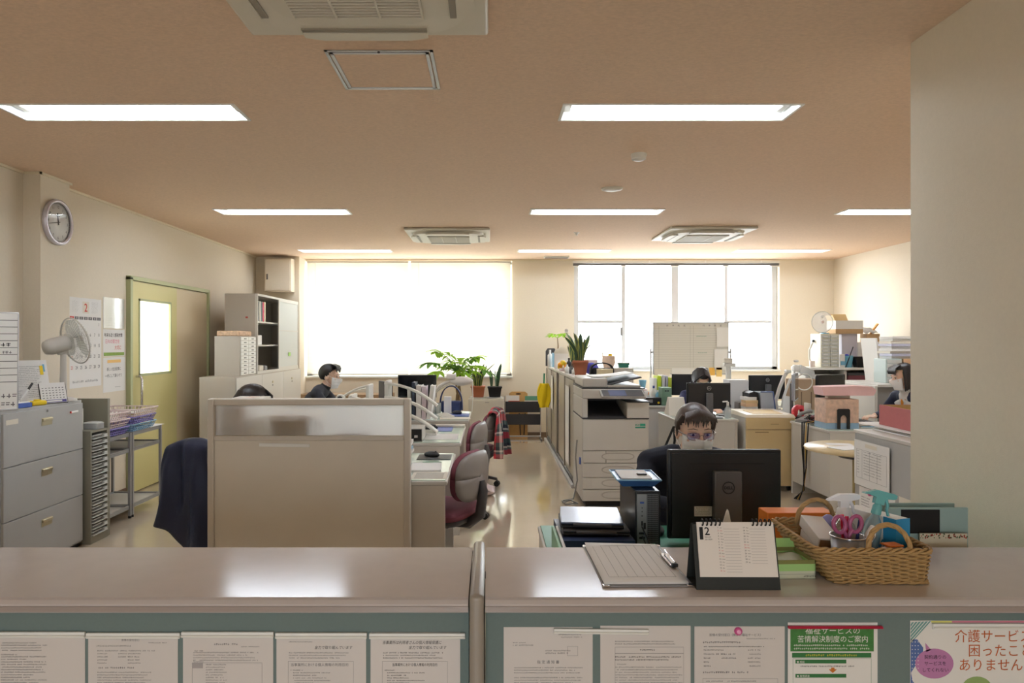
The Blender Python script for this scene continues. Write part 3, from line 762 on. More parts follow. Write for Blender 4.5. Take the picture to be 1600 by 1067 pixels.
# spray bottles
CLEAR = thin_mat('clear_plastic', (225, 232, 240), .18, .3, .05, .22)
def spray(name, label, loc, rx, ry, body, headm, s=1, ps=1):
    r = thing(name, label, 'spray bottle', loc); r.rotation_euler = (rx, ry, 0)
    m = MB(); m.lathe([(.001, 0), (.030*s, .001), (.032*s, .01), (.032*s, .065*ps), (.027*s, .085*ps), (.014*s, .1*ps), (.0125*s, .108*ps)], (0, 0, 0), body, 24); m.build('bottle', r)
    z = .104*ps
    m = MB(); m.lathe([(.0165*s, z), (.0175*s, z+.004), (.0165*s, z+.022), (.011*s, z+.028)], (0, 0, 0), headm, 20); m.build('collar', r)
    m = MB(); m.prism([(-.012, z+.028), (.012, z+.028), (.013, z+.045), (.036, z+.049), (.042, z+.053), (.042, z+.062), (.034, z+.064), (-.012, z+.064), (-.042, z+.050), (-.046, z+.046), (-.03, z+.047), (-.012, z+.045)], -.008, .008, headm)
    m.build('spray_head', r)
    m = MB(); m.tube([(.018, 0, z+.046), (.026, 0, z+.030), (.026, 0, z+.018), (.033, 0, z+.004)], [.0045, .004, .0038, .0035], headm, 8); m.build('trigger', r)
    return r
x, y = inb(-.010, .045)
spray('spray_bottle', 'clear spray bottle with a white trigger standing in the basket', (x, y, BZ+.01), 0, 0, CLEAR, mat('milky_white_plastic', (236, 238, 244), .3), 1.05)
TEAL = mat('translucent_teal', (120, 205, 210), .25, trans=.35)
x, y = inb(.034, -.045)
r_ = spray('spray_bottle', 'teal spray bottle leaning to the right in the basket', (x-.018, y+.02, BZ+.032), math.radians(-4), math.radians(15), thin_mat('blue_clear_plastic', (150, 205, 225), .45, .4, .05, .2), TEAL, .7, 1.05)
# glove carton
x, y = inb(.070, .030)
gx = thing('glove_box', 'white and blue disposable glove box on its side at the basket right', 'box', (x, y, BZ+.004), math.radians(20))
m = MB(); m.box(-.024, .024, -.082, .082, 0, .128, CARD, .0015); m.build('body', gx)
m = MB(); m.box(-.0245, .0245, -.0835, -.0815, 0, .1285, mat('sky_blue_print', (40, 140, 190), .5)); m.box(-.0248, -.0235, -.083, -.045, 0, .1285, mat('sky_blue_print', (40, 140, 190), .5)); m.build('blue_end', gx, 'sky blue end panel')
m = MB(T(-.0245, .02, .05, -PI/2)); m.text('GLOVE', .04, mat('sky_blue_print', (40, 140, 190), .5), (-.04, -.0006, -.01), bold=.0005); m.build('lettering', gx)
m = MB(T(-.0246, .055, .04, -PI/2)); m.prism([(.016*math.cos(q)*1.5, .016*math.sin(q)) for q in [2*PI*k/20 for k in range(20)]], -.0006, 0, DGREY); m.build('opening', gx)
x, y = inb(.042, -.098)
pk = thing('wipe_pack', 'soft white and orange pack lying at the basket front', 'pack', (x, y, BZ+.004), math.radians(10))
WPK = mat('printed_film_pack', (226, 206, 196), .3, noise=.2, nscale=30)
m = MB(); m.sheet(lambda u, v: (-.04+.08*u, -.022+.044*v, .055+.018*math.sin(PI*v)*math.sin(PI*u)**.5), 14, 10, WPK, .003); m.sheet(lambda u, v: (-.04+.08*u, -.022+.044*v, .045-.04*math.sin(PI*v)**.6*math.sin(PI*u)**.3), 14, 10, WPK, .003)
m.sheet(lambda u, v: (-.04+.08*u, -.022+.0002*v, .045+.01*v), 4, 2, WPK, .003); m.build('film', pk)
m = MB(); m.box(-.02, .02, -.017, .017, .0735, .078, mat('orange_label', (236, 130, 40), .4), .001); m.build('lid', pk, 'orange resealable lid')
x, y = inb(-.022, .106)
m = MB(); m.lathe([(.001, 0), (.018, .002), (.02, .02), (.02, .08), (.016, .098), (.006, .106), (.001, .107)], (0, 0, 0), mat('lilac_plastic', (160, 160, 220), .4), 20)
m.build('squeeze_bottle', None, 'small lilac squeeze bottle behind the clear spray bottle in the basket', 'bottle', loc=(x, y, BZ))
# ---------------------------------------------------------------- builders used all over the office
def px(pxx, D): return (pxx-765)/F*D
def pz(py, D): return CZ-(py-533)/F*D
def slab_desk(label, x0, x1, y0, y1, z=.70, user='+x', top=DTOP, steel=None, group='office desks', ped=True):
    """steel desk: user side is where the chair goes"""
    st = steel or STEEL
    d = thing('office_desk', label, 'desk', ((x0+x1)/2, (y0+y1)/2, 0), 0, group)
    hx, hy = (x1-x0)/2, (y1-y0)/2
    m = MB(); m.box(-hx, hx, -hy, hy, z-.028, z-.005, PALE, .005); m.build('desktop', d)
    m = MB(); m.box(-hx+.01, hx-.01, -hy+.01, hy-.01, z-.0048, z, top, .001); m.build('desk_mat', d, 'glossy pale green glass mat')
    if user in ('+x', '-x'):
        s = 1 if user == '+x' else -1
        for t in (-1, 1):
            m = MB(); m.box(-hx+.012, hx-.012, t*hy-t*.004, t*hy-t*.03, 0, z-.0285, st, .003); m.build('side_panel', d)
        m = MB(); m.box(-s*(hx-.014), -s*(hx-.03), -hy+.032, hy-.032, .12, z-.0285, st); m.build('modesty_panel', d)
        if ped:
            m = MB(); m.box(-s*(hx-.06), s*(hx-.05), hy-.032, hy-.42, .06, z-.0285, st, .002); p = m.build('pedestal', d)
            for k in range(3):
                m = MB(); zz = .09+k*.19; m.box(s*(hx-.0505), s*(hx-.035), hy-.038, hy-.414, zz, zz+.18, PALE, .003); q = m.build('drawer', d)
                m = MB(); m.box(s*(hx-.0345), s*(hx-.028), hy-.15, hy-.30, zz+.135, zz+.15, MGREY, .002); m.build('drawer_handle', q)
    else:
        s = 1 if user == '+y' else -1
        for t in (-1, 1):
            m = MB(); m.box(t*hx-t*.004, t*hx-t*.03, -hy+.012, hy-.012, 0, z-.0285, st, .003); m.build('side_panel', d)
        m = MB(); m.box(-hx+.032, hx-.032, -s*(hy-.014), -s*(hy-.03), .12, z-.0285, st); m.build('modesty_panel', d)
        if ped:
            m = MB(); m.box(hx-.032, hx-.42, -s*(hy-.06), s*(hy-.05), .06, z-.0285, st, .002); m.build('pedestal', d)
            for k in range(3):
                m = MB(); zz = .09+k*.19; m.box(hx-.038, hx-.414, s*(hy-.0505), s*(hy-.035), zz, zz+.18, PALE, .003); q = m.build('drawer', d)
                m = MB(); m.box(hx-.15, hx-.30, s*(hy-.0345), s*(hy-.028), zz+.135, zz+.15, MGREY, .002); m.build('drawer_handle', q)
    return d
MONB = mat('monitor_black', (26, 26, 29), .38); SCR = mat('dark_screen', (12, 13, 16), .12); STND = mat('monitor_stand_grey', (92, 92, 94), .4); LOGO = mat('logo_silver', (176, 176, 178), .3, .6)
def monitor(label, loc, rz, w=.44, h=.27, zb=.09, big=False, body=None, group='computer monitors', logo=True):
    """faces -Y when rz = 0; zb = gap between table and the lower edge"""
    b = body or MONB
    r = thing('computer_monitor', label, 'monitor', loc, rz, group)
    m = MB(); m.box(-w/2, w/2, -.012, .008, zb, zb+h, b, .006, 3); m.prism([(-w/2+.012, zb+.012), (w/2-.012, zb+.012), (w/2-.012, zb+h-.012), (-w/2+.012, zb+h-.012)], .008, .022, b)
    m.build('housing', r)
    m = MB(); m.box(-w/2+.012, w/2-.012, -.0135, -.0118, zb+.018, zb+h-.012, SCR); m.build('screen', r)
    sw = .052 if big else .032
    m = MB(); m.box(-sw, sw, .0225, .052, .012, zb+h*(.78 if big else .62), STND, .006, 3); m.build('stand_column', r)
    m = MB(); m.box(-.11, .11, -.06, .12, 0, .012, STND, .005); m.build('stand_base', r)
    if logo:
        lz = zb+h*(.60 if big else .66); R = .0215 if big else .019; y = .0525 if big else .0222
        if not big: lz = zb+h*.80
        m = MB(T(0, y, lz, PI))
        if big:
            m.tube([(R*math.cos(q), -.001, R*math.sin(q)) for q in [2*PI*i/30 for i in range(30)]], .0016, BLACK, 6, closed=True)
            m.text('DELL', .0145, BLACK, (0, -.0012, -.005), align='CENTER', bold=.0005, wide=1.05)
        else:
            m.tube([(R*math.cos(q), -.001, R*math.sin(q)) for q in [2*PI*i/24 for i in range(24)]], .0022, LOGO, 6, closed=True)
            m.text('DELL', .013, LOGO, (0, -.0012, -.0045), align='CENTER', bold=.0006)
        m.build('logo', r)
    return r
KEYM = mat('key_black', (34, 34, 36), .5)
def keyboard(label, loc, rz, w=.43, d=.135, body=None, keys=None, group='keyboards'):
    r = thing('keyboard', label, 'keyboard', loc, rz, group); body = body or BLACK; keys = keys or KEYM
    m = MB(); m.hexa([(-w/2, -d/2, 0), (w/2, -d/2, 0), (w/2, d/2, 0), (-w/2, d/2, 0)], [(-w/2, -d/2, .011), (w/2, -d/2, .011), (w/2, d/2, .022), (-w/2, d/2, .022)], body); m.build('case', r)
    m = MB()
    for i in range(5):
        for j in range(17):
            x = -w/2+.012+j*(w-.024)/17; y = -d/2+.012+i*(d-.024)/5; z = .012+(y+d/2)/d*.011
            m.box(x+.001, x+(w-.024)/17-.002, y+.001, y+(d-.024)/5-.003, z, z+.005, keys)
    tag(m.build('keys', r), kind='stuff')
    return r
def mouse(label, loc, rz, mm=None):
    r = thing('computer_mouse', label, 'mouse', loc, rz)
    m = MB(); m.ell((0, 0, .012), (.031, .055, .022), mm or BLACK, 18, 10); m.build('shell', r)
    m = MB(); m.cyl((-.004, -.028, .031), (.004, -.028, .031), .006, DGREY, seg=10); m.build('scroll_wheel', r)
    return r
CHR_F = mat('maroon_fabric', (124, 62, 76), .8, noise=.1, nscale=60, bump=.4, bscale=400); CHR_S = mat('chair_shell_grey', (142, 136, 132), .4); CHR_D = mat('chair_mechanism', (72, 70, 72), .45)
def office_chair(label, loc, rz, seat=.40, top=.80, group='maroon and grey swivel chairs'):
    """faces -Y at rz = 0 (the sitter looks to -Y)"""
    r = thing('office_chair', label, 'chair', loc, rz, group)
    m = MB(); m.sheet(lambda u, v: (-.23+.46*u, -.22+.43*v, seat+.035*(1-(2*u-1)**6)*(1-(2*v-1)**6)), 14, 14, CHR_F, .002)
    m.prism([(.23*math.copysign(abs(math.cos(q))**.45, math.cos(q)), -.005+.215*math.copysign(abs(math.sin(q))**.45, math.sin(q))) for q in [2*PI*i/36 for i in range(36)]], seat-.035, seat+.004, CHR_F, 'XY', True); m.build('seat', r)
    m = MB(); m.prism([(.215*math.copysign(abs(math.cos(q))**.5, math.cos(q)), .2*math.copysign(abs(math.sin(q))**.5, math.sin(q))) for q in [2*PI*i/36 for i in range(36)]], seat-.07, seat-.0355, CHR_D, 'XY', True); m.build('seat_pan', r)
    zb, zt = seat+.07, top; hz = (zt-zb)/2; zc = (zb+zt)/2
    def bk(off, sc):
        def f(u, v):
            q = 2*PI*u; x = .205*sc*math.copysign(abs(math.cos(q))**.62, math.cos(q))*v; z = zc+hz*sc*math.copysign(abs(math.sin(q))**.7, math.sin(q))*v
            return (x, .215+.05*(z-zb)-.9*x*x*0+off*(1-v**4)-x*x*.8, z)
        return f
    m = MB(); m.sheet(bk(-.035, .97), 36, 7, CHR_F, .03); m.build('backrest', r)
    m = MB(); m.sheet(lambda u, v: tuple(a+b for a, b in zip(bk(.03, 1)(u, v), (0, .026, 0))), 36, 7, CHR_S, .012); m.build('back_shell', r, 'glossy grey back shell')
    m = MB(); m.tube([(0, .05, seat-.085), (0, .2, seat-.08), (0, .275, seat-.02), (0, .295, zb+.06), (0, .285, zb+.12)], [.03, .032, .034, .03, .022], CHR_D, 10, flat=1); m.build('back_support', r)
    m = MB(); m.box(-.07, .07, -.09, .09, seat-.115, seat-.0705, CHR_D, .012); m.tube([(.07, 0, seat-.09), (.19, 0, seat-.09), (.21, 0, seat-.085)], .007, BLACK); m.build('tilt_mechanism', r)
    m = MB(); m.cyl((0, 0, .1), (0, 0, seat-.115), .026, BLACK); m.cyl((0, 0, .06), (0, 0, .13), .036, CHR_D); m.build('gas_column', r)
    for k in range(5):
        a = 2*PI*k/5+.3; c, s = math.cos(a), math.sin(a)
        m = MB(); m.tube([(.03*c, .03*s, .105), (.16*c, .16*s, .095), (.285*c, .285*s, .072)], [.024, .019, .014], CHR_D, 8); m.build('leg', r)
        m = MB()
        for t in (-1, 1): m.cyl((.285*c-t*.008*s, .285*s+t*.008*c, .029), (.285*c-t*.024*s, .285*s+t*.024*c, .029), .028, BLACK, seg=14)
        m.cyl((.285*c-.01*s, .285*s+.01*c, .029), (.285*c+.01*s, .285*s-.01*c, .029), .012, CHR_D); m.cyl((.285*c, .285*s, .03), (.285*c, .285*s, .07), .008, CHR_D); m.build('caster', r)
    return r
def carton(label, x0, x1, y0, y1, z0, z1, mm, cat='box', name='cardboard_box', rz=0, tape=None, parent=None, lid=None):
    r = thing(name, label, cat, ((x0+x1)/2, (y0+y1)/2, z0), rz)
    hx, hy, h = (x1-x0)/2, (y1-y0)/2, z1-z0
    m = MB(); m.box(-hx, hx, -hy, hy, 0, h, mm, .003); m.build('body', r)
    if tape: m = MB(); m.box(-hx-.001, hx+.001, -hy-.001, hy+.001, h*.78, h*.8, tape); m.build('band', r)
    if lid: m = MB(); m.box(-hx-.004, hx+.004, -hy-.004, hy+.004, h-.03, h+.004, lid, .002); m.build('lid', r)
    return r
def stack(label, x, y, z, n, w, d, h, mats_, name='paper_stack', cat='papers', jit=.012, rz=0, group=None):
    """a loose pile built as one thing: sheets and folders lying on each other"""
    r = thing(name, label, cat, (x, y, z), rz, group); zz = 0
    for i in range(n):
        hh = h/n; dx, dy = random.uniform(-jit, jit), random.uniform(-jit, jit); a = random.uniform(-.06, .06)
        m = MB(T(dx, dy, zz, a)); m.box(-w/2, w/2, -d/2, d/2, 0.0003, hh-.0006, mats_[i % len(mats_)], .0006, 1); m.build('sheet_bundle', r); zz += hh
    return r
def binder(label, x, y, z, w, d, h, mm, rz=0, group=None, lean=0, spine=None, name='binder', cat='binder'):
    """stands upright, spine toward -Y"""
    r = thing(name, label, cat, (x, y, z), rz, group); r.rotation_euler.y = lean
    m = MB()
    m.box(-w/2, -w/2+.003, -d/2, d/2, 0, h, mm); m.box(w/2-.003, w/2, -d/2, d/2, 0, h, mm); m.box(-w/2, w/2, -d/2-.001, -d/2+.003, 0, h, mm, .001); m.build('cover', r)
    m = MB(); m.box(-w/2+.0035, w/2-.0035, -d/2+.01, d/2-.006, .004, h-.006, PAPER); m.build('pages', r)
    if spine: m = MB(); m.box(-w*.32, w*.32, -d/2-.0018, -d/2-.001, h*.45, h*.85, spine); m.build('spine_label', r)
    return r
def pencup(label, x, y, z, r0, h, mm, pens=4):
    r = thing('pen_cup', label, 'pen cup', (x, y, z))
    m = MB(); m.lathe([(r0*.85, 0), (r0, h), (r0-.002, h), (r0*.85-.002, .002), (.0001, .002)], (0, 0, 0), mm, 18); m.build('cup', r)
    cols = [BLACK, RED, BLUE, mat('orange_plastic', (230, 120, 40), .4), mat('green_plastic', (40, 140, 80), .4)]
    for k in range(pens):
        a = 2*PI*k/pens+.4; p = thing('pen', 'x', 'pen'); c = cols[k % 5]
        nm = c.name.split('_')[0]
        p['label'] = '%s pen standing in the %s' % (nm, label.split(',')[0].split(' on ')[0]); p.location = (x+r0*.5*math.cos(a), y+r0*.5*math.sin(a), z+.003); p.rotation_euler = (-.15*math.sin(a), .15*math.cos(a), 0)
        m = MB(); m.cyl((0, 0, 0), (0, 0, .11), .004, c, seg=8); m.build('barrel', p)
        m = MB(); m.cyl((0, 0, .11), (0, 0, .142), .0048, c, seg=8); m.build('cap', p)
    return r
def telephone(label, loc, rz, mm=None):
    mm = mm or OFFW
    r = thing('telephone', label, 'telephone', loc, rz)
    m = MB(); m.hexa([(-.095, -.1, 0), (.095, -.1, 0), (.095, .1, 0), (-.095, .1, 0)], [(-.09, -.095, .025), (.09, -.095, .025), (.09, .095, .065), (-.09, .095, .065)], mm); m.build('base', r)
    m = MB(); m.tube([(-.06, -.09, .055), (-.06, -.075, .075), (-.06, 0, .088), (-.06, .075, .1), (-.06, .09, .085)], [.018, .02, .014, .02, .018], mm, 10); m.build('handset', r)
    m = MB()
    for i in range(4):
        for j in range(4): m.box(-.02+j*.024, -.004+j*.024, -.07+i*.022, -.056+i*.022, .030+i*.009, .040+i*.009, DGREY)
    m.build('keypad', r)
    return r
def leaf_blade(m, base, d, L, wd, mm, droop=.3, n=7, fold=.25):
    """one pointed leaf as a curved folded blade"""
    d = Vector(d).normalized(); side = d.cross(Vector((0, 0, 1)))
    if side.length < .05: side = Vector((1, 0, 0))
    side.normalize(); up = side.cross(d); vs = []; fs = []
    for i in range(n+1):
        t = i/n; c = Vector(base)+d*L*t-Vector((0, 0, 1))*droop*L*t*t; w_ = wd*math.sin(PI*min(1, t*.93+.04))**.8
        vs += [c-side*w_+up*w_*fold, c, c+side*w_+up*w_*fold]
    for i in range(n):
        a = 3*i; fs += [(a, a+1, a+4, a+3), (a+1, a+2, a+5, a+4)]
    m.raw(vs, fs, mm, True)
def palmate(m, base, d, L, mm, k=6):
    d = Vector(d).normalized(); s = d.cross(Vector((0, 0, 1))); s = s.normalized() if s.length > .05 else Vector((1, 0, 0)); f = s.cross(d)
    for i in range(k):
        a = (i-(k-1)/2)*.62; v = d*math.cos(a)+s*math.sin(a); leaf_blade(m, base, v, L*(1-.12*abs(i-(k-1)/2)), L*.15, mm, .45)
def pot(r, rad, h, mm, square=False, saucer=None):
    m = MB()
    if square: m.hexa([(-rad*.8, -rad*.8, 0), (rad*.8, -rad*.8, 0), (rad*.8, rad*.8, 0), (-rad*.8, rad*.8, 0)], [(-rad, -rad, h*.88), (rad, -rad, h*.88), (rad, rad, h*.88), (-rad, rad, h*.88)], mm); m.box(-rad*1.08, rad*1.08, -rad*1.08, rad*1.08, h*.86, h, mm, .003)
    else: m.lathe([(rad*.68, 0), (rad*.92, h*.8), (rad, h*.8), (rad, h), (rad*.88, h), (rad*.86, h*.9)], (0, 0, 0), mm, 24)
    m.build('pot', r)
    m = MB(); m.lathe([(rad*.86, h*.9), (rad*.4, h*.93), (.0001, h*.94)], (0, 0, 0), SOIL, 20); m.build('soil', r)
    if saucer: m = MB(); m.lathe([(rad*1.0, -.012), (rad*1.2, .006), (rad*1.15, .006), (rad*.95, -.009), (.0001, -.009)], (0, 0, 0), saucer, 24); m.build('saucer', r)
LEAF_L = thin_mat('lime_leaf', (150, 196, 60), 1, .45, .4, .04); LEAF_M = thin_mat('mid_green_leaf', (98, 146, 60), 1, .35, .4, .04); LEAF_D = mat('dark_green_leaf', (58, 88, 62), .4, noise=.25, nscale=40); LEAF_Y = mat('yellow_edged_leaf', (186, 188, 96), .5, noise=.2, nscale=30)  # the first leaf material is a brighter lime green
BARK = mat('bark', (124, 100, 70), .85, noise=.2, nscale=60)
def snake_plant(label, loc, rad, h, n, L, potm, sq=False, saucer=None, edge=True, seed=1, spread=.25):
    random.seed(seed); r = thing('potted_plant', label, 'plant', loc); pot(r, rad, h, potm, sq, saucer)
    for i in range(n):
        a = 2.4*i; rr = rad*.55*random.random()**.5; ll = L*random.uniform(.6, 1); b = Vector((rr*math.cos(a), rr*math.sin(a), h*.9)); tw = random.uniform(0, PI); ln = random.uniform(.05, spread)
        m = MB(); vs = []; fs = []; W_ = random.uniform(.016, .024)
        for k in range(9):
            t = k/8; c = b+Vector((math.cos(a)*ln*ll*t*t*1.3, math.sin(a)*ln*ll*t*t*1.3, ll*t)); w_ = W_*(.55+.75*math.sin(PI*min(t*.9+.08, 1))) if t < 1 else .0006; q = tw+t*.5; s = Vector((math.cos(q), math.sin(q), 0))
            vs += [c-s*w_, c-s*w_*.72, c+s*w_*.72, c+s*w_]
        for k in range(8):
            o = 4*k; fs += [(o, o+1, o+5, o+4), (o+1, o+2, o+6, o+5), (o+2, o+3, o+7, o+6)]
        m.raw(vs, [f for i_, f in enumerate(fs) if i_ % 3 == 1], LEAF_D, True)
        m.raw(vs, [f for i_, f in enumerate(fs) if i_ % 3 != 1], LEAF_Y if edge else LEAF_D, True); m.build('leaf', r)
    return r
def wall_sheet(name, label, cat, x, y0, y1, z0, z1, fn, mm=None, group=None):
    """paper on the left wall, facing +X; fn draws in a local XZ frame whose x runs away from the camera"""
    wd = y1-y0; r_ = Matrix.Translation((0, 0, 0)) @ Matrix.Rotation(PI/2, 4, 'Z')
    m = MB(r_); m.box(0, wd, -.0008, .0, -(z1-z0), 0, mm or PAPER)
    fn(m, wd, z1-z0)
    return m.build(name, None, label, cat, group, loc=(x+.001, y0, z1))
# ---------------------------------------------------------------- things along the left wall
BRASS = mat('satin_nickel_pull', (200, 190, 160), .3, .8)
fc = thing('filing_cabinet', 'grey three-drawer filing cabinet beside the column at the left edge', 'filing cabinet', (-3.17, 4.61, 0))
m = MB(); m.box(-.28, .255, -.42, .42, .03, 1.044, STEELD, .004); m.build('body', fc)
m = MB(); m.box(-.26, .245, -.40, .40, 0, .03, BLACKM); m.build('plinth', fc)
for k in range(3):
    z0 = .045+k*.328; m = MB(); m.box(.2555, .27, -.41, .41, z0, z0+.323, STEELD, .003); d_ = m.build('drawer', fc)
    m = MB(); m.box(.2705, .2725, -.055, .055, z0+.212, z0+.262, BRASS, .001); m.box(.2725, .281, -.052, .052, z0+.240, z0+.258, BRASS, .003); m.build('drawer_handle', d_, 'satin metal recessed pull')
    if k == 2:
        m = MB(); m.cyl((.2705, 0, z0+.305), (.276, 0, z0+.305), .008, CHROME, seg=14); m.build('lock', d_)
        m = MB(); m.box(.2705, .2712, -.39, -.28, z0+.255, z0+.285, PAPERG); m.build('label_sticker', d_)
        m = MB(); m.box(.2705, .277, .26, .345, z0+.262, z0+.276, WHITE, .002); m.box(.2705, .2775, .256, .262, z0+.262, z0+.276, RED); m.build('name_clip', d_)
# tall letter-tray cabinet
tc = thing('drawer_tower', 'slim grey tower of many clear letter trays beside the filing cabinet', 'drawer tower', (-3.04, 5.17, 0))
OLV = mat('olive_grey_steel', (134, 130, 114), .5); CLR = mat('clear_drawer', (206, 208, 204), .15)
m = MB()
for a in ((-.17, .175, -.115, -.10, .0, .815), (-.17, .175, .10, .115, 0, .815), (-.17, .175, -.0995, .0995, 0, .05), (-.17, .175, -.0995, .0995, .80, .815), (-.17, -.155, -.0995, .0995, .05, .80)): m.box(*a, OLV)
m.build('case', tc)
for k in range(17):
    z0 = .056+k*.0435
    m = MB(); m.box(-.15, .168, -.098, .098, z0, z0+.030, mat('tray_contents', (120, 116, 108), .6, noise=.4, nscale=90)); q = m.build('tray', tc)
    m = MB(); m.box(.1685, .186, -.096, .096, z0, z0+.006, CLR, .001); m.box(.1685, .181, -.096, .02, z0+.024, z0+.030, CLR); m.box(.1686, .184, .05, .092, z0+.006, z0+.024, CLR); m.build('tray_front', q, 'clear tray front with a pale label')
m = MB(); m.cyl((0, 0, 0), (0, 0, .155), .055, mat('paper_roll_white', (226, 222, 210), .6), seg=24); m.cyl((0, 0, .1552), (0, 0, .158), .03, mat('roll_core_yellow', (214, 196, 120), .6), seg=18)
m.build('paper_roll', None, 'fat white paper roll standing on the letter-tray tower', 'paper roll', loc=(-3.02, 5.125, .8155))
m = MB(); m.sheet(lambda u, v: (-.06+.12*u, -.045+.09*v, .045+.012*math.sin(PI*u)**.4*math.sin(PI*v)**.4), 10, 10, CLR, .002); m.box(-.06, .06, -.045, .045, 0, .045, thin_mat('clear_box_plastic', (235, 238, 240), .5, .3, .1, .2), .006)
m.build('plastic_container', None, 'clear plastic container on the letter-tray tower beside the paper roll', 'container', loc=(-2.925, 5.19, .8155))
m = MB(); m.box(-3.32, -2.87, 5.292, 5.325, 0, 1.03, OLV, .003); m.build('side_board', None, 'olive grey upright board behind the letter-tray tower', 'board')
# two steel wire wagons
RK = mat('rack_grey_steel', (164, 164, 164), .4, .4)
def rack(label, y0, y1):
    r = thing('steel_rack', label, 'rack', (-3.19, (y0+y1)/2, 0), 0, 'open steel racks by the door'); hy = (y1-y0)/2-.004; hx = .215
    for sx in (-1, 1):
        for sy in (-1, 1):
            m = MB(); m.box(sx*hx-.011, sx*hx+.011, sy*(hy-.011)-.011, sy*(hy-.011)+.011, .02, .707, RK, .002); p = m.build('leg', r)
            m = MB(); m.cyl((sx*hx, sy*(hy-.011), 0), (sx*hx, sy*(hy-.011), .02), .013, BLACK, seg=10); m.build('foot', p)
    for z in (.10, .57, .70):
        m = MB(); m.box(-hx, hx, -hy, hy, z-.012, z-.008, PALE)
        for a in ((-hx, hx, -hy, -hy+.012), (-hx, hx, hy-.012, hy), (-hx, -hx+.012, -hy, hy), (hx-.012, hx, -hy, hy)): m.box(a[0], a[1], a[2], a[3], z-.025, z+.006, RK)
        m.build('shelf', r)
    return r
rack('open grey steel rack next to the letter-tray tower', 5.36, 5.835); rack('open grey steel rack in front of the door', 5.845, 6.375)
PUR = mat('lilac_mesh_plastic', (140, 130, 205), .4); PNK = mat('pinkish_white_plastic', (232, 214, 214), .4); LBL = mat('sky_plastic', (140, 185, 215), .4)
def tray(label, x, y, z, w, d, h, mm, rz=0):
    r = thing('plastic_basket', label, 'basket', (x, y, z), rz, 'stacked plastic baskets'); t = .003
    m = MB(); m.box(-w/2*.88, w/2*.88, -d/2*.88, d/2*.88, 0, t, mm); m.build('base', r)
    m = MB()
    def side(x0, y0, x1, y1):
        n = 12
        for k in range(n+1):
            f = k/n; a = (x0*.88+(x1-x0)*.88*f, y0*.88+(y1-y0)*.88*f, t); b = (x0+(x1-x0)*f, y0+(y1-y0)*f, h); m.tube([a, b], .0035, mm, 4, smooth=False)
        for q, zz in ((.91, .012), (.95, h*.5)): m.tube([(x0*q, y0*q, zz), (x1*q, y1*q, zz)], .004, mm, 4, smooth=False)
    c = [(-w/2, -d/2), (w/2, -d/2), (w/2, d/2), (-w/2, d/2)]
    for i in range(4): side(*c[i], *c[(i+1) % 4])
    m.build('lattice_side', r)
    m = MB(); m.tube([(a, b, h) for a, b in c], .006, mm, 6, closed=True); m.build('rim', r)
    return r
for i, (x, y, z, mm, lab) in enumerate(((-3.17, 5.58, .707, PUR, 'lilac basket at the bottom of the stack on the nearer rack'), (-3.17, 5.59, .768, PNK, 'white basket in the middle of the stack on the nearer rack'), (-3.16, 5.58, .829, PNK, 'pinkish basket topmost on the nearer rack'),
        (-3.16, 6.05, .707, LBL, 'sky blue basket at the bottom of the stack on the rack by the door'), (-3.16, 6.05, .768, PUR, 'lilac basket in the middle of the stack on the rack by the door'), (-3.15, 6.06, .829, PNK, 'pale pink basket topmost on the rack by the door'))):
    tray(lab, x, y, z, .40, .43 if i < 3 else .40, .058, mm, random.uniform(-.03, .03))
stack('loose white sheets inside the topmost basket of the nearer rack', -3.16, 5.58, .834, 3, .3, .3, .045, [PAPER, PAPERG])
stack('loose sheets inside the topmost basket by the door', -3.15, 6.06, .834, 3, .3, .3, .03, [PAPER, mat('yellow_paper', (240, 225, 120), .8)])
m = MB(); m.box(-.05, .05, -.13, .13, 0, .004, PAPER); m.build('paper_pad', None, 'white paper pad overhanging the end of the rack by the door', 'papers', loc=(-3.02, 6.3, .707))
# wall papers
def cal(m, w_, h):
    m.box(w_*.4, w_*.6, -.0016, -.0008, -.13, -.03, PAPERG); m.text('2', .10, RED, (w_*.5, -.002, -.115), align='CENTER', bold=.001)
    for s in (.08, .68): para(m, w_*s, -.03, .10, 9, h=.006, lead=.011)
    for i, d_ in enumerate(('日', '月', '火', '水', '木', '金', '土')): m.box(w_*(.02+.14*i), w_*(.135+.14*i), -.0016, -.0008, -.185, -.16, RED if i == 0 else INKG); m.text(d_, .02, PAPER, (w_*(.078+.14*i), -.0022, -.18), align='CENTER')
    for n in range(1, 30):
        k = n+5; c, r_ = k % 7, k//7; m.text(str(n), .040, RED if c == 0 or n == 11 else INK, (w_*(.078+.14*c), -.0016, -.235-r_*.092), align='CENTER', wide=.8)
    para(m, w_*.1, -h+.06, w_*.8, 1, h=.02)
wall_sheet('wall_calendar', 'large white February wall calendar behind the fan', 'calendar', LW, 5.79, 6.27, 1.07, 1.83, cal, PAPER)
def p1(m, w_, h): para(m, .05, -.05, w_-.1, 10, h=.010, lead=.022, ragged=.5); m.box(.0, w_, -.004, -.0036, -h, 0, thin_mat('clear_sleeve', (240, 245, 250), .12, .2, .05, .2))
wall_sheet('document_sleeve', 'papers in a shiny clear sleeve, topmost of the column of sheets by the door', 'notice', LW, 6.30, 6.66, 1.58, 1.86, p1, PAPER)
def p2(m, w_, h):
    line(m, .03, -.012, .1, .006, INKG); m.text('年末も近く感染対策', .038, INK, (.015, -.0016, -.065), wide=.92, bold=.0004); m.text('日々の努力を', .044, mat('pink_ink', (224, 110, 140), .7), (.03, -.0016, -.125), wide=.95)
    m.text('大切に', .044, RED, (.19, -.0016, -.182), wide=.9); m.box(.01, w_-.01, -.0016, -.0008, -h+.005, -h+.035, mat('grass_print', (140, 168, 80), .7, noise=.3, nscale=60))
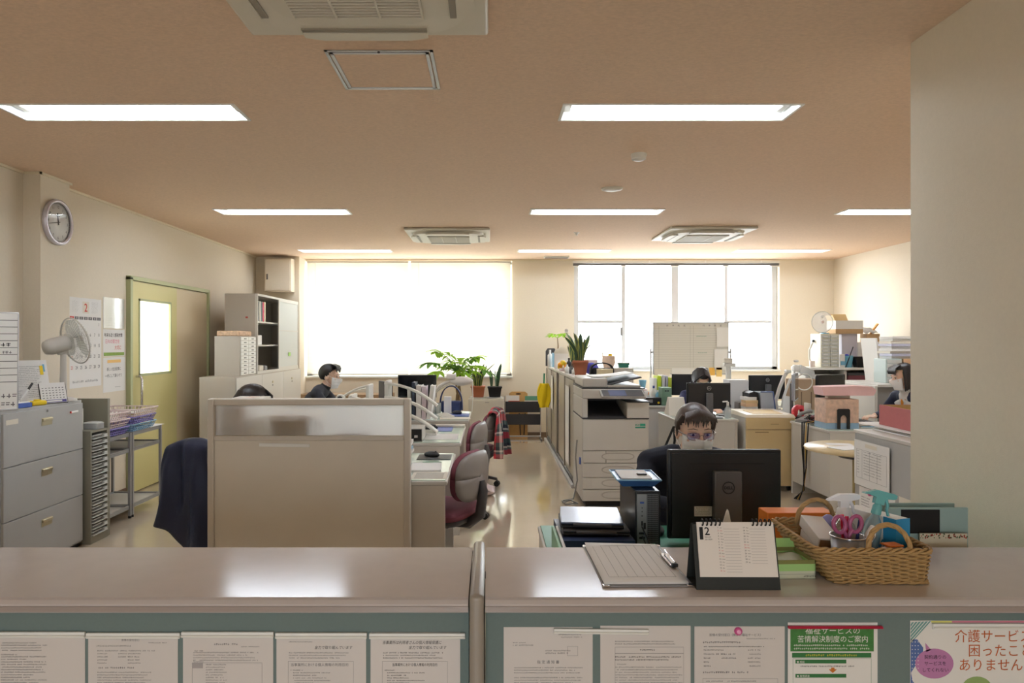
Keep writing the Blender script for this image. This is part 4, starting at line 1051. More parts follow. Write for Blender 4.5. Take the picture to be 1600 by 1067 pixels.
wall_sheet('notice_sheet', 'infection notice with pink lettering and a green strip, middle sheet by the door', 'notice', LW, 6.30, 6.67, 1.325, 1.57, p2, PAPER)
def p3(m, w_, h):
    m.box(.07, w_-.08, -.0016, -.0008, -.05, -.022, mat('peach_print', (240, 196, 120), .7)); m.text('新しい生活習慣に', .034, INK, (.06, -.0016, -.12), wide=.9); m.text('一杯にして暮らそう', .034, INK, (.03, -.0016, -.18), wide=.95); line(m, .2, -.27, .1, .008, INK)
wall_sheet('notice_sheet', 'white notice with a peach header, lowest sheet by the door', 'notice', LW, 6.30, 6.68, 1.0, 1.315, p3, PAPER)
# wall clock on the column
ck = thing('wall_clock', 'round white wall clock high on the column', 'clock', (-3.329, 5.40, CZ+185/F*5.43)); ck.rotation_euler.z = PI/2
m = MB(); m.lathe([(.168, 0), (.176, -.015), (.174, -.034), (.158, -.040), (.150, -.028)], (0, 0, 0), mat('pearl_rim', (216, 212, 220), .25, .3), 40, 'Y', False); m.build('rim', ck)
m = MB(); m.lathe([(.155, -.004), (.152, -.0185), (.0001, -.0186)], (0, 0, 0), mat('clock_face', (222, 222, 218), .4), 40, 'Y'); m.build('face', ck)
m = MB()
for h_ in range(12):
    a = PI/2-2*PI*(h_+1)/12; m.text(str(h_+1), .030, INK, (.118*math.cos(a), -.0192, .118*math.sin(a)-.011), align='CENTER')
for h_ in range(60):
    a = 2*PI*h_/60; m.tube([(.140*math.cos(a), -.0192, .140*math.sin(a)), (.147*math.cos(a), -.0192, .147*math.sin(a))], .0012, INK, 4)
m.box(-.02, .02, -.0194, -.019, .045, .052, INKG); m.build('numerals', ck)
for nm, ang, L_, w_ in (('hour_hand', math.radians(90-30*11.7), .07, .0045), ('minute_hand', math.radians(90-6*43), .115, .0032)):
    m = MB(); m.tube([(-.02*math.cos(ang), -.022, -.02*math.sin(ang)), (L_*math.cos(ang), -.022, L_*math.sin(ang))], [w_, w_*.6], BLACK, 6); m.build(nm, ck)
m = MB(); m.lathe([(.150, -.03), (.08, -.0335), (.0001, -.035)], (0, 0, 0), thin_mat('clock_glass', (235, 240, 245), .03, 0, .02, .05), 40, 'Y', False); m.build('glass', ck)
# desk fan on the filing cabinet
FANP = mat('fan_plastic', (200, 196, 188), .4); FANW = mat('fan_wire', (196, 196, 190), .35, .3)
def fan(label, loc, rz, pitch, poleh, R=.165, wires=44):
    r = thing('electric_fan', label, 'fan', loc, rz)
    m = MB(); m.lathe([(.085, 0), (.085, .012), (.06, .022), (.02, .026)], (0, 0, 0), FANP, 28); m.build('base', r)
    m = MB(); m.tube([(0, 0, .02), (0, 0, poleh*.6), (0, 0, poleh)], [.024, .021, .018], FANP, 14); m.build('pole', r)
    H = T(0, 0, poleh+.05, 0, pitch)
    m = MB(H); m.lathe([(.001, .13), (.045, .125), (.056, .09), (.058, .0), (.05, -.03), (.02, -.035)], (0, 0, 0), FANP, 24, 'Y'); m.box(-.02, .02, -.01, .05, -.07, -.04, FANP, .005); m.build('motor_housing', r)
    y0 = -.085
    m = MB(H)
    for s, yo in ((1, .042), (-1, -.038)):
        for k in range(wires):
            a = 2*PI*k/wires; m.tube([(.03*math.cos(a), y0+yo, .03*math.sin(a)), (R*.55*math.cos(a), y0+yo*.95, R*.55*math.sin(a)), (R*.92*math.cos(a), y0+yo*.5, R*.92*math.sin(a)), (R*math.cos(a), y0, R*math.sin(a))], .0011, FANW, 3, smooth=False)
        for q, f in ((.4, .97), (.75, .8)): m.tube([(R*q*math.cos(t), y0+yo*f, R*q*math.sin(t)) for t in [2*PI*i/32 for i in range(32)]], .0013, FANW, 4, closed=True)
    m.tube([(R*math.cos(t), y0, R*math.sin(t)) for t in [2*PI*i/40 for i in range(40)]], .005, FANP, 6, closed=True)
    m.lathe([(.034, y0-.036), (.03, y0-.045), (.0001, y0-.046)], (0, 0, 0), FANP, 20, 'Y'); m.build('grille', r)
    for k in range(3):
        m = MB(H @ Matrix.Rotation(2*PI*k/3, 4, 'Y')); m.sheet(lambda u, v: ((-.35+.7*v)*.03+(-.5+v)*.11*math.sin(PI*min(1, .15+u*.75)), y0+(-.012+.024*v), .02+u*(R-.035)), 8, 6, thin_mat('blade_plastic', (232, 236, 232), .45, .4, .2, .1), .002); m.build('blade', r)
    return r
fan('white desk fan turned toward the right on the filing cabinet', (-2.985, 4.93, 1.0445), math.radians(150), math.radians(-14), .35)
# on the filing cabinet
wb = thing('schedule_board', 'small ruled whiteboard sign leaning at the left edge of the photo', 'board', (-3.01, 4.19, 1.0445), math.radians(30)); wb.rotation_euler.x = math.radians(-7)
m = MB(); m.box(-.17, .17, .0, .012, 0, .60, ALU, .004); m.build('frame', wb)
m = MB(); m.box(-.163, .163, -.001, .0, .01, .592, WHITE)
for k in range(10): m.box(-.163, .163, -.002, -.001, .17+k*.042, .173+k*.042, INK)
m.text('公休', .045, INK, (-.02, -.002, .055), bold=.0008); m.text('公休', .045, INK, (-.02, -.002, .01), bold=.0008); line(m, .085, .10, .07, .026, INKG, -.002); line(m, .085, .05, .07, .026, INKG, -.002); m.text('在宅', .034, INK, (-.02, -.002, .115)); line(m, .02, .41, .1, .022, INK, -.002); line(m, .02, .36, .12, .016, INKG, -.002); m.build('face', wb)
pr = thing('document_holder', 'propped white printed sheets behind the blue tray on the filing cabinet', 'papers', (-2.99, 4.60, 1.0445), math.radians(62)); pr.rotation_euler.x = math.radians(-14)
m = MB(); m.box(-.13, .13, 0, .004, 0, .30, PAPER); para(m, -.09, .26, .17, 18, h=.005, lead=.012); m.build('sheets', pr)
m = MB(); m.box(.08, .10, -.003, 0, .20, .26, YEL); m.box(.10, .112, -.003, 0, .22, .27, LBLUE); m.build('index_tab', pr, 'yellow and blue index tabs')
m = MB(T(-3.03, 4.50, 1.0445, math.radians(50), math.radians(-10))); m.box(-.07, .07, 0, .003, 0, .12, PAPER); para(m, -.055, .10, .1, 6, h=.005, lead=.013); m.build('note_card', None, 'small printed card standing just behind the blue tray', 'card')
bt = thing('pen_tray', 'blue pen tray on the filing cabinet', 'tray', (-2.955, 4.40, 1.0445), math.radians(80))
m = MB(); m.box(-.075, .075, -.04, .04, 0, .004, BLUE)
for a in ((-.075, .075, -.04, -.036), (-.075, .075, .036, .04), (-.075, -.071, -.04, .04), (.071, .075, -.04, .04)): m.box(a[0], a[1], a[2], a[3], 0, .03, BLUE)
m.build('body', bt); m = MB(); m.box(-.068, .068, -.034, .034, .006, .036, PAPER, .004); m.build('paper_block', bt)
for i, (dx, tl) in enumerate(((-.03, -.6), (.035, .7))):
    q = thing('marker_pen', ('black marker leaning left in the blue pen tray', 'black marker leaning right in the blue pen tray')[i], 'pen', (-2.955, 4.40+dx, 1.085)); q.rotation_euler = (-tl, .15, 0)
    m = MB(); m.cyl((0, 0, 0), (0, 0, .09), .006, WHITE, seg=10); m.build('barrel', q); m = MB(); m.cyl((0, 0, .09), (0, 0, .14), .007, BLACK, seg=10); m.build('cap', q)
m = MB(); m.box(-.05, .05, -.03, .03, 0, .03, YEL, .01, 3); m.cyl((0, 0, .03), (0, 0, .038), .02, YEL, seg=16); m.build('tape_dispenser', None, 'yellow tape dispenser beside the blue pen tray', 'tape dispenser', loc=(-2.95, 4.59, 1.0445), rz=1.2)
d2 = thing('desk_calendar', 'small white desk calendar on a black easel beside the fan', 'desk calendar', (-2.96, 4.745, 1.0445), math.radians(62))
m = MB(); leanbox(m, -.09, .09, 0, .14, -.0015, 0, BLACKM, base=-.05); leanbox(m, -.09, .09, 0, .14, -.0015, 0, BLACKM, base=-.05, top_sign=-1); m.build('easel', d2)
m = MB(Matrix.Translation((0, -.05, 0)) @ Matrix.Rotation(-math.radians(15), 4, 'X')); m.box(-.085, .085, -.003, -.001, .005, .142, PAPER)
for i in range(5):
    for j in range(7): m.box(-.072+j*.022, -.062+j*.022, -.0036, -.003, .036+i*.017, .041+i*.017, INKG)
m.box(-.08, .08, -.0036, -.003, .008, .026, mat('indigo_print', (84, 80, 150), .5)); m.box(-.05, .05, -.004, -.0036, .012, .022, PAPER); m.build('page', d2)
m = MB(T(-2.95, 4.83, 1.0445)); m.box(-.0, .035, -.008, .008, 0, .09, thin_mat('pale_blue_clear', (170, 215, 230), .5, .4, .1, .1), .004); m.build('clear_stand', None, 'pale blue clear stand at the foot of the fan', 'stand')

# ---------------------------------------------------------------- cabinets in the far left corner
bxo = thing('panel_box', 'cream electrical panel box high in the far left corner', 'panel box', (0, 0, 0))
a = P(413, 403, 10.22); b = P(455, 455, 10.22)
m = MB(); m.box(a.x, b.x, 10.22, 10.419, b.z, a.z, WALL, .004); m.build('body', bxo)
m = MB(); m.box(a.x+.015, b.x-.015, 10.208, 10.2198, b.z+.015, a.z-.015, WALL, .003); m.build('door', bxo)
m = MB(); m.box(a.x+.035, a.x+.055, 10.20, 10.2078, 2.36, 2.44, MGREY, .003); m.build('latch', bxo)
BX, FXX = -3.18, -2.785
lc = thing('low_cabinet', 'long low pale grey steel cabinet under the bookcase', 'cabinet', (0, 0, 0))
m = MB(); m.box(BX, FXX, 7.71, 10.35, .05, 1.07, TAUPE, .003); m.build('body', lc)
m = MB(); m.box(BX+.02, FXX-.02, 7.73, 10.33, 0, .05, BLACKM); m.build('plinth', lc)
for k in range(3):
    y0 = 7.72+k*.875; m = MB(); m.box(FXX+.0005, FXX+.012, y0, y0+.868, .06, 1.055, PALE, .003); q = m.build('door', lc)
    m = MB(); m.box(FXX+.0125, FXX+.02, y0+.38, y0+.42, .93, .96, BRASS, .003); m.cyl((FXX+.0125, y0+.4, .905), (FXX+.018, y0+.4, .905), .009, DGREY, seg=10); m.build('door_handle', q)
bc = thing('bookcase', 'tall taupe steel bookcase with open glass doors on the low cabinet', 'bookcase', (0, 0, 0))
y0, y1, z0, z1 = 8.45, 10.25, 1.0705, 2.036; t = .02
m = MB(); m.box(BX, FXX-.03, y0, y0+t, z0, z1, TAUPE); m.box(BX, FXX-.03, y1-t, y1, z0, z1, TAUPE); m.box(BX, FXX-.03, y0+t, y1-t, z0, z0+t, TAUPE); m.box(BX, FXX-.03, y0+t, y1-t, z1-t, z1, TAUPE); m.box(BX, BX+.01, y0+t, y1-t, z0+t, z1-t, TAUPE); m.build('body', bc)
for z in (1.40, 1.69):
    m = MB(); m.box(BX+.0105, FXX-.045, y0+t, y1-t, z, z+.018, PALE); m.build('shelf', bc)
m = MB(); m.box(FXX-.03, FXX, y0, y1, z1-.025, z1, PALE); m.box(FXX-.03, FXX, y0, y1, z0, z0+.03, PALE); m.box(FXX-.03, FXX, y0, y0+.02, z0+.03, z1-.025, PALE); m.build('door_rail', bc)
m = MB(); yd = y0+.86
for a in ((yd, yd+.03, z0+.03, z1-.025), (y1-.03, y1, z0+.03, z1-.025), (yd+.03, y1-.03, z0+.03, z0+.05), (yd+.03, y1-.03, z1-.045, z1-.025), (yd+.03, y1-.03, 1.60, 1.612)): m.box(FXX-.014, FXX-.002, a[0], a[1], a[2], a[3], PALE)
q = m.build('glass_door', bc); m = MB(); m.box(FXX-.010, FXX-.007, yd+.03, y1-.03, z0+.05, z1-.045, thin_mat('ribbed_glass', (238, 242, 240), .85, .3, .2, .10)); m.build('door_pane', q)
m = MB(); m.box(FXX-.002, FXX, y0+1.3, y0+1.4, 1.26, 1.31, mat('green_sticker', (130, 180, 70), .5)); m.build('sticker', q, 'green sticker')
m = MB(); m.box(BX+.25, BX+.28, y0-.0015, y0-.0003, 1.74, 1.76, mat('red_sticker', (180, 70, 60), .5)); m.box(BX+.25, BX+.33, y0-.0015, y0-.0003, 1.48, 1.50, mat('red_sticker', (180, 70, 60), .5)); m.build('sticker', bc, 'small red sticker strips')
cols = [(230, 230, 226), (226, 226, 224), (70, 70, 74), (240, 238, 232), (90, 100, 110), (200, 40, 90), (236, 226, 190)]
for k, c in enumerate(cols):
    bb = binder('%s binder on the top shelf of the tall bookcase, number %d from the front' % (('white', 'pale grey', 'charcoal', 'ivory', 'slate', 'magenta', 'cream')[k], k+1), FXX-.17, y0+.06+k*.062, 1.7085, .045, .24, .25-.004*(k % 3), mat('binder_%d' % k, c, .5), PI/2, 'binders in the tall bookcase')
    bb['label'] = ('white binder nearest the end on the top shelf of the bookcase', 'pale grey binder second on the top shelf of the bookcase', 'charcoal binder on the top shelf of the bookcase', 'ivory binder on the top shelf of the bookcase', 'slate binder on the top shelf of the bookcase', 'magenta binder on the top shelf of the bookcase', 'cream binder, the last on the top shelf of the bookcase')[k]
binder('light blue binder on the middle shelf of the bookcase', FXX-.17, y0+.05, 1.4185, .04, .22, .2, LBLUE, PI/2, 'binders in the tall bookcase')
binder('leaning magenta binder on the middle shelf of the bookcase', FXX-.17, y0+.14, 1.4185, .04, .22, .24, mat('magenta_card', (200, 40, 90), .5), PI/2, 'binders in the tall bookcase')
m = MB(); m.box(-.06, .06, -.1, .1, 0, .12, PAPER, .006); m.build('paper_box', None, 'low white box on the middle shelf of the bookcase', 'box', loc=(FXX-.15, y0+.34, 1.4185))
m = MB(); m.lathe([(.001, 0), (.03, .001), (.03, .1), (.014, .13), (.014, .15), (.001, .151)], (0, 0, 0), LBLUE, 18); m.build('bottle', None, 'light blue bottle on the bottom shelf of the bookcase', 'bottle', loc=(FXX-.10, y0+.08, z0+t+.002))
m = MB(); m.lathe([(.001, 0), (.022, .001), (.022, .15), (.01, .19), (.001, .192)], (0, 0, 0), mat('cream_plastic', (226, 214, 180), .4), 18); m.build('bottle', None, 'cream bottle on the bottom shelf of the bookcase', 'bottle', loc=(FXX-.12, y0+.16, z0+t+.002))
m = MB(); m.box(-.06, .06, -.08, .08, 0, .07, PAPERG, .01); m.build('small_box', None, 'small pale box on the bottom shelf of the bookcase', 'box', loc=(FXX-.12, y0+.33, z0+t+.002))
m = MB(); m.box(-.05, .05, -.05, .05, 0, .06, MGREY, .01); m.build('small_box', None, 'small grey box on the bottom shelf of the bookcase', 'box', loc=(FXX-.12, y0+.55, z0+t+.002))
du = thing('letter_drawers', 'grey case of small white letter drawers on the low cabinet', 'drawer unit', (0, 0, 0))
m = MB(); m.box(-3.08, FXX-.01, 7.88, 8.40, 1.0705, 1.52, TAUPE, .003); m.build('case', du)
for c_ in range(2):
    for k in range(10):
        m = MB(); yy = 7.895+c_*.252; zz = 1.082+k*.0433; m.box(FXX-.0095, FXX, yy, yy+.24, zz, zz+.039, WHITE, .002); q = m.build('drawer', du)
        m = MB(); m.box(FXX+.0005, FXX+.01, yy+.09, yy+.15, zz+.014, zz+.024, MGREY, .002); m.build('drawer_handle', q)
m = MB(); m.box(-.13, .13, -.2, .2, 0, .06, mat('floral_paper', (216, 180, 150), .7, noise=.55, nscale=40), .01); m.build('wrapped_box', None, 'flat box in floral wrapping on the letter drawers', 'box', loc=(-2.95, 8.14, 1.521))
# ---------------------------------------------------------------- low partition in front of the left desks
PT = mat('taupe_vinyl_partition', (222, 214, 200), .55, noise=.04, nscale=5, bump=.15, bscale=60); PF = mat('taupe_partition_frame', (208, 200, 188), .4)
pt = thing('partition', 'taupe office partition with a frosted glass strip behind the left counter', 'partition', (0, 3.8, 0))
xa, xb = px(327, 3.8), px(642, 3.8); zt_ = pz(622, 3.8); zg = pz(683, 3.8)
m = MB(); m.box(xa, xa+.035, -.03, .03, 0, zt_, PF, .006); m.build('post', pt)
m = MB(); m.box(xb-.035, xb, -.03, .03, 0, zt_, PF, .006); m.build('post', pt)
m = MB(); m.box(xa+.0352, xb-.0352, -.028, .028, zt_-.035, zt_, PF, .006); m.build('top_rail', pt)
m = MB(); m.box(xa+.0352, xb-.0352, -.028, .028, zg-.012, zg+.012, PF, .003); m.build('middle_rail', pt)
m = MB(); m.box(xa+.0352, xb-.0352, -.02, .02, .06, zg-.0122, PT, .003); m.build('panel', pt)
m = MB(); m.box(xa+.0352, xb-.0352, -.028, .028, .0, .06, PF, .003); m.build('bottom_rail', pt)
FG = bpy.data.materials.new('frosted_strip'); FG.use_nodes = True; _nt = FG.node_tree; _nt.nodes.clear()
_o = _nt.nodes.new('ShaderNodeOutputMaterial'); _r = _nt.nodes.new('ShaderNodeBsdfRefraction'); _r.inputs['Roughness'].default_value = .30; _r.inputs['IOR'].default_value = 1.12; _r.inputs[0].default_value = (.93, .95, .98, 1)
_t = _nt.nodes.new('ShaderNodeBsdfTranslucent'); _t.inputs[0].default_value = (.96, .98, 1, 1); _x = _nt.nodes.new('ShaderNodeMixShader'); _x.inputs[0].default_value = .85
_nt.links.new(_r.outputs[0], _x.inputs[1]); _nt.links.new(_t.outputs[0], _x.inputs[2]); _nt.links.new(_x.outputs[0], _o.inputs[0])
m = MB(); m.raw([(xa+.0355, 0, zg+.0122), (xb-.0355, 0, zg+.0122), (xb-.0355, 0, zt_-.0352), (xa+.0355, 0, zt_-.0352)], [(0, 1, 2, 3)], FG); m.build('frosted_pane', pt)
m = MB(); m.box(-.135, .135, -.008, 0, -.009, .009, WHITE, .002); q = m.build('magnet_bar', None, 'white magnetic bar on the taupe partition', 'magnet bar', loc=(px(444, 3.77), 3.7795, pz(695, 3.775))); q.rotation_euler.y = math.radians(1)
# ---------------------------------------------------------------- bank of desks behind it
slab_desk('steel desk nearest the partition on the aisle side', -.86, -.232, 3.85, 4.80, user='+x', ped=False)
slab_desk('steel desk in the middle of the aisle row', -.86, -.215, 5.30, 6.35, user='+x', ped=False)
slab_desk('steel desk at the far end of the aisle row', -.86, -.20, 6.82, 7.68, user='+x', ped=False)
slab_desk('steel desk of the seated dark-haired person behind the partition', -1.50, -.875, 3.85, 4.95, user='-x', ped=False)
slab_desk('empty steel desk between the two seated people of the left row', -1.50, -.875, 5.0, 6.45, user='-x')
slab_desk('steel desk of the masked man in profile', -1.50, -.875, 6.6, 7.75, user='-x', ped=False)
office_chair('maroon swivel chair nearest the counter, pulled up to the aisle desk', (-.305, 4.43, 0), math.radians(-90-26), .42, .785)
office_chair('maroon swivel chair at the middle aisle desk, half behind the nearest one', (-.31, 5.86, 0), math.radians(-90-14), .42, .80)
c3 = office_chair('swivel chair under the tartan blanket at the far aisle desk', (-.20, 7.18, 0), math.radians(-90-15), .38, .73)
# tartan blanket hung over the third chair
def tartan():
    m = bpy.data.materials.new('tartan_wool'); m.use_nodes = True; nt = m.node_tree; b = nt.nodes['Principled BSDF']; b.inputs['Roughness'].default_value = .95
    uv = nt.nodes.new('ShaderNodeAttribute'); uv.attribute_name = 'weave'; sp = nt.nodes.new('ShaderNodeSeparateXYZ'); nt.links.new(uv.outputs['Vector'], sp.inputs[0])
    prev = None
    for ax in (0, 1):
        mm = nt.nodes.new('ShaderNodeMath'); mm.operation = 'FRACT'; nt.links.new(sp.outputs[ax], mm.inputs[0])
        r = nt.nodes.new('ShaderNodeValToRGB'); r.color_ramp.interpolation = 'CONSTANT'; e = r.color_ramp.elements
        e[0].position = 0; e[0].color = lin((190, 50, 60))+(1,); e[1].position = .3; e[1].color = lin((60, 84, 84))+(1,)
        for p_, c_ in ((.55, (28, 36, 52)), (.72, (226, 220, 210)), (.82, (90, 100, 100)), (.93, (190, 50, 60))):
            q = e.new(p_); q.color = lin(c_)+(1,)
        nt.links.new(mm.outputs[0], r.inputs[0])
        if prev is None: prev = r
        else:
            mx = nt.nodes.new('ShaderNodeMix'); mx.data_type = 'RGBA'; mx.inputs[0].default_value = .5
            nt.links.new(prev.outputs[0], mx.inputs[6]); nt.links.new(r.outputs[0], mx.inputs[7]); nt.links.new(mx.outputs[2], b.inputs['Base Color'])
    return m
def drape(name, label, cat, loc, rz, mm, topz, w0, w1, front, back, fold=.03, uvs=None, seed=3, off=.0, group=None, tip=0, freq=19):
    """cloth hung over a chair back: u across, v from the front hem over the top to the back hem; +Y is the outside of the back"""
    random.seed(seed); ph = [random.uniform(0, 6) for _ in range(4)]
    nu, nv = 34, 36; th = .008
    def f(u, v):
        s = v*(front+back)-front      # signed length from the ridge
        a = abs(s); w_ = w0+(w1-w0)*min(1, a/max(back, front)); x = (u-.5)*w_
        arch = .045*(1-(2*u-1)**2)-.02
        r_ = .05
        if a < r_*1.4: y = r_*math.sin(s/r_*1.0); z = topz+arch-r_*.5*(s/r_)**2*.6
        else:
            y = math.copysign(r_*.98+.05*(a-r_*1.4)*(1 if s > 0 else .2), s); z = topz+arch-r_*.6-(a-r_*1.4)
        k = min(1, a/.2)
        y += k*fold*(math.sin(u*freq+ph[0]+s*3)+.5*math.sin(u*freq*1.9+ph[1]-s*5))*(1 if s > 0 else -.4)
        z += k*.03*math.sin(u*7+ph[2])*(a/.4)
        if tip and s > 0: z -= tip*(a/back)*(1-abs(2*u-.9))*1.0
        x += .02*math.sin(s*9+ph[3])*k
        return (x, y+off, z)
    m = MB(); m.sheet(f, nu, nv, mm, th)
    o = m.build(name, None, label, cat, group, loc=loc, rz=rz)
    if uvs:
        at = o.data.attributes.new('weave', 'FLOAT_VECTOR', 'POINT'); k = 0; vals = []
        per = (nu+1)*(nv+1)
        n = len(o.data.vertices)
        for i in range(n):
            j = i % per; u, v = (j//(nv+1))/nu, (j % (nv+1))/nv; vals += [u*uvs[0], v*uvs[1], 0]
        at.data.foreach_set('vector', vals)
    return o
drape('tartan_blanket', 'red, green and white tartan blanket over the far aisle chair', 'blanket', (.07, 7.11, 0), math.radians(-105), tartan(), .775, .30, .50, .22, .46, .03, (3.2, 4.2), 5, tip=.10)
m = MB(); m.sheet(lambda u, v: (-.12+.24*u, -.1+.2*v, .05+.05*math.sin(PI*u)**.5*math.sin(PI*v)**.5+.012*math.sin(12*u)*math.cos(9*v)), 14, 14, PNK, .004); m.sheet(lambda u, v: (-.12+.24*u, -.1+.2*v, .045-.043*math.sin(PI*u)**.3*math.sin(PI*v)**.3), 14, 14, PNK, .004)
m.build('fleece_cushion', None, 'pale fleecy bundle on the floor by the far aisle chair', 'cushion', loc=(-.07, 6.70, .002))
# navy jacket on the chair left of the partition
jc = office_chair('swivel chair behind the partition under the navy jacket', (-1.66, 4.50, 0), math.radians(155), .42, .80)
drape('navy_jacket', 'navy padded jacket hung over a chair back left of the partition', 'jacket', (-1.66-.265*math.sin(math.radians(155)), 4.50+.265*math.cos(math.radians(155)), 0), math.radians(155), mat('navy_jacket_cloth', (18, 27, 56), .5, noise=.15, nscale=8, bump=.5, bscale=120), .85, .36, .60, .14, .56, .022, None, 4, off=0, tip=.20, freq=13)
# ---------------------------------------------------------------- things on the aisle desks
DZ = .7005
CAR = mat('file_carton_tan', (196, 168, 128), .7)
cbx = carton('tan and grey file box blurred behind the frosted strip', px(442, 4.05), px(508, 4.05), 3.87, 4.08, DZ, 1.066, mat('file_box_taupe', (170, 156, 138), .7), lid=CAR)
carton('dark grey flat device blurred behind the frosted strip', px(540, 4.05), px(592, 4.05), 3.87, 4.06, DZ, .975, mat('device_slate', (86, 86, 104), .5), 'device', 'desk_device')
ds = thing('file_stand', 'tall pale file stand blurred at the left end of the frosted strip', 'file stand', (-1.37, 4.0, DZ))
for i_, c_ in enumerate(((220, 214, 206), (226, 206, 196), (236, 230, 220))): m = MB(); m.box(-.09+i_*.062, -.033+i_*.062, -.12, .12, 0, .44, mat('filecol_%d' % i_, c_, .7), .002); m.build('file', ds)
# clear-topped glass and printed sheets on desk one
def sheetpad(name, label, x, y, z, w_, d_, mm, rz=0, cat='papers', th=.004, lines=0):
    m = MB(); m.box(-w_/2, w_/2, -d_/2, d_/2, 0, th, mm, .001, 1)
    for i in range(lines): m.box(-w_*.4, w_*.4, -d_*.4+i*d_*.8/lines, -d_*.4+i*d_*.8/lines+.003, th, th+.0004, INKG)
    return m.build(name, None, label, cat, loc=(x, y, z), rz=rz)
mp = sheetpad('mouse_mat', 'dark oval mouse pad on the nearest aisle desk', -.36, 4.62, DZ, .22, .2, DGREY, 0, 'mouse pad', .004)
mouse('black mouse on the nearest aisle desk', (-.38, 4.63, DZ+.0045), math.radians(70))
sheetpad('notebook', 'white notebook with dark clips on the nearest aisle desk', -.38, 4.22, DZ, .18, .26, PAPER, .05, 'notebook', .012, 0)
sheetpad('printed_sheet', 'ruled sheet at the front corner of the nearest aisle desk', -.34, 3.99, DZ, .20, .21, PAPERG, 0, 'papers', .001, 12)
sheetpad('green_mat', 'green cloth pad under the mouse mat of the nearest aisle desk', -.36, 4.40, DZ, .12, .06, mat('green_felt', (70, 130, 90), .8), 0, 'pad', .003)
keyboard('black keyboard half hidden by the partition edge on the nearest aisle desk', (-.60, 4.25, DZ), math.radians(-90))
stack('pale folders stacked at the back of the nearest aisle desk', -.66, 4.66, DZ, 5, .28, .2, .10, [PAPERG, PAPER, LBL])
# document rack of white wire arms above the partition (angled trays)
def arm_rack(label, x, y, z, rz, h=.36, L=.46, mm=None, n=3):
    r = thing('document_rack', label, 'document rack', (x, y, z), rz); mm = mm or OFFW
    for k in range(n):
        m = MB(); pts = []
        for i in range(11):
            t = i/10; pts.append((-L/2+L*t, 0, h-k*.08-.42*h*t*t-(.03*k)))
        m.tube([(p[0], -.11, p[2]) for p in pts], .011, mm, 8); m.build('curved_arm', r)
        m = MB(); m.sheet(lambda u, v: (-L/2+L*u, -.10+.2*v, h-k*.08-.42*h*u*u-.03*k-.012), 10, 4, mm, .004); m.build('tray', r)
    m = MB()
    m.box(-L/2, -L/2+.03, -.115, .115, 0, h+.02, mm, .006); m.build('back_plate', r)
    m = MB(); m.box(-L/2, L/2, -.12, .12, 0, .02, mm, .004); m.build('base', r)
    return r
arm_rack('white curved document rack rising behind the right end of the partition', -.64, 5.80, DZ, 0, .42, .42)
arm_rack('white curved document rack in front of the masked man', -1.22, 6.25, DZ, math.radians(180), .36, .34, n=2)
arm_rack('small white document rack in the middle of the left desks', -1.02, 5.75, DZ, math.radians(0), .31, .22, n=1)
tag(pencup('black round cup beside the small white rack on the left desks', -1.10, 6.55, DZ, .045, .13, BLACKM, 0), None)
r = thing('webcam', 'round dark lens device peeping over the partition', 'device', (-1.19, 5.62, DZ)); m = MB(); m.cyl((0, 0, 0), (0, 0, .27), .012, OFFW); m.build('stem', r); m = MB(); m.lathe([(.034, -.02), (.04, 0), (.036, .03), (.0001, .031)], (0, 0, .30), OFFW, 20, 'Y'); m.lathe([(.024, -.022), (.0001, -.023)], (0, 0, .30), BLACK, 20, 'Y'); m.build('head', r)
# the computer tower and clutter right of the partition
pcx = thing('computer_box', 'small silver computer with a black face at the middle aisle desk', 'computer', (-.66, 5.47, DZ)); m = MB(); m.box(-.09, .15, -.13, .12, 0, .10, PALE, .004); m.build('case', pcx)
m = MB(); m.box(-.085, .145, -.136, -.1305, .006, .094, BLACK); m.build('front', pcx); m = MB(); [m.box(-.06+i*.05, -.035+i*.05, -.139, -.1365, .03, .05, CHROME) for i in range(4)]; m.build('ports', pcx)
sheetpad('mouse_mat', 'blue mouse mat on the middle aisle desk', -.42, 6.12, DZ, .2, .34, BLUE, 0, 'mouse pad')
mouse('black mouse on the blue mat of the middle aisle desk', (-.50, 6.10, DZ+.0045), math.radians(80))
keyboard('black keyboard at the back of the middle aisle desk', (-.56, 6.12, DZ+.005), math.radians(-90), .30)
sheetpad('printed_sheet', 'bright white sheet under glass on the middle aisle desk', -.38, 5.62, DZ, .26, .34, PAPER, 0, 'papers', .001)
sheetpad('notebook', 'long pale notebook behind the blue mat of the middle aisle desk', -.36, 6.26, DZ+.0, .28, .09, PAPERG, 0, 'notebook', .02)
# far aisle desk
sheetpad('printed_sheet', 'fan of pale sheets at the front of the far aisle desk', -.34, 6.93, DZ, .30, .16, PAPERG, .08, 'papers', .006)
sheetpad('blue_folder', 'blue folder on the far aisle desk', -.36, 7.25, DZ, .30, .24, BLUE, 0, 'folder', .006)
keyboard('white keyboard at the far aisle desk', (-.45, 7.12, DZ), math.radians(-75), .34, .12, WHITE, OFFW)
mouse('black mouse on the blue folder of the far aisle desk', (-.34, 7.34, DZ+.007), math.radians(70))
carton('white upright carton on the far aisle desk', px(694, 7.4), px(705, 7.4), 7.36, 7.44, DZ, .88, PAPER, 'box', 'white_box')
m = MB(); m.lathe([(.033, 0), (.036, .11), (.033, .11), (.031, .003), (.0001, .003)], (0, 0, 0), thin_mat('clear_cup_plastic', (210, 220, 220), .4, .4, .1, .15), 18); m.build('tumbler', None, 'clear tumbler beside the white carton on the far aisle desk', 'cup', loc=(px(684, 7.45), 7.45, DZ))
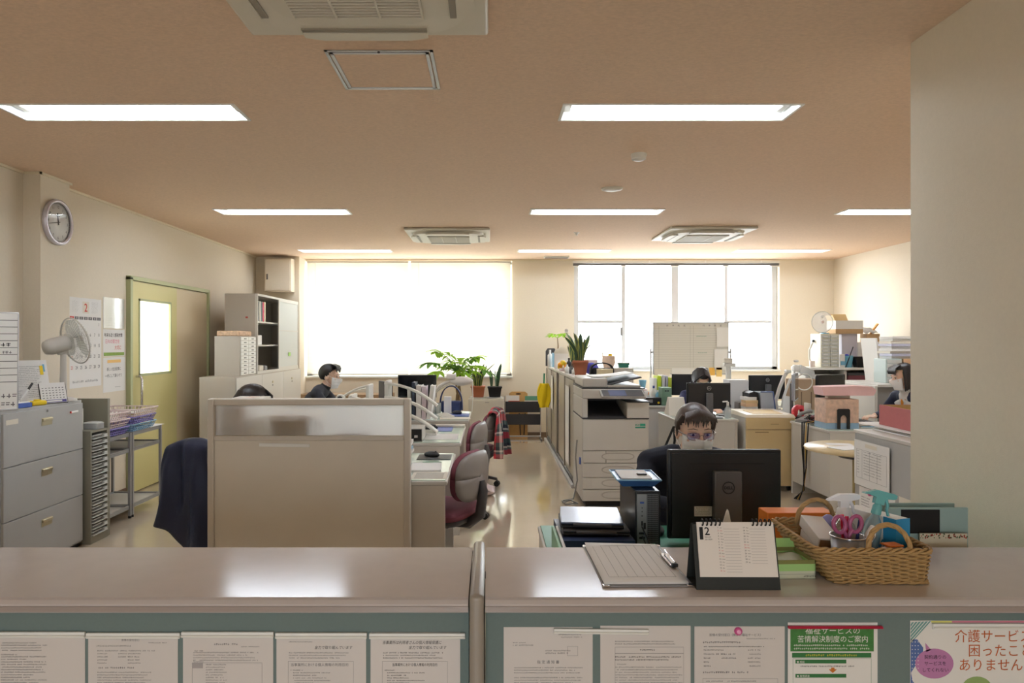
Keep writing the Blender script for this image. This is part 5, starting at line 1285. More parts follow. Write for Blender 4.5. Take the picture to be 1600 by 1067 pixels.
m = MB(); m.lathe([(.03, 0), (.034, .11), (.03, .11), (.028, .003), (.0001, .003)], (0, 0, 0), MGREY, 18); m.build('tumbler', None, 'grey metal tumbler left of the clear one on the far aisle desk', 'cup', loc=(px(668, 7.42), 7.42, DZ))
m = MB(); m.sheet(lambda u, v: (.12*math.cos(PI*u), -.05+.1*v, .02+.26*math.sin(PI*u)**.7), 20, 4, mat('navy_bag', (44, 56, 100), .6), .012); m.box(-.11, .11, -.05, .05, 0, .12, mat('navy_bag', (44, 56, 100), .6), .02); m.build('navy_bag', None, 'navy round-topped bag behind the far aisle desk', 'bag', loc=(px(705, 7.6), 7.6, DZ))
for i, (pp, hh, c_, w_, lab) in enumerate(((641, .30, (226, 226, 220), .03, 'grey-white folder, leftmost of the upright files by the far desk'), (648, .36, (56, 66, 84), .03, 'dark slate folder standing tallest among the upright files'), (656, .33, (236, 234, 232), .05, 'white folder in the middle of the upright files'), (664, .32, (230, 214, 222), .04, 'pinkish folder of the upright files'), (671, .33, (240, 240, 238), .04, 'white folder leaning at the right of the upright files'))):
    binder(lab, px(pp, 6.98), 6.98, DZ, w_, .24, hh, mat('upfile_%d' % i, c_, .6), 0, 'upright files', lean=(0, 0, 0, 0, .12)[i])
stack('lime and pale files lying behind the black monitor base', px(652, 7.35), 7.45, DZ, 4, .2, .28, .12, [mat('lime_card', (206, 222, 120), .6), PAPERG])
slab_desk('low steel side table carrying the black monitor at the far end of the bank', -1.50, -.50, 7.80, 8.30, z=.70, user='+y', ped=False)
monitor('black monitor in front of the leafy tree beyond the desk bank', (px(651, 7.95), 8.02, DZ), 0, .44, .26, .12, logo=False)
monitor('small slanted monitor between the racks on the left desks', (px(603, 7.1), 7.05, DZ), math.radians(-62), .34, .24, .12, logo=False)
# desk lamp with a long arm and clear shade on the far aisle desk
LMPW = mat('aged_white_lamp', (222, 216, 208), .4)
dl = thing('desk_lamp', 'white jointed desk lamp arching over the far aisle desk', 'desk lamp', (px(679, 7.55), 7.55, DZ))
m = MB(); m.cyl((0, 0, 0), (0, 0, .03), .04, LMPW); m.cyl((0, 0, .03), (0, 0, .24), .016, LMPW); m.build('stem', dl)
m = MB(); m.tube([(0, 0, .22), (.05, 0, .28), (.12, 0, .32), (.2, 0, .35)], .018, LMPW, 8); m.tube([(0, .03, .2), (.06, .03, .25), (.13, .03, .29), (.2, .03, .32)], .008, LMPW, 6); m.build('arm', dl)
m = MB(); m.ell((.29, 0, .335), (.125, .08, .05), LMPW, 18, 10); m.box(.13, .23, -.06, .06, .36, .41, LMPW, .01); m.build('lamp_shade', dl)
m = MB(); m.tube([(.405, 0, .32), (.41, 0, .15), (.40, 0, .003)], .006, OFFW, 6); m.build('cord', dl)
# ---------------------------------------------------------------- desk behind the right counter
slab_desk('steel desk of the masked woman right behind the counter', .20, 1.72, 2.09, 2.92, z=.70, user='+y', top=mat('green_desk_mat', (70, 140, 112), .35))
LZ = .7005
bm_ = monitor('large black monitor with its back to the counter', (px(1131, 2.66), 2.66, LZ), PI, .428, .336, .016, big=True, group='computer monitors')
m = MB(T(.0, .0, 0, PI)); m.box(-.135, .145, -.0235, -.0225, .300, .303, BLACKM); m.build('vent_slot', bm_)
m = MB(T(0, 0, 0, PI)); m.box(-.118, -.052, -.0232, -.0222, .105, .142, PAPER); line(m, -.115, .138, .06, .004, INKG, -.0236); [line(m, -.115, .130-.006*i, .055, .003, INKG, -.0236) for i in range(4)]; m.build('sticker', bm_, 'white rating label')
pc = thing('computer_tower', 'black computer tower with silver ports behind the counter', 'computer', (.552, 2.60, LZ), math.radians(0))
TB = mat('tower_black', (34, 36, 42), .3, .3); TSV = mat('tower_port_plate', (150, 152, 154), .35, .7)
m = MB(); m.box(-.044, .044, -.145, .145, 0, .238, TB, .004); m.build('case', pc)
m = MB(); m.box(-.038, -.004, -.1475, -.1455, .015, .228, TSV, .001); m.build('port_plate', pc)
m = MB(); m.box(-.003, .036, -.1465, -.1455, .02, .228, mat('vent_metal', (120, 122, 126), .4, .6))
for i in range(7):
    for j in range(30): m.box(-.001+i*.0052, .0028+i*.0052, -.1472, -.1466, .024+j*.0068, .0288+j*.0068, BLACKM)
tag(m.build('vent_grid', pc), kind='stuff')
m = MB()
for z, w_, h_, c_ in ((.195, .014, .006, BLUE), (.178, .003, .004, BLACK), (.165, .003, .004, BLACK), (.150, .004, .004, BLACK), (.118, .006, .016, BLACK), (.112, .0, .0, BLACK), (.088, .022, .007, BLACK), (.072, .02, .007, BLACK)):
    if w_: m.box(-.021-w_/2, -.021+w_/2, -.1490, -.1478, z, z+h_, c_)
m.box(-.016, -.008, -.149, -.1478, .106, .128, BLACK); tag(m.build('port', pc), kind='stuff')
m = MB(); m.tube([(-.02, -.15, .08), (-.018, -.185, .07), (-.01, -.20, .03), (.02, -.2, .004), (.09, -.19, .004)], .003, BLACK, 6); m.build('cable', pc)
m = MB(); m.tube([(-.022, -.15, .115), (-.014, -.19, .09), (.01, -.21, .03), (.03, -.215, .004), (.10, -.215, .004)], .0028, BLACK, 6); m.build('cable', pc)
m = MB(); m.tube([(-.014, -.15, .095), (.0, -.185, .06), (.03, -.2, .02), (.05, -.19, .004)], .0022, BLUE, 6); m.build('cable', pc, 'thin blue cable')
ty = thing('tray', 'blue tray of papers on top of the computer tower', 'tray', (.535, 2.60, LZ+.2395), math.radians(-2))
m = MB(); w0, w1, d0, d1 = .055, .078, .075, .10
m.hexa([(-w0, -d0, 0), (w0, -d0, 0), (w0, d0, 0), (-w0, d0, 0)], [(-w1, -d1, .026), (w1, -d1, .026), (w1, d1, .026), (-w1, d1, .026)], mat('steel_blue_plastic', (64, 104, 160), .35)); m.build('body', ty)
m = MB(); m.tube([(-w1, -d1, .027), (w1, -d1, .027), (w1, d1, .027), (-w1, d1, .027)], .003, LBL, 6, closed=True); m.build('rim', ty)
m = MB(); m.box(-.06, .05, -.08, .08, .0275, .031, PAPER); m.build('sheets', ty); m = MB(); m.box(.005, .04, -.03, -.012, .0315, .038, BLACK, .002); m.build('clip', ty)
def laptop(label, x, y, z, w_, d_, mm, rz, group='closed laptops'):
    r = thing('laptop', label, 'laptop', (x, y, z), rz, group)
    m = MB(); m.box(-w_/2, w_/2, -d_/2, d_/2, 0, .011, BLACK, .004); m.build('base', r)
    m = MB(); m.box(-w_/2, w_/2, -d_/2, d_/2, .0125, .020, mm, .003); m.build('lid', r, 'glossy slate blue lid' if mm is LAPT else None)
    m = MB(); m.cyl((-w_*.3, -d_/2-.002, .012), (w_*.3, -d_/2-.002, .012), .006, DGREY, seg=8); m.build('hinge', r)
    return r
LAPT = mat('slate_blue_lid', (92, 104, 132), .18, .3)
stack('dark blue document trays under the two closed laptops', .372, 2.56, LZ, 3, .25, .3, .078, [mat('navy_tray', (44, 58, 96), .3), mat('smoke_tray', (70, 76, 92), .3)], 'document_tray', 'document tray', .004)
laptop('lower of the two closed laptops left of the computer tower', .378, 2.585, LZ+.079, .235, .25, DGREY, math.radians(-2))
laptop('upper closed laptop with a glossy lid left of the computer tower', .372, 2.60, LZ+.101, .222, .245, LAPT, math.radians(-5))
for i, (xx, c_, lab) in enumerate(((.232, (150, 200, 170), 'pale green folder standing left of the laptops'), (.246, (236, 238, 236), 'white folder standing left of the laptops'))):
    m = MB(); m.box(-.005, .005, -.14, .14, 0, .085, mat('sidefile_%d' % i, c_, .5), .002); m.build('folder', None, lab, 'folder', loc=(xx, 2.44, LZ))
keyboard('black keyboard in front of the masked woman', (.93, 2.80, LZ+.0), PI, .40)
mouse('black mouse right of the keyboard of the masked woman', (.66, 2.79, LZ), PI)
tb = thing('tissue_box', 'tissue box peeping over the desk calendar', 'tissue box', (.648, 1.93, TZ), 0)
m = MB(); m.box(-.058, .058, -.055, .055, 0, .07, CARD, .003); m.build('body', tb)
m = MB(); m.sheet(lambda u, v: (-.035+.07*u, .012*math.sin(5*u+3*v), .0705+v*(.062*math.exp(-((u-.5)/.22)**2)+.012)+.003*math.sin(14*u)), 16, 8, PAPER, .001); m.build('tissue', tb)
carton('bright orange file box standing behind the wicker basket', .90, 1.12, 2.28, 2.36, LZ, .905, mat('bright_orange_card', (232, 130, 44), .5), 'file box', 'file_box')
# teal file stands at the right end of the counter
TL = mat('pale_teal_plastic', (150, 176, 174), .4)
for i, (pa, pb, py, D, lab) in enumerate(((1372, 1491, 785, 2.23, 'pale teal file stand, the rear one at the right wall'), (1383, 1512, 792, 2.165, 'pale teal file stand with a black window, in front at the right wall'))):
    xa_, xb_, zt2 = px(pa, D), px(pb, D), pz(py, D); r = thing('file_stand', lab, 'file stand', ((xa_+xb_)/2, D, LZ), 0, 'teal file stands'); w_ = (xb_-xa_)/2; h_ = zt2-LZ
    m = MB(); m.box(-w_, w_, -.004, .004, 0, h_, TL, .0035, 2); m.box(-w_, w_, .0035, .04, 0, .004, TL); m.build('body', r)
    if i: m = MB(); m.box(-w_+.046, -w_+.165, -.006, -.0042, h_-.079, h_-.006, BLACKM, .0009); m.build('window', r, 'rounded black window')
m = MB(); x0, x1, z1 = px(1437, 2.14), px(1511, 2.14), pz(832, 2.14); m.box(x0, x1, -.001, .001, LZ, z1, mat('card_cream', (216, 208, 186), .7))
for i in range(60):
    xx = x0+(x1-x0)*random.random(); zz = z1-.003-.012*random.random(); s_ = random.uniform(.0012, .003); m.prism([(xx+s_*math.cos(q), zz+s_*math.sin(q)) for q in (0, 1.26, 2.5, 3.77, 5.03)], -.0014, -.001, (mat('berry_red', (170, 60, 44), .7), mat('leaf_ink', (74, 92, 60), .7))[i % 2])
m.box(x0, x1, -.0015, -.001, z1-.0012, z1, BLACKM); m.build('greeting_card', None, 'cream card with a red berry border in front of the teal file stands', 'card', loc=(0, 2.14, 0))
# the round table and the grey cabinet with papers
rt = thing('round_table', 'round pale wood table half hidden behind the papered cabinet', 'table', (2.74, 5.22, 0))
m = MB(); m.lathe([(.0001, .645), (.33, .645), (.372, .652), (.377, .665), (.370, .676), (.0001, .677)], (0, 0, 0), WOOD, 48); m.build('tabletop', rt)
m = MB(); m.lathe([(.0001, .60), (.14, .60), (.15, .6445), (.0001, .6445)], (0, 0, 0), DGREY, 24); m.build('bracket', rt)
m = MB(); m.cyl((0, 0, .03), (0, 0, .599), .045, mat('khaki_column', (168, 152, 100), .4)); m.build('column', rt)
for k in range(4): m = MB(T(0, 0, 0, k*PI/2+.5)); m.tube([(.03, 0, .04), (.30, 0, .02)], [.028, .018], mat('khaki_column', (168, 152, 100), .4), 8); m.build('leg', rt)
sheetpad('printed_sheet', 'white sheets spread on the round table', 2.62, 5.16, .6775, .22, .16, PAPER, .3)
sheetpad('printed_sheet', 'single white sheet at the back of the round table', 2.66, 5.36, .6775, .18, .12, PAPER, -.2, th=.001)
gcab = thing('steel_cabinet', 'grey steel cabinet with papers on its side, beside the near right wall', 'cabinet', (0, 0, 0)); gx0 = 2.49
m = MB(); m.box(gx0, 2.95, 3.80, 4.80, 0, .84, STEELD, .003); m.build('body', gcab); m = MB(); m.box(gx0-.004, 2.96, 3.79, 4.81, .8402, .862, PALE, .003); m.build('top', gcab)
def side_sheet(name, label, y0, y1, z0, z1, mm, fn=None, off=0, cat='papers'):
    """sheet on the cabinet side facing -X; local x runs toward the camera"""
    m = MB(Matrix.Rotation(-PI/2, 4, 'Z')); wd, h = y1-y0, z1-z0; m.box(0, wd, -.0006-off, 0-off, -h, 0, mm); m.M = Matrix.Rotation(-PI/2, 4, 'Z') @ Matrix.Translation((0, -off, 0))
    if fn: fn(m, wd, h)
    return m.build(name, None, label, cat, loc=(gx0-.001-off, y1, z1))
def tbl(m, w_, h):
    m.box(w_*.33, w_*.66, -.0016, -.001, -.04, -.015, PAPERG); frame_line(m, .03, w_-.03, -h+.05, -.06, .0012, y=-.0016)
    for i in range(9): line(m, .035, -.068-i*.018, .03, .006, INKG, -.0016); line(m, .12, -.068-i*.018, w_*.5, .006, INKG, -.0016)
    for i in range(3): m.box(.10+i*.09, .101+i*.09, -.0016, -.001, -h+.05, -.06, INKG)
side_sheet('printed_sheet', 'large printed table sheet hanging on the side of the grey cabinet', 4.36, 4.78, .50, .80, PAPER, tbl, .006)
side_sheet('printed_sheet', 'sheet with a pink magnet below the large printed table', 4.32, 4.74, .25, .49, PAPER, lambda m, w_, h: (para(m, .03, -.06, .10, 8, .008, .018, INK), para(m, .2, -.08, .16, 6, .006, .018)), 0)
side_sheet('printed_sheet', 'sheet under the yellow magnet on the grey cabinet', 4.02, 4.28, .24, .52, PAPERG, lambda m, w_, h: para(m, .03, -.06, w_-.06, 10, .005, .02), 0)
for y_, z_, c_, lab in ((4.18, .475, YEL, 'round yellow magnet on the grey cabinet'), (4.60, .47, PK, 'round pink magnet on the grey cabinet')):
    m = MB(); m.lathe([(.02, -.0025), (.02, -.012), (.014, -.016), (.0001, -.016)], (0, 0, 0), c_, 18, 'Y'); q = m.build('round_magnet', None, lab, 'magnet', loc=(gx0, y_, z_), rz=-PI/2)
rb = thing('open_box', 'muted red open box on the grey cabinet beside the near wall', 'box', (2.80, 4.42, .893), math.radians(-3)); RB = mat('muted_red_card', (176, 94, 92), .6, noise=.08, nscale=30); RI = mat('kraft_inside', (176, 140, 86), .8)
for nm, a in (('side_panel', (-.15, -.144, -.40, .40)), ('side_panel', (.144, .15, -.40, .40)), ('side_panel', (-.1438, .1438, -.40, -.394)), ('side_panel', (-.1438, .1438, .394, .40))):
    m = MB(); m.box(*a, 0, .135, RB); q = m.build(nm, rb)
m = MB(); m.box(-.1435, .1435, -.3935, .3935, 0, .005, RI)
for a in ((-.1436, -.1426, -.3935, .3935), (.1426, .1436, -.3935, .3935), (-.1436, .1436, .3925, .3935)): m.box(a[0], a[1], a[2], a[3], .005, .134, RI)
m.build('lining', rb, 'kraft brown inside')
stack('loose papers and clear file under the muted red box', 2.78, 4.40, .8625, 4, .34, .78, .030, [PAPER, PAPERG, thin_mat('clear_sleeve', (240, 245, 250), .12, .2, .05, .2)], jit=.02)
# ---------------------------------------------------------------- cabinet row along the aisle
KX = .84
CABT = mat('beige_steel_cabinet', (176, 168, 152), .3, noise=.03, nscale=6)
for (y0, y1, lab) in ((8.86, 10.45, 'beige sliding-door cabinet at the far end of the aisle'), (7.04, 8.85, 'beige sliding-door cabinet right behind the copier')):
    r = thing('aisle_cabinet', lab, 'cabinet', (0, 0, 0), 0, 'aisle cabinets')
    m = MB(); m.box(KX+.03, 1.24, y0, y1, .06, 1.075, CABT, .003); m.build('body', r)
    m = MB(); m.box(KX+.008, 1.245, y0-.002, y1+.002, 1.0752, 1.10, PALE, .003); m.build('top', r)
    m = MB(); m.box(KX+.01, 1.22, y0+.01, y1-.01, 0, .0598, ALU); m.build('plinth', r)
    h = (y1-y0)/2
    for k in range(2):
        m = MB(); a = y0+.01+k*(h-.01); m.box(KX+.012+k*.008, KX+.0195+k*.0095, a, a+h-.0, .075, 1.06, CABT, .002); q = m.build('sliding_door', r)
        m = MB(); m.box(KX+.004+k*.008, KX+.0118+k*.008, a+.05, a+.075, .5, .62, CHROME, .003); m.build('door_handle', q)
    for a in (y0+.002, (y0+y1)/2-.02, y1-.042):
        m = MB(); m.box(KX+.0, KX+.0115, a, a+.04, .065, 1.07, mat('cabinet_post_grey', (138, 130, 118), .4)); m.build('upright', r)  # uprights in a darker grey than the sliding doors
m = MB(); m.box(KX-.03, KX+.0, 7.0, 10.45, 0, .035, ALUP, .003); m.build('cable_duct', None, 'long pale cable duct on the floor along the aisle cabinets', 'cable duct')
# hanging papers and yellow gloves on the cabinet fronts
def aisle_sheet(lab, y0, y1, z0, z1, mm, ln=8):
    m = MB(Matrix.Rotation(-PI/2, 4, 'Z')); wd, h = y1-y0, z1-z0; m.box(0, wd, -.001, 0, -h, 0, mm); para(m, .03, -.05, wd-.06, ln, .008, h/ln*.8); return m.build('printed_sheet', None, lab, 'papers', loc=(KX-.0015, y1, z1))
aisle_sheet('long printed sheet on the aisle cabinet nearest the copier', 7.45, 7.80, .15, .98, PAPER, 16)
aisle_sheet('narrow white sheet beside the yellow cloth on the far aisle cabinet', 9.35, 9.62, .55, 1.0, PAPER, 6)
hk = thing('dust_cloth', 'yellow dust cloth on a green handle hanging at the far cabinet end', 'dust cloth', (KX-.085, 9.72, 0))
m = MB(); m.tube([(0, 0, 1.02), (-.005, 0, .86)], .012, mat('green_handle', (30, 120, 90), .4), 8); m.build('handle', hk)
m = MB(); m.sheet(lambda u, v: ((-.09+.18*u)*(.35+.75*math.sin(PI*min(.85, .12+v*.8))), -.03+.02*math.sin(9*u+3*v)+.06*u, .88-.33*v), 12, 14, mat('bright_yellow_cloth', (236, 206, 30), .9), .02); m.build('cloth', hk)
# ---------------------------------------------------------------- the copier
CP1 = mat('copier_ivory', (204, 200, 192), .45); CP2 = mat('copier_dark', (52, 50, 52), .5)
cp = thing('copier', 'tall ivory office copier with four paper drawers beside the aisle', 'copier', (1.11, 6.54, 0)); X0, X1, Y0, Y1 = -.293, .293, -.34, .34
m = MB(); m.box(X0, X1, Y0+.02, Y1, .05, .775, CP1, .008); m.build('body', cp)
m = MB(); m.box(X0+.03, X1-.03, Y0+.04, Y1-.03, .0, .05, BLACKM); m.build('base', cp)
m = MB(); m.box(X0+.002, X1-.002, Y0, Y0+.0195, .50, .775, CP1, .006); m.box(X0+.0, X1+.0, Y0-.004, Y1, .7755, .786, CP2); m.build('front_cover', cp)
m = MB(T(.20, Y0-.0012, .715)); m.text('ECO', .02, mat('teal_label', (40, 150, 120), .5), (-.028, 0, .004), bold=.0008); m.box(.015, .062, 0, .0008, .0, .022, mat('teal_label', (40, 150, 120), .5)); m.box(-.028, .062, 0, .0008, -.018, -.006, mat('teal_label', (40, 150, 120), .5)); m.build('eco_label', cp, 'small teal label')
zz = [.052, .155, .262, .388, .497]
for k in range(4):
    if k == 3:
        parts_ = ((X0+.002, X0+.205), (X0+.21, X1-.002))
    else: parts_ = ((X0+.002, X1-.002),)
    for (a, b) in parts_:
        m = MB(); m.box(a, b, Y0, Y0+.0195, zz[k]+.002, zz[k+1]-.003, CP1, .005); q = m.build('paper_drawer', cp)
        if b > .2:
            m = MB(); c_ = (.02, (zz[k]+zz[k+1])/2+.005); m.prism([(c_[0]+(.085*math.cos(t)+(.06 if math.cos(t) > 0 else -.06)), c_[1]+.034*math.sin(t)) for t in [2*PI*i/28 for i in range(28)]], Y0-.0035, Y0-.0005, mat('copier_grip_rim', (176, 170, 160), .4))
            m.prism([(c_[0]+(.075*math.cos(t)+(.06 if math.cos(t) > 0 else -.06)), c_[1]+.024*math.sin(t)) for t in [2*PI*i/28 for i in range(28)]], Y0-.005, Y0-.0036, CP1); m.build('drawer_handle', q)
m = MB(); m.box(X0, X0+.05, Y0+.02, Y1, .7865, .955, CP1, .006); m.box(X0+.05, X1-.2, Y1-.2, Y1, .7865, .955, mat('copier_cavity_grey', (96, 92, 92), .6)); m.build('side_column', cp)
m = MB(); m.hexa([(X0+.052, Y0+.03, .787), (X1-.21, Y0+.03, .787), (X1-.21, Y1-.205, .787), (X0+.052, Y1-.205, .787)], [(X0+.052, Y0+.03, .80), (X1-.21, Y0+.03, .80), (X1-.21, Y1-.205, .90), (X0+.052, Y1-.205, .90)], CP2); m.build('output_tray', cp, 'dark output tray')
m = MB(); m.box(X1-.198, X1, Y0-.02, Y1, .7865, .925, CP1, .01); m.box(X1-.2, X1+.004, Y0-.022, Y1, .9252, .935, CP2, .003); m.build('right_module', cp)
m = MB(); m.box(X0+.0, X1-.04, Y0+.01, Y1, .955, 1.04, CP1, .01); m.box(X0, X1-.03, Y0+.02, Y1, 1.0405, 1.05, CP2); m.build('scanner_body', cp)
cpn = MB(); cpn.hexa([(X0+.15, Y0-.13, .965), (X0+.53, Y0-.13, .965), (X0+.53, Y0+.008, 1.012), (X0+.15, Y0+.008, 1.012)], [(X0+.15, Y0-.135, .985), (X0+.53, Y0-.135, .985), (X0+.53, Y0+.008, 1.034), (X0+.15, Y0+.008, 1.034)], mat('panel_grey', (168, 164, 158), .4)); q = cpn.build('control_panel', cp)
m = MB(); m.hexa([(X0+.165, Y0-.13, .987), (X0+.52, Y0-.13, .987), (X0+.52, Y0-.0, 1.032), (X0+.165, Y0-.0, 1.032)], [(X0+.165, Y0-.13, .989), (X0+.52, Y0-.13, .989), (X0+.52, Y0-.0, 1.034), (X0+.165, Y0-.0, 1.034)], CP2); m.hexa([(X0+.22, Y0-.122, .9915), (X0+.37, Y0-.122, .9915), (X0+.37, Y0-.012, 1.030), (X0+.22, Y0-.012, 1.030)], [(X0+.22, Y0-.122, .993), (X0+.37, Y0-.122, .993), (X0+.37, Y0-.012, 1.0315), (X0+.22, Y0-.012, 1.0315)], mat('touch_screen_blue', (96, 108, 140), .15)); m.build('touch_screen', q)
m = MB(); m.box(X0+.01, X0+.23, Y0+.05, Y1-.02, 1.0505, 1.135, CP1, .014, 3); m.box(X0+.23, X1-.06, Y0+.05, Y1-.02, 1.0505, 1.072, CP1, .006); m.build('document_feeder', cp)
m = MB(); m.sheet(lambda u, v: (X0+.235+.30*u, Y0+.06+.52*v, 1.085+.075*u**.8-.02*(1-v)), 10, 6, CP2, .01); m.build('feeder_tray', cp, 'dark raised feeder tray')
m = MB(); m.sheet(lambda u, v: (X0+.10+.38*u, Y0+.12+.40*v, 1.142+.035*u**2), 10, 6, PAPER, .003); m.build('paper_sheet', None, 'white sheet lying on the copier feeder', 'papers', loc=(1.11, 6.54, 0))
m = MB(); m.tube([(X0-.01, Y0+.3, .55), (X0-.03, Y0+.25, .4), (X0-.02, Y0+.2, .2), (X0-.05, Y0+.25, .02), (X0-.16, Y0+.2, .012), (X0-.14, Y0+.05, .01), (X0-.03, Y0+.1, .012), (X0-.08, Y0+.22, .016), (X0-.16, Y0+.12, .014)], .007, mat('grey_cable', (150, 148, 144), .5), 8); m.build('power_cable', cp)
m = MB(); m.box(X0-.012, X0-.0005, Y0+.1, Y0+.14, .36, .42, BLUE, .002); m.build('power_switch', cp)
# ---------------------------------------------------------------- on the aisle cabinets
KZ = 1.1002
m = MB(); m.prism([(-.08, 0), (.08, 0), (.08, .22), (.05, .26), (-.05, .26), (-.08, .22)], -.004, .004, DGREY); m.box(-.08, .08, -.06, .004, 0, .004, DGREY); m.build('bookend', None, 'dark bookend at the far end of the aisle cabinets', 'bookend', loc=(px(861, 10.35), 10.35, KZ))
def bottle(lab, x, y, z, r0, h, mm, cap=None):
    b = thing('bottle', lab, 'bottle', (x, y, z)); m = MB(); m.lathe([(.001, 0), (r0, .001), (r0, h*.68), (r0*.4, h*.8), (r0*.4, h*.86), (.001, h*.861)], (0, 0, 0), mm, 16); m.build('body', b)
    m = MB(); m.cyl((0, 0, h*.862), (0, 0, h), r0*.45, cap or WHITE, seg=12); m.build('cap', b); return b
bottle('white bottle beside the bookend on the far aisle cabinet', px(859, 10.1), 10.06, KZ, .035, .24, WHITE)
carton('pale blue carton behind the white bottle on the far aisle cabinet', px(863, 9.9), px(871, 9.9), 9.86, 9.98, KZ, 1.30, LBL, 'box', 'small_box')
random.seed(21)
mt = thing('potted_plant', 'small leafy money plant at the far end of the aisle cabinets', 'plant', (px(871, 10.2), 10.2, KZ)); pot(mt, .07, .13, TERRA)
m = MB(); m.tube([(0, 0, .12), (.01, 0, .3), (0, 0, .42)], [.012, .009, .006], BARK); m.build('stem', mt)
for i in range(6):
    a = i*2.4; d_ = Vector((math.cos(a), math.sin(a), .25+.2*(i % 2))); c_ = Vector((0, 0, .43))+d_*.07; m = MB(); m.tube([(0, 0, .41), c_], .003, LEAF_L, 5); palmate(m, c_, d_, .13, LEAF_L, 5); m.build('leaf', mt)
lc_ = thing('tear_off_calendar', 'white stand-up card with a peaked top on the far aisle cabinet', 'card', (px(877, 9.3), 9.3, KZ))
m = MB(); leanbox(m, -.09, .09, 0, .24, -.002, 0, PAPER, base=-.06); leanbox(m, -.09, .09, 0, .24, -.002, 0, PAPER, base=-.06, top_sign=-1); m.build('card', lc_); m = MB(); m.prism([(-.1, .20), (.1, .20), (.08, .25), (.03, .27), (0, .30), (-.03, .27), (-.08, .25)], -.012, .012, PAPERG); m.build('header', lc_)
fl = thing('flower_ornament', 'yellow and orange flower ornament on the aisle cabinets', 'ornament', (px(881, 8.6), 8.6, KZ))
for i in range(7):
    a = i*.9; m = MB(); m.ell((.05*math.cos(a), .03*math.sin(a), .05+.025*(i % 3)), .032, (mat('petal_orange', (240, 160, 30), .6), YEL)[i % 2], 10, 8); m.build('bloom', fl)
m = MB(); m.box(-.06, .06, -.04, .04, 0, .035, PNK, .01); m.build('base', fl)
for i, (pp, D_, c_, hh, lab) in enumerate(((889, 8.15, BLACK, .17, 'black slim canister beside the snake plant'), (886, 7.95, WHITE, .10, 'white jar in front of the flower ornament'), (893, 7.85, DGREY, .09, 'dark grey jar left of the terracotta pot'), (897, 7.75, WHITE, .07, 'white low jar left of the terracotta pot'))):
    bottle(lab, px(pp, D_), D_, KZ, .026, hh, c_, c_)
snake_plant('large variegated snake plant in a terracotta pot behind the copier', (px(907, 7.45), 7.45, KZ), .085, .16, 20, .32, TERRA, seed=4, spread=.5)
snake_plant('smaller snake plant behind the large one on the aisle cabinets', (px(895, 8.45), 8.45, KZ), .07, .12, 9, .30, mat('brown_pot', (110, 80, 60), .7), seed=11)
sp_ = thing('tall_flower', 'tall white flower spike behind the snake plants', 'flower', (px(893, 9.0), 9.0, KZ)); m = MB(); m.cyl((0, 0, 0), (0, 0, .16), .03, WHITE, r1=.04); m.build('vase', sp_)
m = MB(); m.tube([(0, 0, .15), (-.03, 0, .35), (-.07, 0, .5)], .004, LEAF_M, 5); m.build('stem', sp_); m = MB(); [m.ell((-.02-.015*k, 0, .33+.055*k), (.025, .02, .03), WHITE, 8, 6) for k in range(4)]; m.build('blossom', sp_)
cap_ = thing('cap', 'violet blue cap behind the copier', 'cap', (px(924, 7.64), 7.64, KZ), .4); VB = mat('violet_blue_cloth', (72, 70, 170), .8)
m = MB(); m.ell((0, 0, .066), (.075, .09, .065), VB, 18, 12); m.build('crown', cap_); m = MB(); m.sheet(lambda u, v: (.05+.10*u, -.07+.14*v, .075-.035*u-.025*(2*v-1)**2), 6, 8, VB, .006); m.build('brim', cap_)
bg_ = thing('shoulder_bag', 'black rounded bag behind the copier', 'bag', (px(940, 7.2), 7.2, KZ)); m = MB(); m.sheet(lambda u, v: (.115*math.cos(PI*u), -.05+.1*v, .02+.12*math.sin(PI*u)**.5), 18, 4, BLACKM, .012); m.build('flap', bg_); m = MB(); m.box(-.10, .10, -.045, .045, 0, .09, BLACKM, .02); m.build('body', bg_)
carton('cream soft-cornered box in front of the black bag', px(933, 7.09), px(957, 7.09), 7.06, 7.13, KZ, KZ+.085, mat('cream_box', (222, 208, 170), .5), 'box', 'cream_box')
carton('pale lilac carton behind the violet cap', px(914, 8.6), px(932, 8.6), 8.5, 8.66, KZ, KZ+.14, PNK, 'box', 'small_box')
# grey cabinet by the window with basket and green tray
cb2 = thing('drawer_cabinet', 'beige cabinet by the right window carrying a cloth basket', 'cabinet', (0, 0, 0)); m = MB(); m.box(1.30, 1.78, 8.7, 9.15, 0, 1.13, mat('putty_steel', (196, 188, 174), .5), .006); m.build('body', cb2)
for k in range(4): m = MB(); m.box(1.32, 1.76, 8.688, 8.6995, .06+k*.265, .315+k*.265, PALE, .003); q = m.build('drawer', cb2); m = MB(); m.box(1.47, 1.61, 8.68, 8.6875, .255+k*.265, .27+k*.265, mat('yellow_tag', (236, 206, 120), .6)); m.build('drawer_handle', q)
cbk = thing('cloth_basket', 'pale woven cloth basket on the beige cabinet by the window', 'basket', (px(951, 8.9), 8.9, 1.1305)); m = MB(); m.lathe([(.06, 0), (.085, .06), (.08, .15), (.076, .15), (.08, .06), (.055, .004), (.0001, .004)], (0, 0, 0), mat('woven_cloth', (216, 194, 176), .9, noise=.2, nscale=60, bump=.5, bscale=90), 20); m.build('body', cbk)
m = MB(); m.tube([(-.08, 0, .14), (-.075, 0, .20), (-.06, 0, .15)], .008, PAPERG, 6); m.build('handle', cbk); m = MB(); m.ell((.02, 0, .16), (.03, .03, .02), YEL, 10, 8); m.build('yellow_ball', cbk)
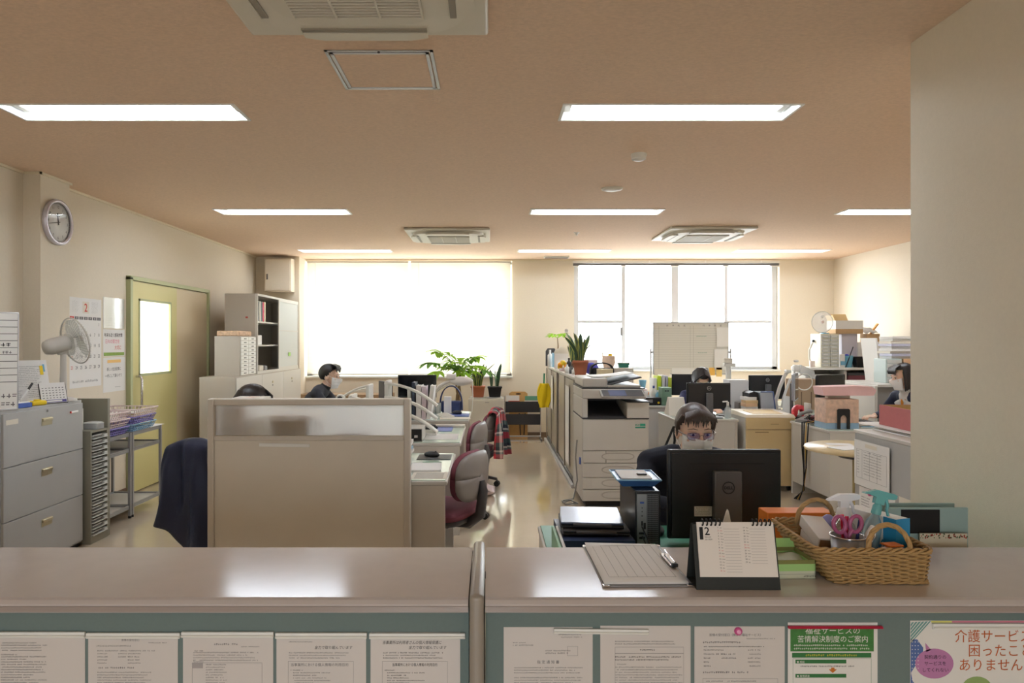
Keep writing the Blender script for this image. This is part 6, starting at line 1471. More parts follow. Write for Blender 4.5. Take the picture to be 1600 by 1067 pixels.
m = MB(); m.hexa([(-.055, -.04, 0), (.055, -.04, 0), (.055, .04, 0), (-.055, .04, 0)], [(-.07, -.05, .055), (.07, -.05, .055), (.07, .05, .055), (-.07, .05, .055)], mat('deep_green_plastic', (34, 110, 92), .4)); m.box(-.07, .07, -.05, .05, .0555, .066, WHITE, .003); m.build('lidded_tray', None, 'small deep green lidded tray on the beige cabinet by the window', 'tray', loc=(px(974, 8.9), 8.9, 1.1305))
# ---------------------------------------------------------------- whiteboard on its stand
wbd = thing('whiteboard', 'wheeled schedule whiteboard standing in front of the right window', 'whiteboard', (px(1079, 9.9), 9.9, 0)); hw = .53; zt3, zb3 = pz(503, 9.9), 1.0
m = MB(); m.box(-hw, hw, -.012, .012, zb3, zt3, mat('board_face', (222, 220, 212), .35)); m.build('board', wbd)
m = MB()
for a in ((-hw, hw, zt3-.015, zt3+.004), (-hw, hw, zb3-.004, zb3+.012), (-hw-.004, -hw+.012, zb3, zt3), (hw-.012, hw+.004, zb3, zt3)): m.box(a[0], a[1], -.018, .018, a[2], a[3], ALU)
m.build('frame', wbd)
m = MB()
for k in range(19): m.box(-hw+.02, hw-.02, -.0132, -.0122, zt3-.09-k*.033, zt3-.088-k*.033, mat('faint_rule', (180, 178, 172), .6))
for x_ in (-.45, -.01, .035): m.box(x_, x_+.003, -.0132, -.0122, zb3+.02, zt3-.05, mat('faint_rule', (180, 178, 172), .6))
for i, x_ in enumerate((-.33, -.25, -.17, -.09, .18, .26, .34, .42)): m.text(('行', '予', '先', '定')[i % 4], .030, INKG, (x_, -.0134, zt3-.058), align='CENTER')
line(m, .08, zt3-.19, .14, .014, mat('green_ink', (120, 170, 150), .7), -.0134); line(m, .1, zt3-.42, .12, .014, mat('green_ink', (120, 170, 150), .7), -.0134); m.build('markings', wbd)
for s in (-1, 1):
    m = MB(); m.tube([(s*(hw+.03), .0, .06), (s*(hw+.03), .0, 1.36)], .012, ALU, 8); m.tube([(s*(hw+.03), 0, 1.31), (s*(hw), 0, 1.31)], .012, DGREY, 8); m.build('upright', wbd)
    m = MB(); m.tube([(s*(hw+.03), -.28, .05), (s*(hw+.03), .28, .05)], .014, ALU, 8); q = m.build('foot', wbd)
    for t in (-1, 1): m = MB(); m.cyl((s*(hw+.03)-.01, t*.26, .022), (s*(hw+.03)+.01, t*.26, .022), .022, BLACK, seg=12); m.build('caster', q)
m = MB(); m.tube([(-hw-.03, 0, .35), (hw+.03, 0, .35)], .010, ALU, 8); m.build('cross_bar', wbd)
for (a, b, c_, d_, lab) in ((1120, 1138, 511, 541, 'upper white sheet pinned at the right of the whiteboard'), (1116, 1137, 545, 577, 'lower white sheet pinned at the right of the whiteboard')):
    m = MB(); wd = px(b, 9.88)-px(a, 9.88); h_ = pz(c_, 9.88)-pz(d_, 9.88); m.box(0, wd, -.001, 0, -h_, 0, PAPER); para(m, .02, -.03, wd-.04, 6, .006, .03); m.build('printed_sheet', None, lab, 'papers', loc=(px(a, 9.88), 9.879, pz(c_, 9.88)))
for (a, b, c_, d_, mm, lab) in ((1023, 1047, 578, 598, PAPERG, 'leftmost pale sheet clipped under the whiteboard'), (1050, 1085, 577, 600, PAPER, 'wide white sheet clipped under the middle of the whiteboard'), (1108, 1117, 576, 586, mat('amber_note', (244, 190, 90), .7), 'small amber note under the right of the whiteboard'), (1119, 1128, 576, 588, mat('light_amber_note', (240, 206, 130), .7), 'small pale orange note right of the amber one under the whiteboard')):
    m = MB(); wd = px(b, 9.88)-px(a, 9.88); h_ = pz(c_, 9.88)-pz(d_, 9.88); m.box(0, wd, -.001, 0, -h_, 0.02, mm); m.build('printed_sheet', None, lab, 'papers', loc=(px(a, 9.88), 9.879, pz(c_, 9.88)))
# ---------------------------------------------------------------- desks in the middle and by the window
slab_desk('steel desk with the green file box in front of the window whiteboard', 1.80, 3.75, 8.35, 9.05, user='+y', steel=PALE)
slab_desk('steel desk of the woman with bowed head', 1.82, 2.44, 6.90, 7.62, user='+y', steel=PALE, ped=False)
slab_desk('steel desk behind the cream shredder', 2.70, 3.72, 7.42, 8.10, user='+y', steel=PALE)
FZ = .7005
monitor('black monitor with its back to us at the desk of the bowed woman', (px(1107, 7.05), 7.05, FZ), PI, .44, .26, .085)
monitor('black monitor behind the green file box', (px(1078, 8.66), 8.62, FZ), PI*.97, .46, .26, .10, logo=False)
monitor('black monitor near the right end of the window desks', (px(1198, 7.95), 7.95, FZ), PI*1.02, .42, .27, .11)
o = thing('file_box', 'sage green file box with a cut-out grip on the window desk', 'file box', (px(1041, 8.40)+.0, 8.46, FZ)); SG = mat('sage_green_card', (108, 140, 116), .6)
m = MB(); m.box(-.058, .058, -.09, .09, 0, .21, SG, .003); m.build('body', o)
m = MB(); m.box(-.025, -.003, -.0915, -.0903, .165, .178, BLACKM); m.build('grip_hole', o); m = MB(); m.box(.003, .025, -.0915, -.0903, .165, .178, BLACKM); m.build('grip_hole', o)
for i, (pp, c_, hh, w_, lab) in enumerate(((1021, (236, 236, 230), .30, .04, 'white binder left of the lime one on the window desk'), (1027.5, (204, 226, 60), .33, .045, 'lime binder on the window desk, nearest the bottles'), (1034, (228, 228, 232), .34, .03, 'pale grey binder behind the sage file box'), (1039, (190, 190, 200), .33, .03, 'mid grey binder behind the sage file box'), (1044, (214, 226, 80), .31, .04, 'lime binder behind the right edge of the sage file box'))):
    binder(lab, px(pp, 8.86), 8.88, FZ, w_, .22, hh, mat('winbinder_%d' % i, c_, .5), 0, 'binders on the window desk')
o = thing('power_box', 'black adapter box with a yellow light at the window desk edge', 'device', (px(1019, 8.42), 8.44, FZ)); m = MB(); m.box(-.10, .10, -.05, .05, 0, .09, BLACK, .005); m.build('body', o); m = MB(); m.cyl((.07, -.0515, .03), (.07, -.0505, .03), .014, YEL, seg=12); m.build('light', o)
m = MB(); m.box(-.09, .0, -.0525, -.0505, .03, .07, MGREY); m.build('sockets', o)
pencup('white pen cup on the window desk left of the bottles', px(1011, 8.6), 8.62, FZ, .042, .15, WHITE, 4)
bottle('white bottle with a blue label on the window desk', px(1022, 8.58), 8.60, FZ, .03, .22, WHITE, BLUE)
bottle('small clear blue bottle right of the labelled bottle on the window desk', px(1028, 8.55), 8.57, FZ, .024, .17, LBLUE)
m = MB(); m.lathe([(.032, 0), (.05, .11), (.046, .11), (.03, .004), (.0001, .004)], (0, 0, 0), LBLUE, 18); m.build('pail', None, 'light blue pail by the window left of the whiteboard', 'pail', loc=(px(1004, 8.95), 8.95, FZ+.19)); C.objects[-1].location.z = FZ+.1605
carton('pale carton under the light blue pail by the window', px(997, 8.95), px(1010, 8.95), 8.88, 9.02, FZ, FZ+.16, PNK, 'box', 'small_box')
stack('white papers standing proud between the copier and the window desk', px(1003, 8.75), 8.74, FZ, 6, .12, .16, .12, [PAPER, PNK, PAPERG])
# things on the bowed woman's desk
ppc = thing('printed_form', 'stack of printed forms propped at the left of the bowed woman desk', 'papers', (1.93, 7.30, FZ), 0); m = MB(); m.hexa([(-.09, -.10, 0), (.09, -.10, 0), (.09, .12, 0), (-.09, .12, 0)], [(-.07, .02, .18), (.09, .02, .18), (.09, .06, .18), (-.07, .06, .18)], PAPERG); m.build('sheets', ppc)
sheetpad('printed_sheet', 'dark-edged tablet and sheets right of the monitor stand', px(1127, 6.98), 7.02, FZ, .12, .12, PAPER, .2)
sheetpad('phone', 'black phone lying right of the monitor stand', px(1126, 7.2)+.02, 7.20, FZ, .07, .13, BLACK, .3, 'phone', .01)
sd = thing('pump_bottle', 'clear hand sanitiser pump beside the cream shredder', 'pump bottle', (px(1137, 6.98), 6.98, FZ)); m = MB(); m.lathe([(.001, 0), (.033, .001), (.033, .09), (.014, .115), (.014, .125), (.001, .126)], (0, 0, 0), thin_mat('gel_clear', (224, 232, 232), .45, .4, .1, .15), 18); m.build('body', sd)
m = MB(); m.cyl((0, 0, .126), (0, 0, .16), .012, WHITE); m.tube([(0, 0, .165), (-.05, 0, .162)], .008, WHITE, 8); m.build('pump', sd)
# bag with black straps hanging on the left side of that desk
hb = thing('hanging_bag', 'black bag hanging on straps from the desk between copier and masked woman', 'bag', (1.70, 6.80, 0)); m = MB(); m.tube([(.08, 0, .64), (.02, 0, .5), (-.04, 0, .36)], .012, BLACKM, 6, flat=.4); m.build('strap', hb); m = MB(); m.tube([(.085, .01, .64), (.09, .01, .5), (.07, .01, .36)], .012, BLACKM, 6, flat=.4); m.build('strap', hb)
m = MB(); m.box(-.10, .11, -.05, .05, .001, .40, BLACKM, .03, 3); m.build('body', hb)
# ---------------------------------------------------------------- cream shredder
SH = mat('cream_shredder', (220, 198, 150), .4); SHS = mat('shredder_side_grey', (206, 202, 194), .45); SHT = mat('shredder_top_ivory', (232, 222, 200), .35)
sh = thing('paper_shredder', 'large cream paper shredder on casters in the middle of the room', 'shredder', (2.73, 7.06, 0)); w_ = .24
m = MB(); m.box(-w_+.004, w_-.004, -.20, .28, .05, .72, SHS, .006); m.build('body', sh)
m = MB(); m.box(-w_, w_, -.222, -.2005, .055, .60, SH, .006); q = m.build('door', sh); m = MB(); m.box(-w_+.09, -w_+.22, -.2245, -.2225, .575, .582, mat('groove_tan', (150, 130, 90), .6)); m.build('door_handle', q)
m = MB(); m.box(-w_, w_, -.222, -.2005, .604, .72, SH, .006); m.build('front_panel', sh); m = MB(); m.box(.0, .08, -.2235, -.2222, .655, .660, mat('groove_tan', (150, 130, 90), .6)); m.build('name_plate', sh)
m = MB(); m.hexa([(-w_-.003, -.225, .7205), (w_+.003, -.225, .7205), (w_+.003, .285, .7205), (-w_-.003, .285, .7205)], [(-w_+.01, -.21, .748), (w_-.01, -.21, .748), (w_-.01, .275, .76), (-w_+.01, .275, .76)], SHT); m.build('top', sh)
m = MB(); m.hexa([(-.15, -.15, .7505), (.15, -.15, .7505), (.15, .12, .758), (-.15, .12, .758)], [(-.15, -.15, .753), (.15, -.15, .753), (.15, .12, .762), (-.15, .12, .762)], mat('feed_tan', (206, 176, 112), .5)); m.build('feed_slot', sh)
for s in (-1, 1):
    for t in (-.16, .24): m = MB(); m.cyl((s*.2-.012, t, .025), (s*.2+.012, t, .025), .025, BLACK, seg=14); m.cyl((s*.2, t, .03), (s*.2, t, .052), .01, DGREY); m.build('caster', sh)
# ---------------------------------------------------------------- clutter behind the shredder
HZ = .7005
fb = thing('magazine_file', 'black magazine file on the desk behind the shredder', 'file box', (px(1174, 7.55), 7.58, HZ)); m = MB(); m.prism([(-.05, 0), (.05, 0), (.05, .21), (0, .23), (-.05, .21)], -.1, .1, BLACK); m.build('body', fb)
fb = thing('magazine_file', 'clear file box with a blue-grey edge on the desk behind the shredder', 'file box', (px(1198, 7.50), 7.56, HZ)); m = MB(); m.hexa([(-.075, -.1, 0), (.075, -.1, 0), (.075, .1, 0), (-.075, .1, 0)], [(-.08, -.1, .22), (.055, -.1, .22), (.055, .1, .22), (-.08, .1, .22)], mat('hazy_clear_plastic', (184, 190, 200), .3)); m.build('body', fb); m = MB(); m.tube([(-.08, -.1, .225), (.05, -.1, .225), (.068, -.1, .1), (.08, -.1, .004)], .008, mat('slate_blue_edge', (90, 110, 160), .4), 6); m.build('edge', fb)
fb = thing('file_tray', 'white wire file tray of papers behind the black magazine file', 'file tray', (px(1153, 7.9), 7.97, HZ)); m = MB(); m.box(-.11, .11, -.1, .1, 0, .33, mat('paper_edges', (222, 222, 222), .7, noise=.15, nscale=90, stretch=(8, 1, 1)), .004); m.build('papers', fb)
stack('manila envelopes stacked left of the file tray on the window desks', px(1146, 8.0), 7.53, HZ, 5, .13, .13, .17, [mat('manila', (226, 196, 150), .7), PAPER, mat('peach_card', (236, 200, 160), .7)])
cs = thing('cash_box', 'grey metal cash box behind the left edge of the shredder', 'box', (px(1162, 7.70), 7.70, HZ)); m = MB(); m.box(-.08, .10, -.07, .07, 0, .10, MGREY, .006); m.build('body', cs); m = MB(); m.cyl((-.04, -.0715, .05), (-.04, -.0705, .05), .022, CHROME, seg=16); m.build('lock', cs)
sg = thing('desk_light', 'white pillar lamp standing left of the file tray behind the monitor', 'desk lamp', (px(1137, 8.45), 8.45, FZ)); m = MB(); m.cyl((0, 0, 0), (0, 0, .02), .07, WHITE); m.box(-.022, .022, -.015, .015, .02, .46, OFFW, .006); m.build('pillar', sg); m = MB(); m.box(-.05, .09, -.04, .04, .46, .50, OFFW, .01); m.box(-.055, .045, -.05, .02, .50, .56, PAPERG, .01); m.build('lamp_head', sg)
# ---------------------------------------------------------------- desks on the right
slab_desk('steel desk with the floral file box near the round table', 2.90, 3.66, 6.02, 6.80, user='+x', steel=PALE, ped=False)
slab_desk('steel desk beside the right side of the shredder', 3.0, 3.66, 6.82, 7.38, user='+x', steel=PALE, ped=False)
GZ = .7005
FLO = mat('floral_card', (218, 186, 166), .7, noise=.45, nscale=26)
fb = thing('file_box', 'pink floral file box with a blue base on the right desk', 'file box', (3.07, 6.20, GZ))
m = MB(); m.box(-.145, .14, -.08, .14, .05, .255, FLO, .003); m.box(-.145, .14, -.08, .14, 0, .0498, mat('pale_blue_border', (150, 180, 205), .7)); m.build('body', fb)
m = MB(); m.box(-.06, .135, .06, .12, .256, .285, PAPERG); m.build('papers', fb)

be = thing('bookend', 'black arched metal bookend in front of the floral file box', 'bookend', (3.07, 6.105, GZ)); m = MB()
arch = [(-.055, 0), (-.055, .165), (-.045, .176), (.045, .176), (.055, .165), (.055, 0), (.028, 0)]+[(.028*math.cos(q), .085+.035*math.sin(q)) for q in [PI*i/10 for i in range(11)]]+[(-.028, 0)]
m.prism(arch, -.003, .003, BLACK); m.build('plate', be)
pf = thing('file_box', 'long pale pink box lying across the floral file box', 'box', (3.16, 6.25, GZ+.2855)); PPK = mat('blush_pink_card', (236, 196, 198), .6, noise=.06, nscale=30)
m = MB(); m.prism([(-.235, 0), (-.25, .075), (.03, .085), (.19, .078), (.225, .05), (.215, .02), (.20, 0)], -.09, .09, PPK); m.build('body', pf)
monitor('black monitor above the pink boxes on the right desks', (3.40, 7.02, GZ), math.radians(28), .42, .27, .16, logo=False)
monitor('silver-backed slanted monitor left of the pink boxes', (3.12, 7.18, GZ), math.radians(62), .40, .28, .16, body=mat('silver_plastic', (176, 182, 192), .35), logo=False)
rd = thing('tape_dispenser', 'red tape dispenser at the right edge of the shredder', 'tape dispenser', (3.03, 6.90, GZ), .3); m = MB(); m.lathe([(.03, -.022), (.07, -.022), (.07, .022), (.03, .022)], (0, 0, .07), mat('signal_red', (196, 40, 48), .4), 24, 'Y', False); m.build('wheel', rd)
m = MB(); m.box(-.05, .09, -.03, .03, 0, .03, BLACK, .006); m.build('base', rd)
telephone('grey telephone half buried in black cables on the right desk', (3.02, 6.62, GZ), math.radians(-60), MGREY)
cbm = thing('cable_bundle', 'tangle of black cables on the desk edge left of the floral box', 'cables', (2.93, 6.42, GZ)); random.seed(3)
for k in range(7):
    pts = [(random.uniform(-.0, .10), random.uniform(-.10, .10), random.uniform(.01, .09)) for _ in range(7)]; m = MB(); m.tube(pts, .006, BLACKM if k % 3 else mat('dark_red_cable', (130, 40, 50), .5), 6); m.build('cable', cbm)
for k in range(4):
    x_ = -.045-.006*k; m = MB(); m.tube([(.02, -.05+.03*k, .03), (x_, -.05+.03*k, .02), (x_-.005, -.03+.02*k, -.2), (x_+.008*math.sin(k*2), .0, -.4), (x_-.02+.01*k, .02, -.6), (x_-.05, .03+.02*k, -.692)], .006, (BLACKM, mat('ochre_cable', (176, 140, 60), .5))[k == 1], 6); m.build('hanging_cable', cbm)
carton('slim pale drive case standing on end by the red tape dispenser', 3.035, 3.06, 6.70, 6.80, GZ, GZ+.17, PALE, 'case', 'drive_case')
stack('papers and a pale notebook between the floral box and the seated woman', 3.42, 6.3, GZ, 4, .30, .24, .03, [PAPER, LBL, PAPERG])
keyboard('black keyboard of the woman at the right desks', (3.50, 6.62, GZ), math.radians(90), .40)
# desk lamps behind the shredder
wl = thing('desk_lamp', 'white leaning fluorescent desk lamp behind the shredder right corner', 'desk lamp', (px(1218, 7.60), 7.60, HZ), 0)
m = MB(); m.cyl((0, 0, 0), (0, 0, .02), .06, WHITE); m.build('base', wl)
m = MB(); m.tube([(-.03, 0, .02), (-.04, 0, .12), (.0, 0, .26), (.05, 0, .38), (.085, 0, .43)], .020, LMPW, 10); m.build('outer_arm', wl)
m = MB(); m.tube([(.02, -.02, .05), (.03, -.02, .14), (.075, -.02, .27), (.11, -.02, .36)], .014, WHITE, 10); m.build('inner_arm', wl)
m = MB(); m.box(.06, .12, -.03, .03, .42, .455, WHITE, .01); m.build('joint', wl)
m = MB(T(px(1229, 7.5), 7.47, HZ, 0, math.radians(-14))); m.hexa([(-.06, 0, 0), (.04, 0, 0), (.04, .003, 0), (-.06, .003, 0)], [(-.02, 0, .19), (.075, 0, .17), (.075, .003, .17), (-.02, .003, .19)], PAPER); m.build('note_card', None, 'bright white card leaning below the white desk lamp', 'card')
ml = thing('magnifier_lamp', 'clear-shaded magnifier lamp with a ring in front of the brown carton', 'desk lamp', (px(1243, 7.5), 7.52, HZ))
m = MB(); m.cyl((0, 0, 0), (0, 0, .03), .035, OFFW); m.tube([(0, .0, .03), (-.03, 0, .25), (0, 0, .44)], .010, OFFW, 8); m.build('stem', ml)
CSH = thin_mat('smoky_shade', (206, 204, 200), .55, .4, .1, .12)
m = MB(); m.box(-.015, .045, -.03, .03, .44, .51, WHITE, .01); m.ell((.015, 0, .55), (.028, .02, .014), WHITE, 12, 8); m.build('joint', ml)
m = MB(); m.hexa([(.04, -.05, .43), (.20, -.05, .36), (.20, .05, .36), (.04, .05, .43)], [(.05, -.05, .51), (.185, -.05, .45), (.185, .05, .45), (.05, .05, .51)], CSH); m.build('shade', ml)
m = MB(); m.tube([(.075+.085*math.cos(q), -.06, .33+.085*math.sin(q)) for q in [2*PI*i/30 for i in range(30)]], .006, OFFW, 6, closed=True); m.build('ring', ml)
bc_ = carton('brown cardboard box with two slots behind the magnifier lamp', px(1231, 8.0), px(1269, 8.0), 7.84, 8.06, HZ, 1.04, mat('kraft_box_dark', (164, 138, 112), .8))
for s in (-.06, .05): m = MB(); m.box(s, s+.012, -.1115, -.1103, .02, .20, mat('slot_brown', (110, 88, 68), .8)); m.build('slot', bc_)
# ---------------------------------------------------------------- shelving in the far right corner
kc = thing('shelf_cabinet', 'white-topped open cabinet in the far right corner', 'cabinet', (0, 0, 0)); a_, b_ = px(1258, 8.9), px(1370, 8.9)
m = MB(); m.box(a_, b_, 8.88, 9.32, 1.10, 1.13, WHITE, .004); m.build('top', kc)
for x_ in (a_, a_+.49, b_-.03): m = MB(); m.box(x_, x_+.03, 8.89, 9.31, 0, 1.0998, PALE); m.build('side_panel', kc)
m = MB(); m.box(a_+.0302, b_-.0302, 9.29, 9.31, 0, 1.0995, STEEL); m.build('back_panel', kc)
for z_ in (.05, .40, .74):
    for u_, v_ in ((a_+.0302, a_+.4898), (a_+.5202, b_-.0302)): m = MB(); m.box(u_, v_, 8.895, 9.289, z_, z_+.02, PALE); m.build('shelf', kc)
carton('maroon storage box on the upper shelf of the corner cabinet', a_+.56, b_-.06, 8.93, 9.2, .761, 1.06, mat('maroon_box', (120, 60, 68), .6), lid=DGREY)
carton('white box on the upper left shelf of the corner cabinet', a_+.08, a_+.42, 8.93, 9.2, .761, 1.04, PAPER, name='storage_box')
KT = 1.1305
lu = thing('drawer_unit', 'ivory case of small clear drawers on the corner cabinet', 'drawer unit', (0, 0, 0)); x0, x1, D_ = px(1283, 8.95), px(1312, 8.95), 8.95; h0, h1 = KT, pz(521, 8.95)
m = MB(); m.box(x0, x1, D_+.012, D_+.30, h0, h1, mat('ivory_plastic', (232, 228, 208), .4), .004); m.build('case', lu)
for c_ in range(2):
    for k in range(9):
        m = MB(); w2 = (x1-x0-.02)/2; zz_ = h0+.012+k*(h1-h0-.02)/9; m.box(x0+.008+c_*(w2+.004), x0+.008+c_*(w2+.004)+w2-.004, D_, D_+.0118, zz_, zz_+(h1-h0-.02)/9-.008, mat('drawer_clear_grey', (206, 210, 206), .2), .002); q = m.build('drawer', lu)
        m = MB(); xx = x0+.008+c_*(w2+.004); m.box(xx+.02, xx+w2-.03, D_-.006, D_-.0005, zz_+.012, zz_+.022, WHITE); m.build('drawer_handle', q)
m = MB(); m.lathe([(.03, 0), (.036, .08), (.032, .08), (.028, .003), (.0001, .003)], (0, 0, 0), mat('pale_mug', (220, 206, 196), .4), 18); m.build('mug', None, 'pale mug at the left end of the corner cabinet', 'mug', loc=(px(1269, 9.05), 9.05, KT))
jug = thing('electric_kettle_handle', 'black-tipped curved handle standing left of the ivory drawers', 'handle', (px(1273, 9.1), 9.14, KT)); jug.name = 'curved_handle'
m = MB(); m.cyl((0, 0, 0), (0, 0, .01), .03, OFFW); m.tube([(0, 0, .01), (-.05, 0, .1), (-.05, 0, .22), (.0, 0, .33)], .012, OFFW, 8); m.build('bar', jug); m = MB(); m.ell((0, 0, .335), .018, BLACK, 10, 8); m.build('tip', jug)
st = carton('lilac storage box right of the ivory drawers on the corner cabinet', px(1313, 9.1), px(1337, 9.1), 9.06, 9.3, KT, h1-.002, mat('lilac_storage', (214, 210, 222), .4), name='storage_box')
tb_ = thing('cardboard_box', 'white and brown open carton on top of the ivory drawers', 'box', (px(1321, 9.1), 9.12, h1+.001)); hw = .175; hh = .17
m = MB()
for a in ((-hw, hw, -.12, -.115), (-hw, hw, .115, .12), (-hw, -hw+.005, -.1149, .1149), (hw-.005, hw, -.1149, .1149)): m.box(a[0], a[1], a[2], a[3], .0, .06, BROWNC); m.box(a[0], a[1], a[2], a[3], .06, hh, PAPER)
m.box(-hw, hw, -.12, .12, -.0, .004, BROWNC); m.build('body', tb_)
m = MB(); m.hexa([(-hw, .118, hh), (hw*.6, .118, hh), (hw*.6, .121, hh), (-hw, .121, hh)], [(-hw*.8, .15, hh+.09), (hw*.5, .15, hh+.09), (hw*.5, .153, hh+.09), (-hw*.8, .153, hh+.09)], mat('tan_flap', (226, 200, 150), .8)); m.build('flap', tb_)
m = MB(); m.hexa([(-hw-.0, -.1, hh), (-hw, .1, hh), (-hw+.003, .1, hh), (-hw+.003, -.1, hh)], [(-hw-.03, -.1, hh+.07), (-hw-.03, .1, hh+.07), (-hw-.027, .1, hh+.07), (-hw-.027, -.1, hh+.07)], mat('tan_flap', (226, 200, 150), .8)); m.build('flap', tb_)
cf = thing('clear_fan', 'clear plastic round fan head on top of the ivory drawers', 'fan', (px(1289, 8.99), 9.02, h1+.001)); m = MB(); m.lathe([(.13, -.002), (.13, .002)], (-.02, 0, .15), thin_mat('clear_disc', (220, 220, 220), .25, .3, .1, .15), 32, 'Y', True)
m.tube([(-.02+.135*math.cos(q), 0, .15+.135*math.sin(q)) for q in [2*PI*i/32 for i in range(32)]], .005, CLR, 6, closed=True); m.build('disc', cf); m = MB(); m.box(-.03, .05, -.04, .04, 0, .012, LBLUE, .004); m.build('base', cf); m = MB(); m.ell((-.02, -.01, .15), .02, PNK, 10, 8); m.ell((-.02, -.01, .22), .018, WHITE, 10, 8); m.build('hub', cf)
pb_ = thing('plastic_bag', 'crumpled white plastic bag on the lilac storage box', 'bag', (px(1358, 9.12), 9.13, 0)); m = MB()
m.sheet(lambda u, v: (-.14+.22*u, -.1+.2*v, h1+.012-.0*max(0, u-.35)+.07*math.sin(PI*u)**.7*math.sin(PI*v)**.6+.012*math.sin(17*u+5*v)*math.cos(13*v)), 18, 12, thin_mat('white_film_bag', (240, 242, 246), .85, .5, .3, .1), .004); m.build('film', pb_)
carton('white carton right of the plastic bag on the corner cabinet', px(1336, 9.1), px(1371, 9.1), 9.02, 9.24, KT, pz(534, 9.1), PAPER, name='storage_box')
carton('brown wooden crate on the white carton of the corner cabinet', px(1350, 9.1), px(1371, 9.1), 9.04, 9.2, pz(534, 9.1)+.001, pz(521, 9.1), BROWNC, name='wooden_crate')
m = MB(T(px(1360, 9.1), 9.1, pz(521, 9.1), 0, 0, math.radians(36))); m.box(-.008, .008, -.02, .02, .002, .16, mat('orange_wood', (206, 150, 80), .6)); m.build('wood_strip', None, 'short orange wood strip leaning on top of the brown crate', 'wood strip')
bu = thing('bucket', 'light blue bucket on the corner cabinet beside the black basket', 'bucket', (px(1325, 8.96), 8.96, KT)); m = MB(); m.lathe([(.045, 0), (.062, .15), (.058, .15), (.042, .004), (.0001, .004)], (0, 0, 0), mat('bucket_blue', (110, 176, 200), .4), 20); m.build('body', bu); m = MB(); m.ell((-.02, 0, .15), (.03, .03, .02), mat('royal_blue', (50, 60, 190), .6), 10, 8); m.build('cloth', bu)
m = MB(); m.box(-.03, .03, -.02, .02, 0, .17, PAPER, .01); m.box(-.03, .03, -.021, -.02, .03, .08, LBLUE); m.build('spray_pack', None, 'white upright pack left of the light blue bucket', 'pack', loc=(px(1314, 8.96), 8.93, KT))
bb_ = thing('black_basket', 'black basket with a tall hoop handle on the corner cabinet', 'basket', (px(1348, 8.95), 8.945, KT)); m = MB(); m.hexa([(-.09, -.05, 0), (.09, -.05, 0), (.09, .05, 0), (-.09, .05, 0)], [(-.125, -.07, .13), (.12, -.07, .13), (.12, .07, .13), (-.125, .07, .13)], BLACKM); m.build('body', bb_)
m = MB(); m.tube([(-.125, -.07, .132), (.12, -.07, .132), (.12, .07, .132), (-.125, .07, .132)], .007, BLACK, 6, closed=True); m.build('rim', bb_); m = MB(); m.tube([(.07+.065*math.cos(PI*i/16), 0, .13+.15*math.sin(PI*i/16)) for i in range(17)], .009, BLACK, 6); m.build('handle', bb_)
m = MB(); m.box(-.05, .05, -.003, .003, 0, .17, mat('green_blue_print', (190, 206, 170), .6, noise=.3, nscale=20)); m.build('printed_card', None, 'green and blue printed card behind the black basket', 'card', loc=(px(1360, 9.0), 9.055-.045, KT)); C.objects[-1].location.x += .03; C.objects[-1].location.y = 9.017-.001
m = MB(T(px(1316, 8.93)+.03, 8.905, KT, 0, 0, math.radians(20))); m.cyl((0, 0, .002), (0, 0, .28), .006, BLACK, seg=8); m.build('black_marker', None, 'long black stick leaning above the light blue bucket', 'stick')
# low grey cabinet at the right wall with papers
gl = thing('side_cabinet', 'grey cabinet with a white frame behind the woman at the right', 'cabinet', (0, 0, 0)); GX0 = px(1367, 7.6)
m = MB(); m.box(GX0, 5.20, 7.6, 7.64, .0, .97, mat('frame_white_steel', (222, 222, 222), .4)) if False else m.box(GX0+.03, 5.19, 7.63, 8.5, .02, .965, MGREY, .003); m.build('body', gl)
m = MB(); m.box(GX0, GX0+.03, 7.60, 8.5, 0, .98, PALE, .003); m.build('side_panel', gl); m = MB(); m.box(GX0+.0302, 5.20, 7.60, 8.5, .966, .996, PALE, .003); m.build('top', gl)
LT = .9965
q_ = thing('drawer_unit', 'clear small-drawer unit carrying piled papers on the side cabinet', 'drawer unit', (px(1396, 7.85), 7.95, LT)); m = MB(); m.box(-.09, .09, -.11, .14, 0, .27, mat('clear_teal_drawers', (190, 206, 204), .3), .005); m.build('case', q_)
for k in range(5): m = MB(); m.box(-.08, .08, -.118, -.1105, .01+k*.052, .055+k*.052, CLR, .003); m.build('drawer', q_)
carton('orange-brown box right of the clear drawers on the side cabinet', px(1407, 7.9), px(1432, 7.9), 7.84, 8.1, LT, LT+.2705, mat('apricot_card', (222, 180, 140), .7))
stack('tall untidy pile of white and lilac papers on the side cabinet', px(1409, 7.95), 7.97, LT+.272, 9, .34, .25, .25, [PAPER, mat('lilac_paper', (206, 206, 226), .8), PAPERG, PAPER], jit=.03)
def plank(name, label, cat, pa, pb, D, yb, yt, mm, tilt):
    a, b = px(pa, D), px(pb, D); r = thing(name, label, cat, ((a+b)/2, D, 0)); r.rotation_euler.x = 0
    return r, (b-a)/2
m = MB(); x_ = px(1366, 8.2); m.hexa([(x_+.03, 8.12, LT), (x_+.05, 8.12, LT), (x_+.05, 8.45, LT), (x_+.03, 8.45, LT)], [(x_-.03, 8.12, 1.50), (x_-.01, 8.12, 1.50), (x_-.01, 8.45, 1.50), (x_-.03, 8.45, 1.50)], PAPER); m.build('framed_panel', None, 'tall white-edged panel leaning left of the paper pile', 'panel')
m = MB(); m.box(px(1378, 8.6), px(1412, 8.6), 8.46, 8.48, LT, 1.50, BROWNC); m.build('cardboard_sheet', None, 'brown cardboard sheet standing behind the paper pile', 'cardboard')
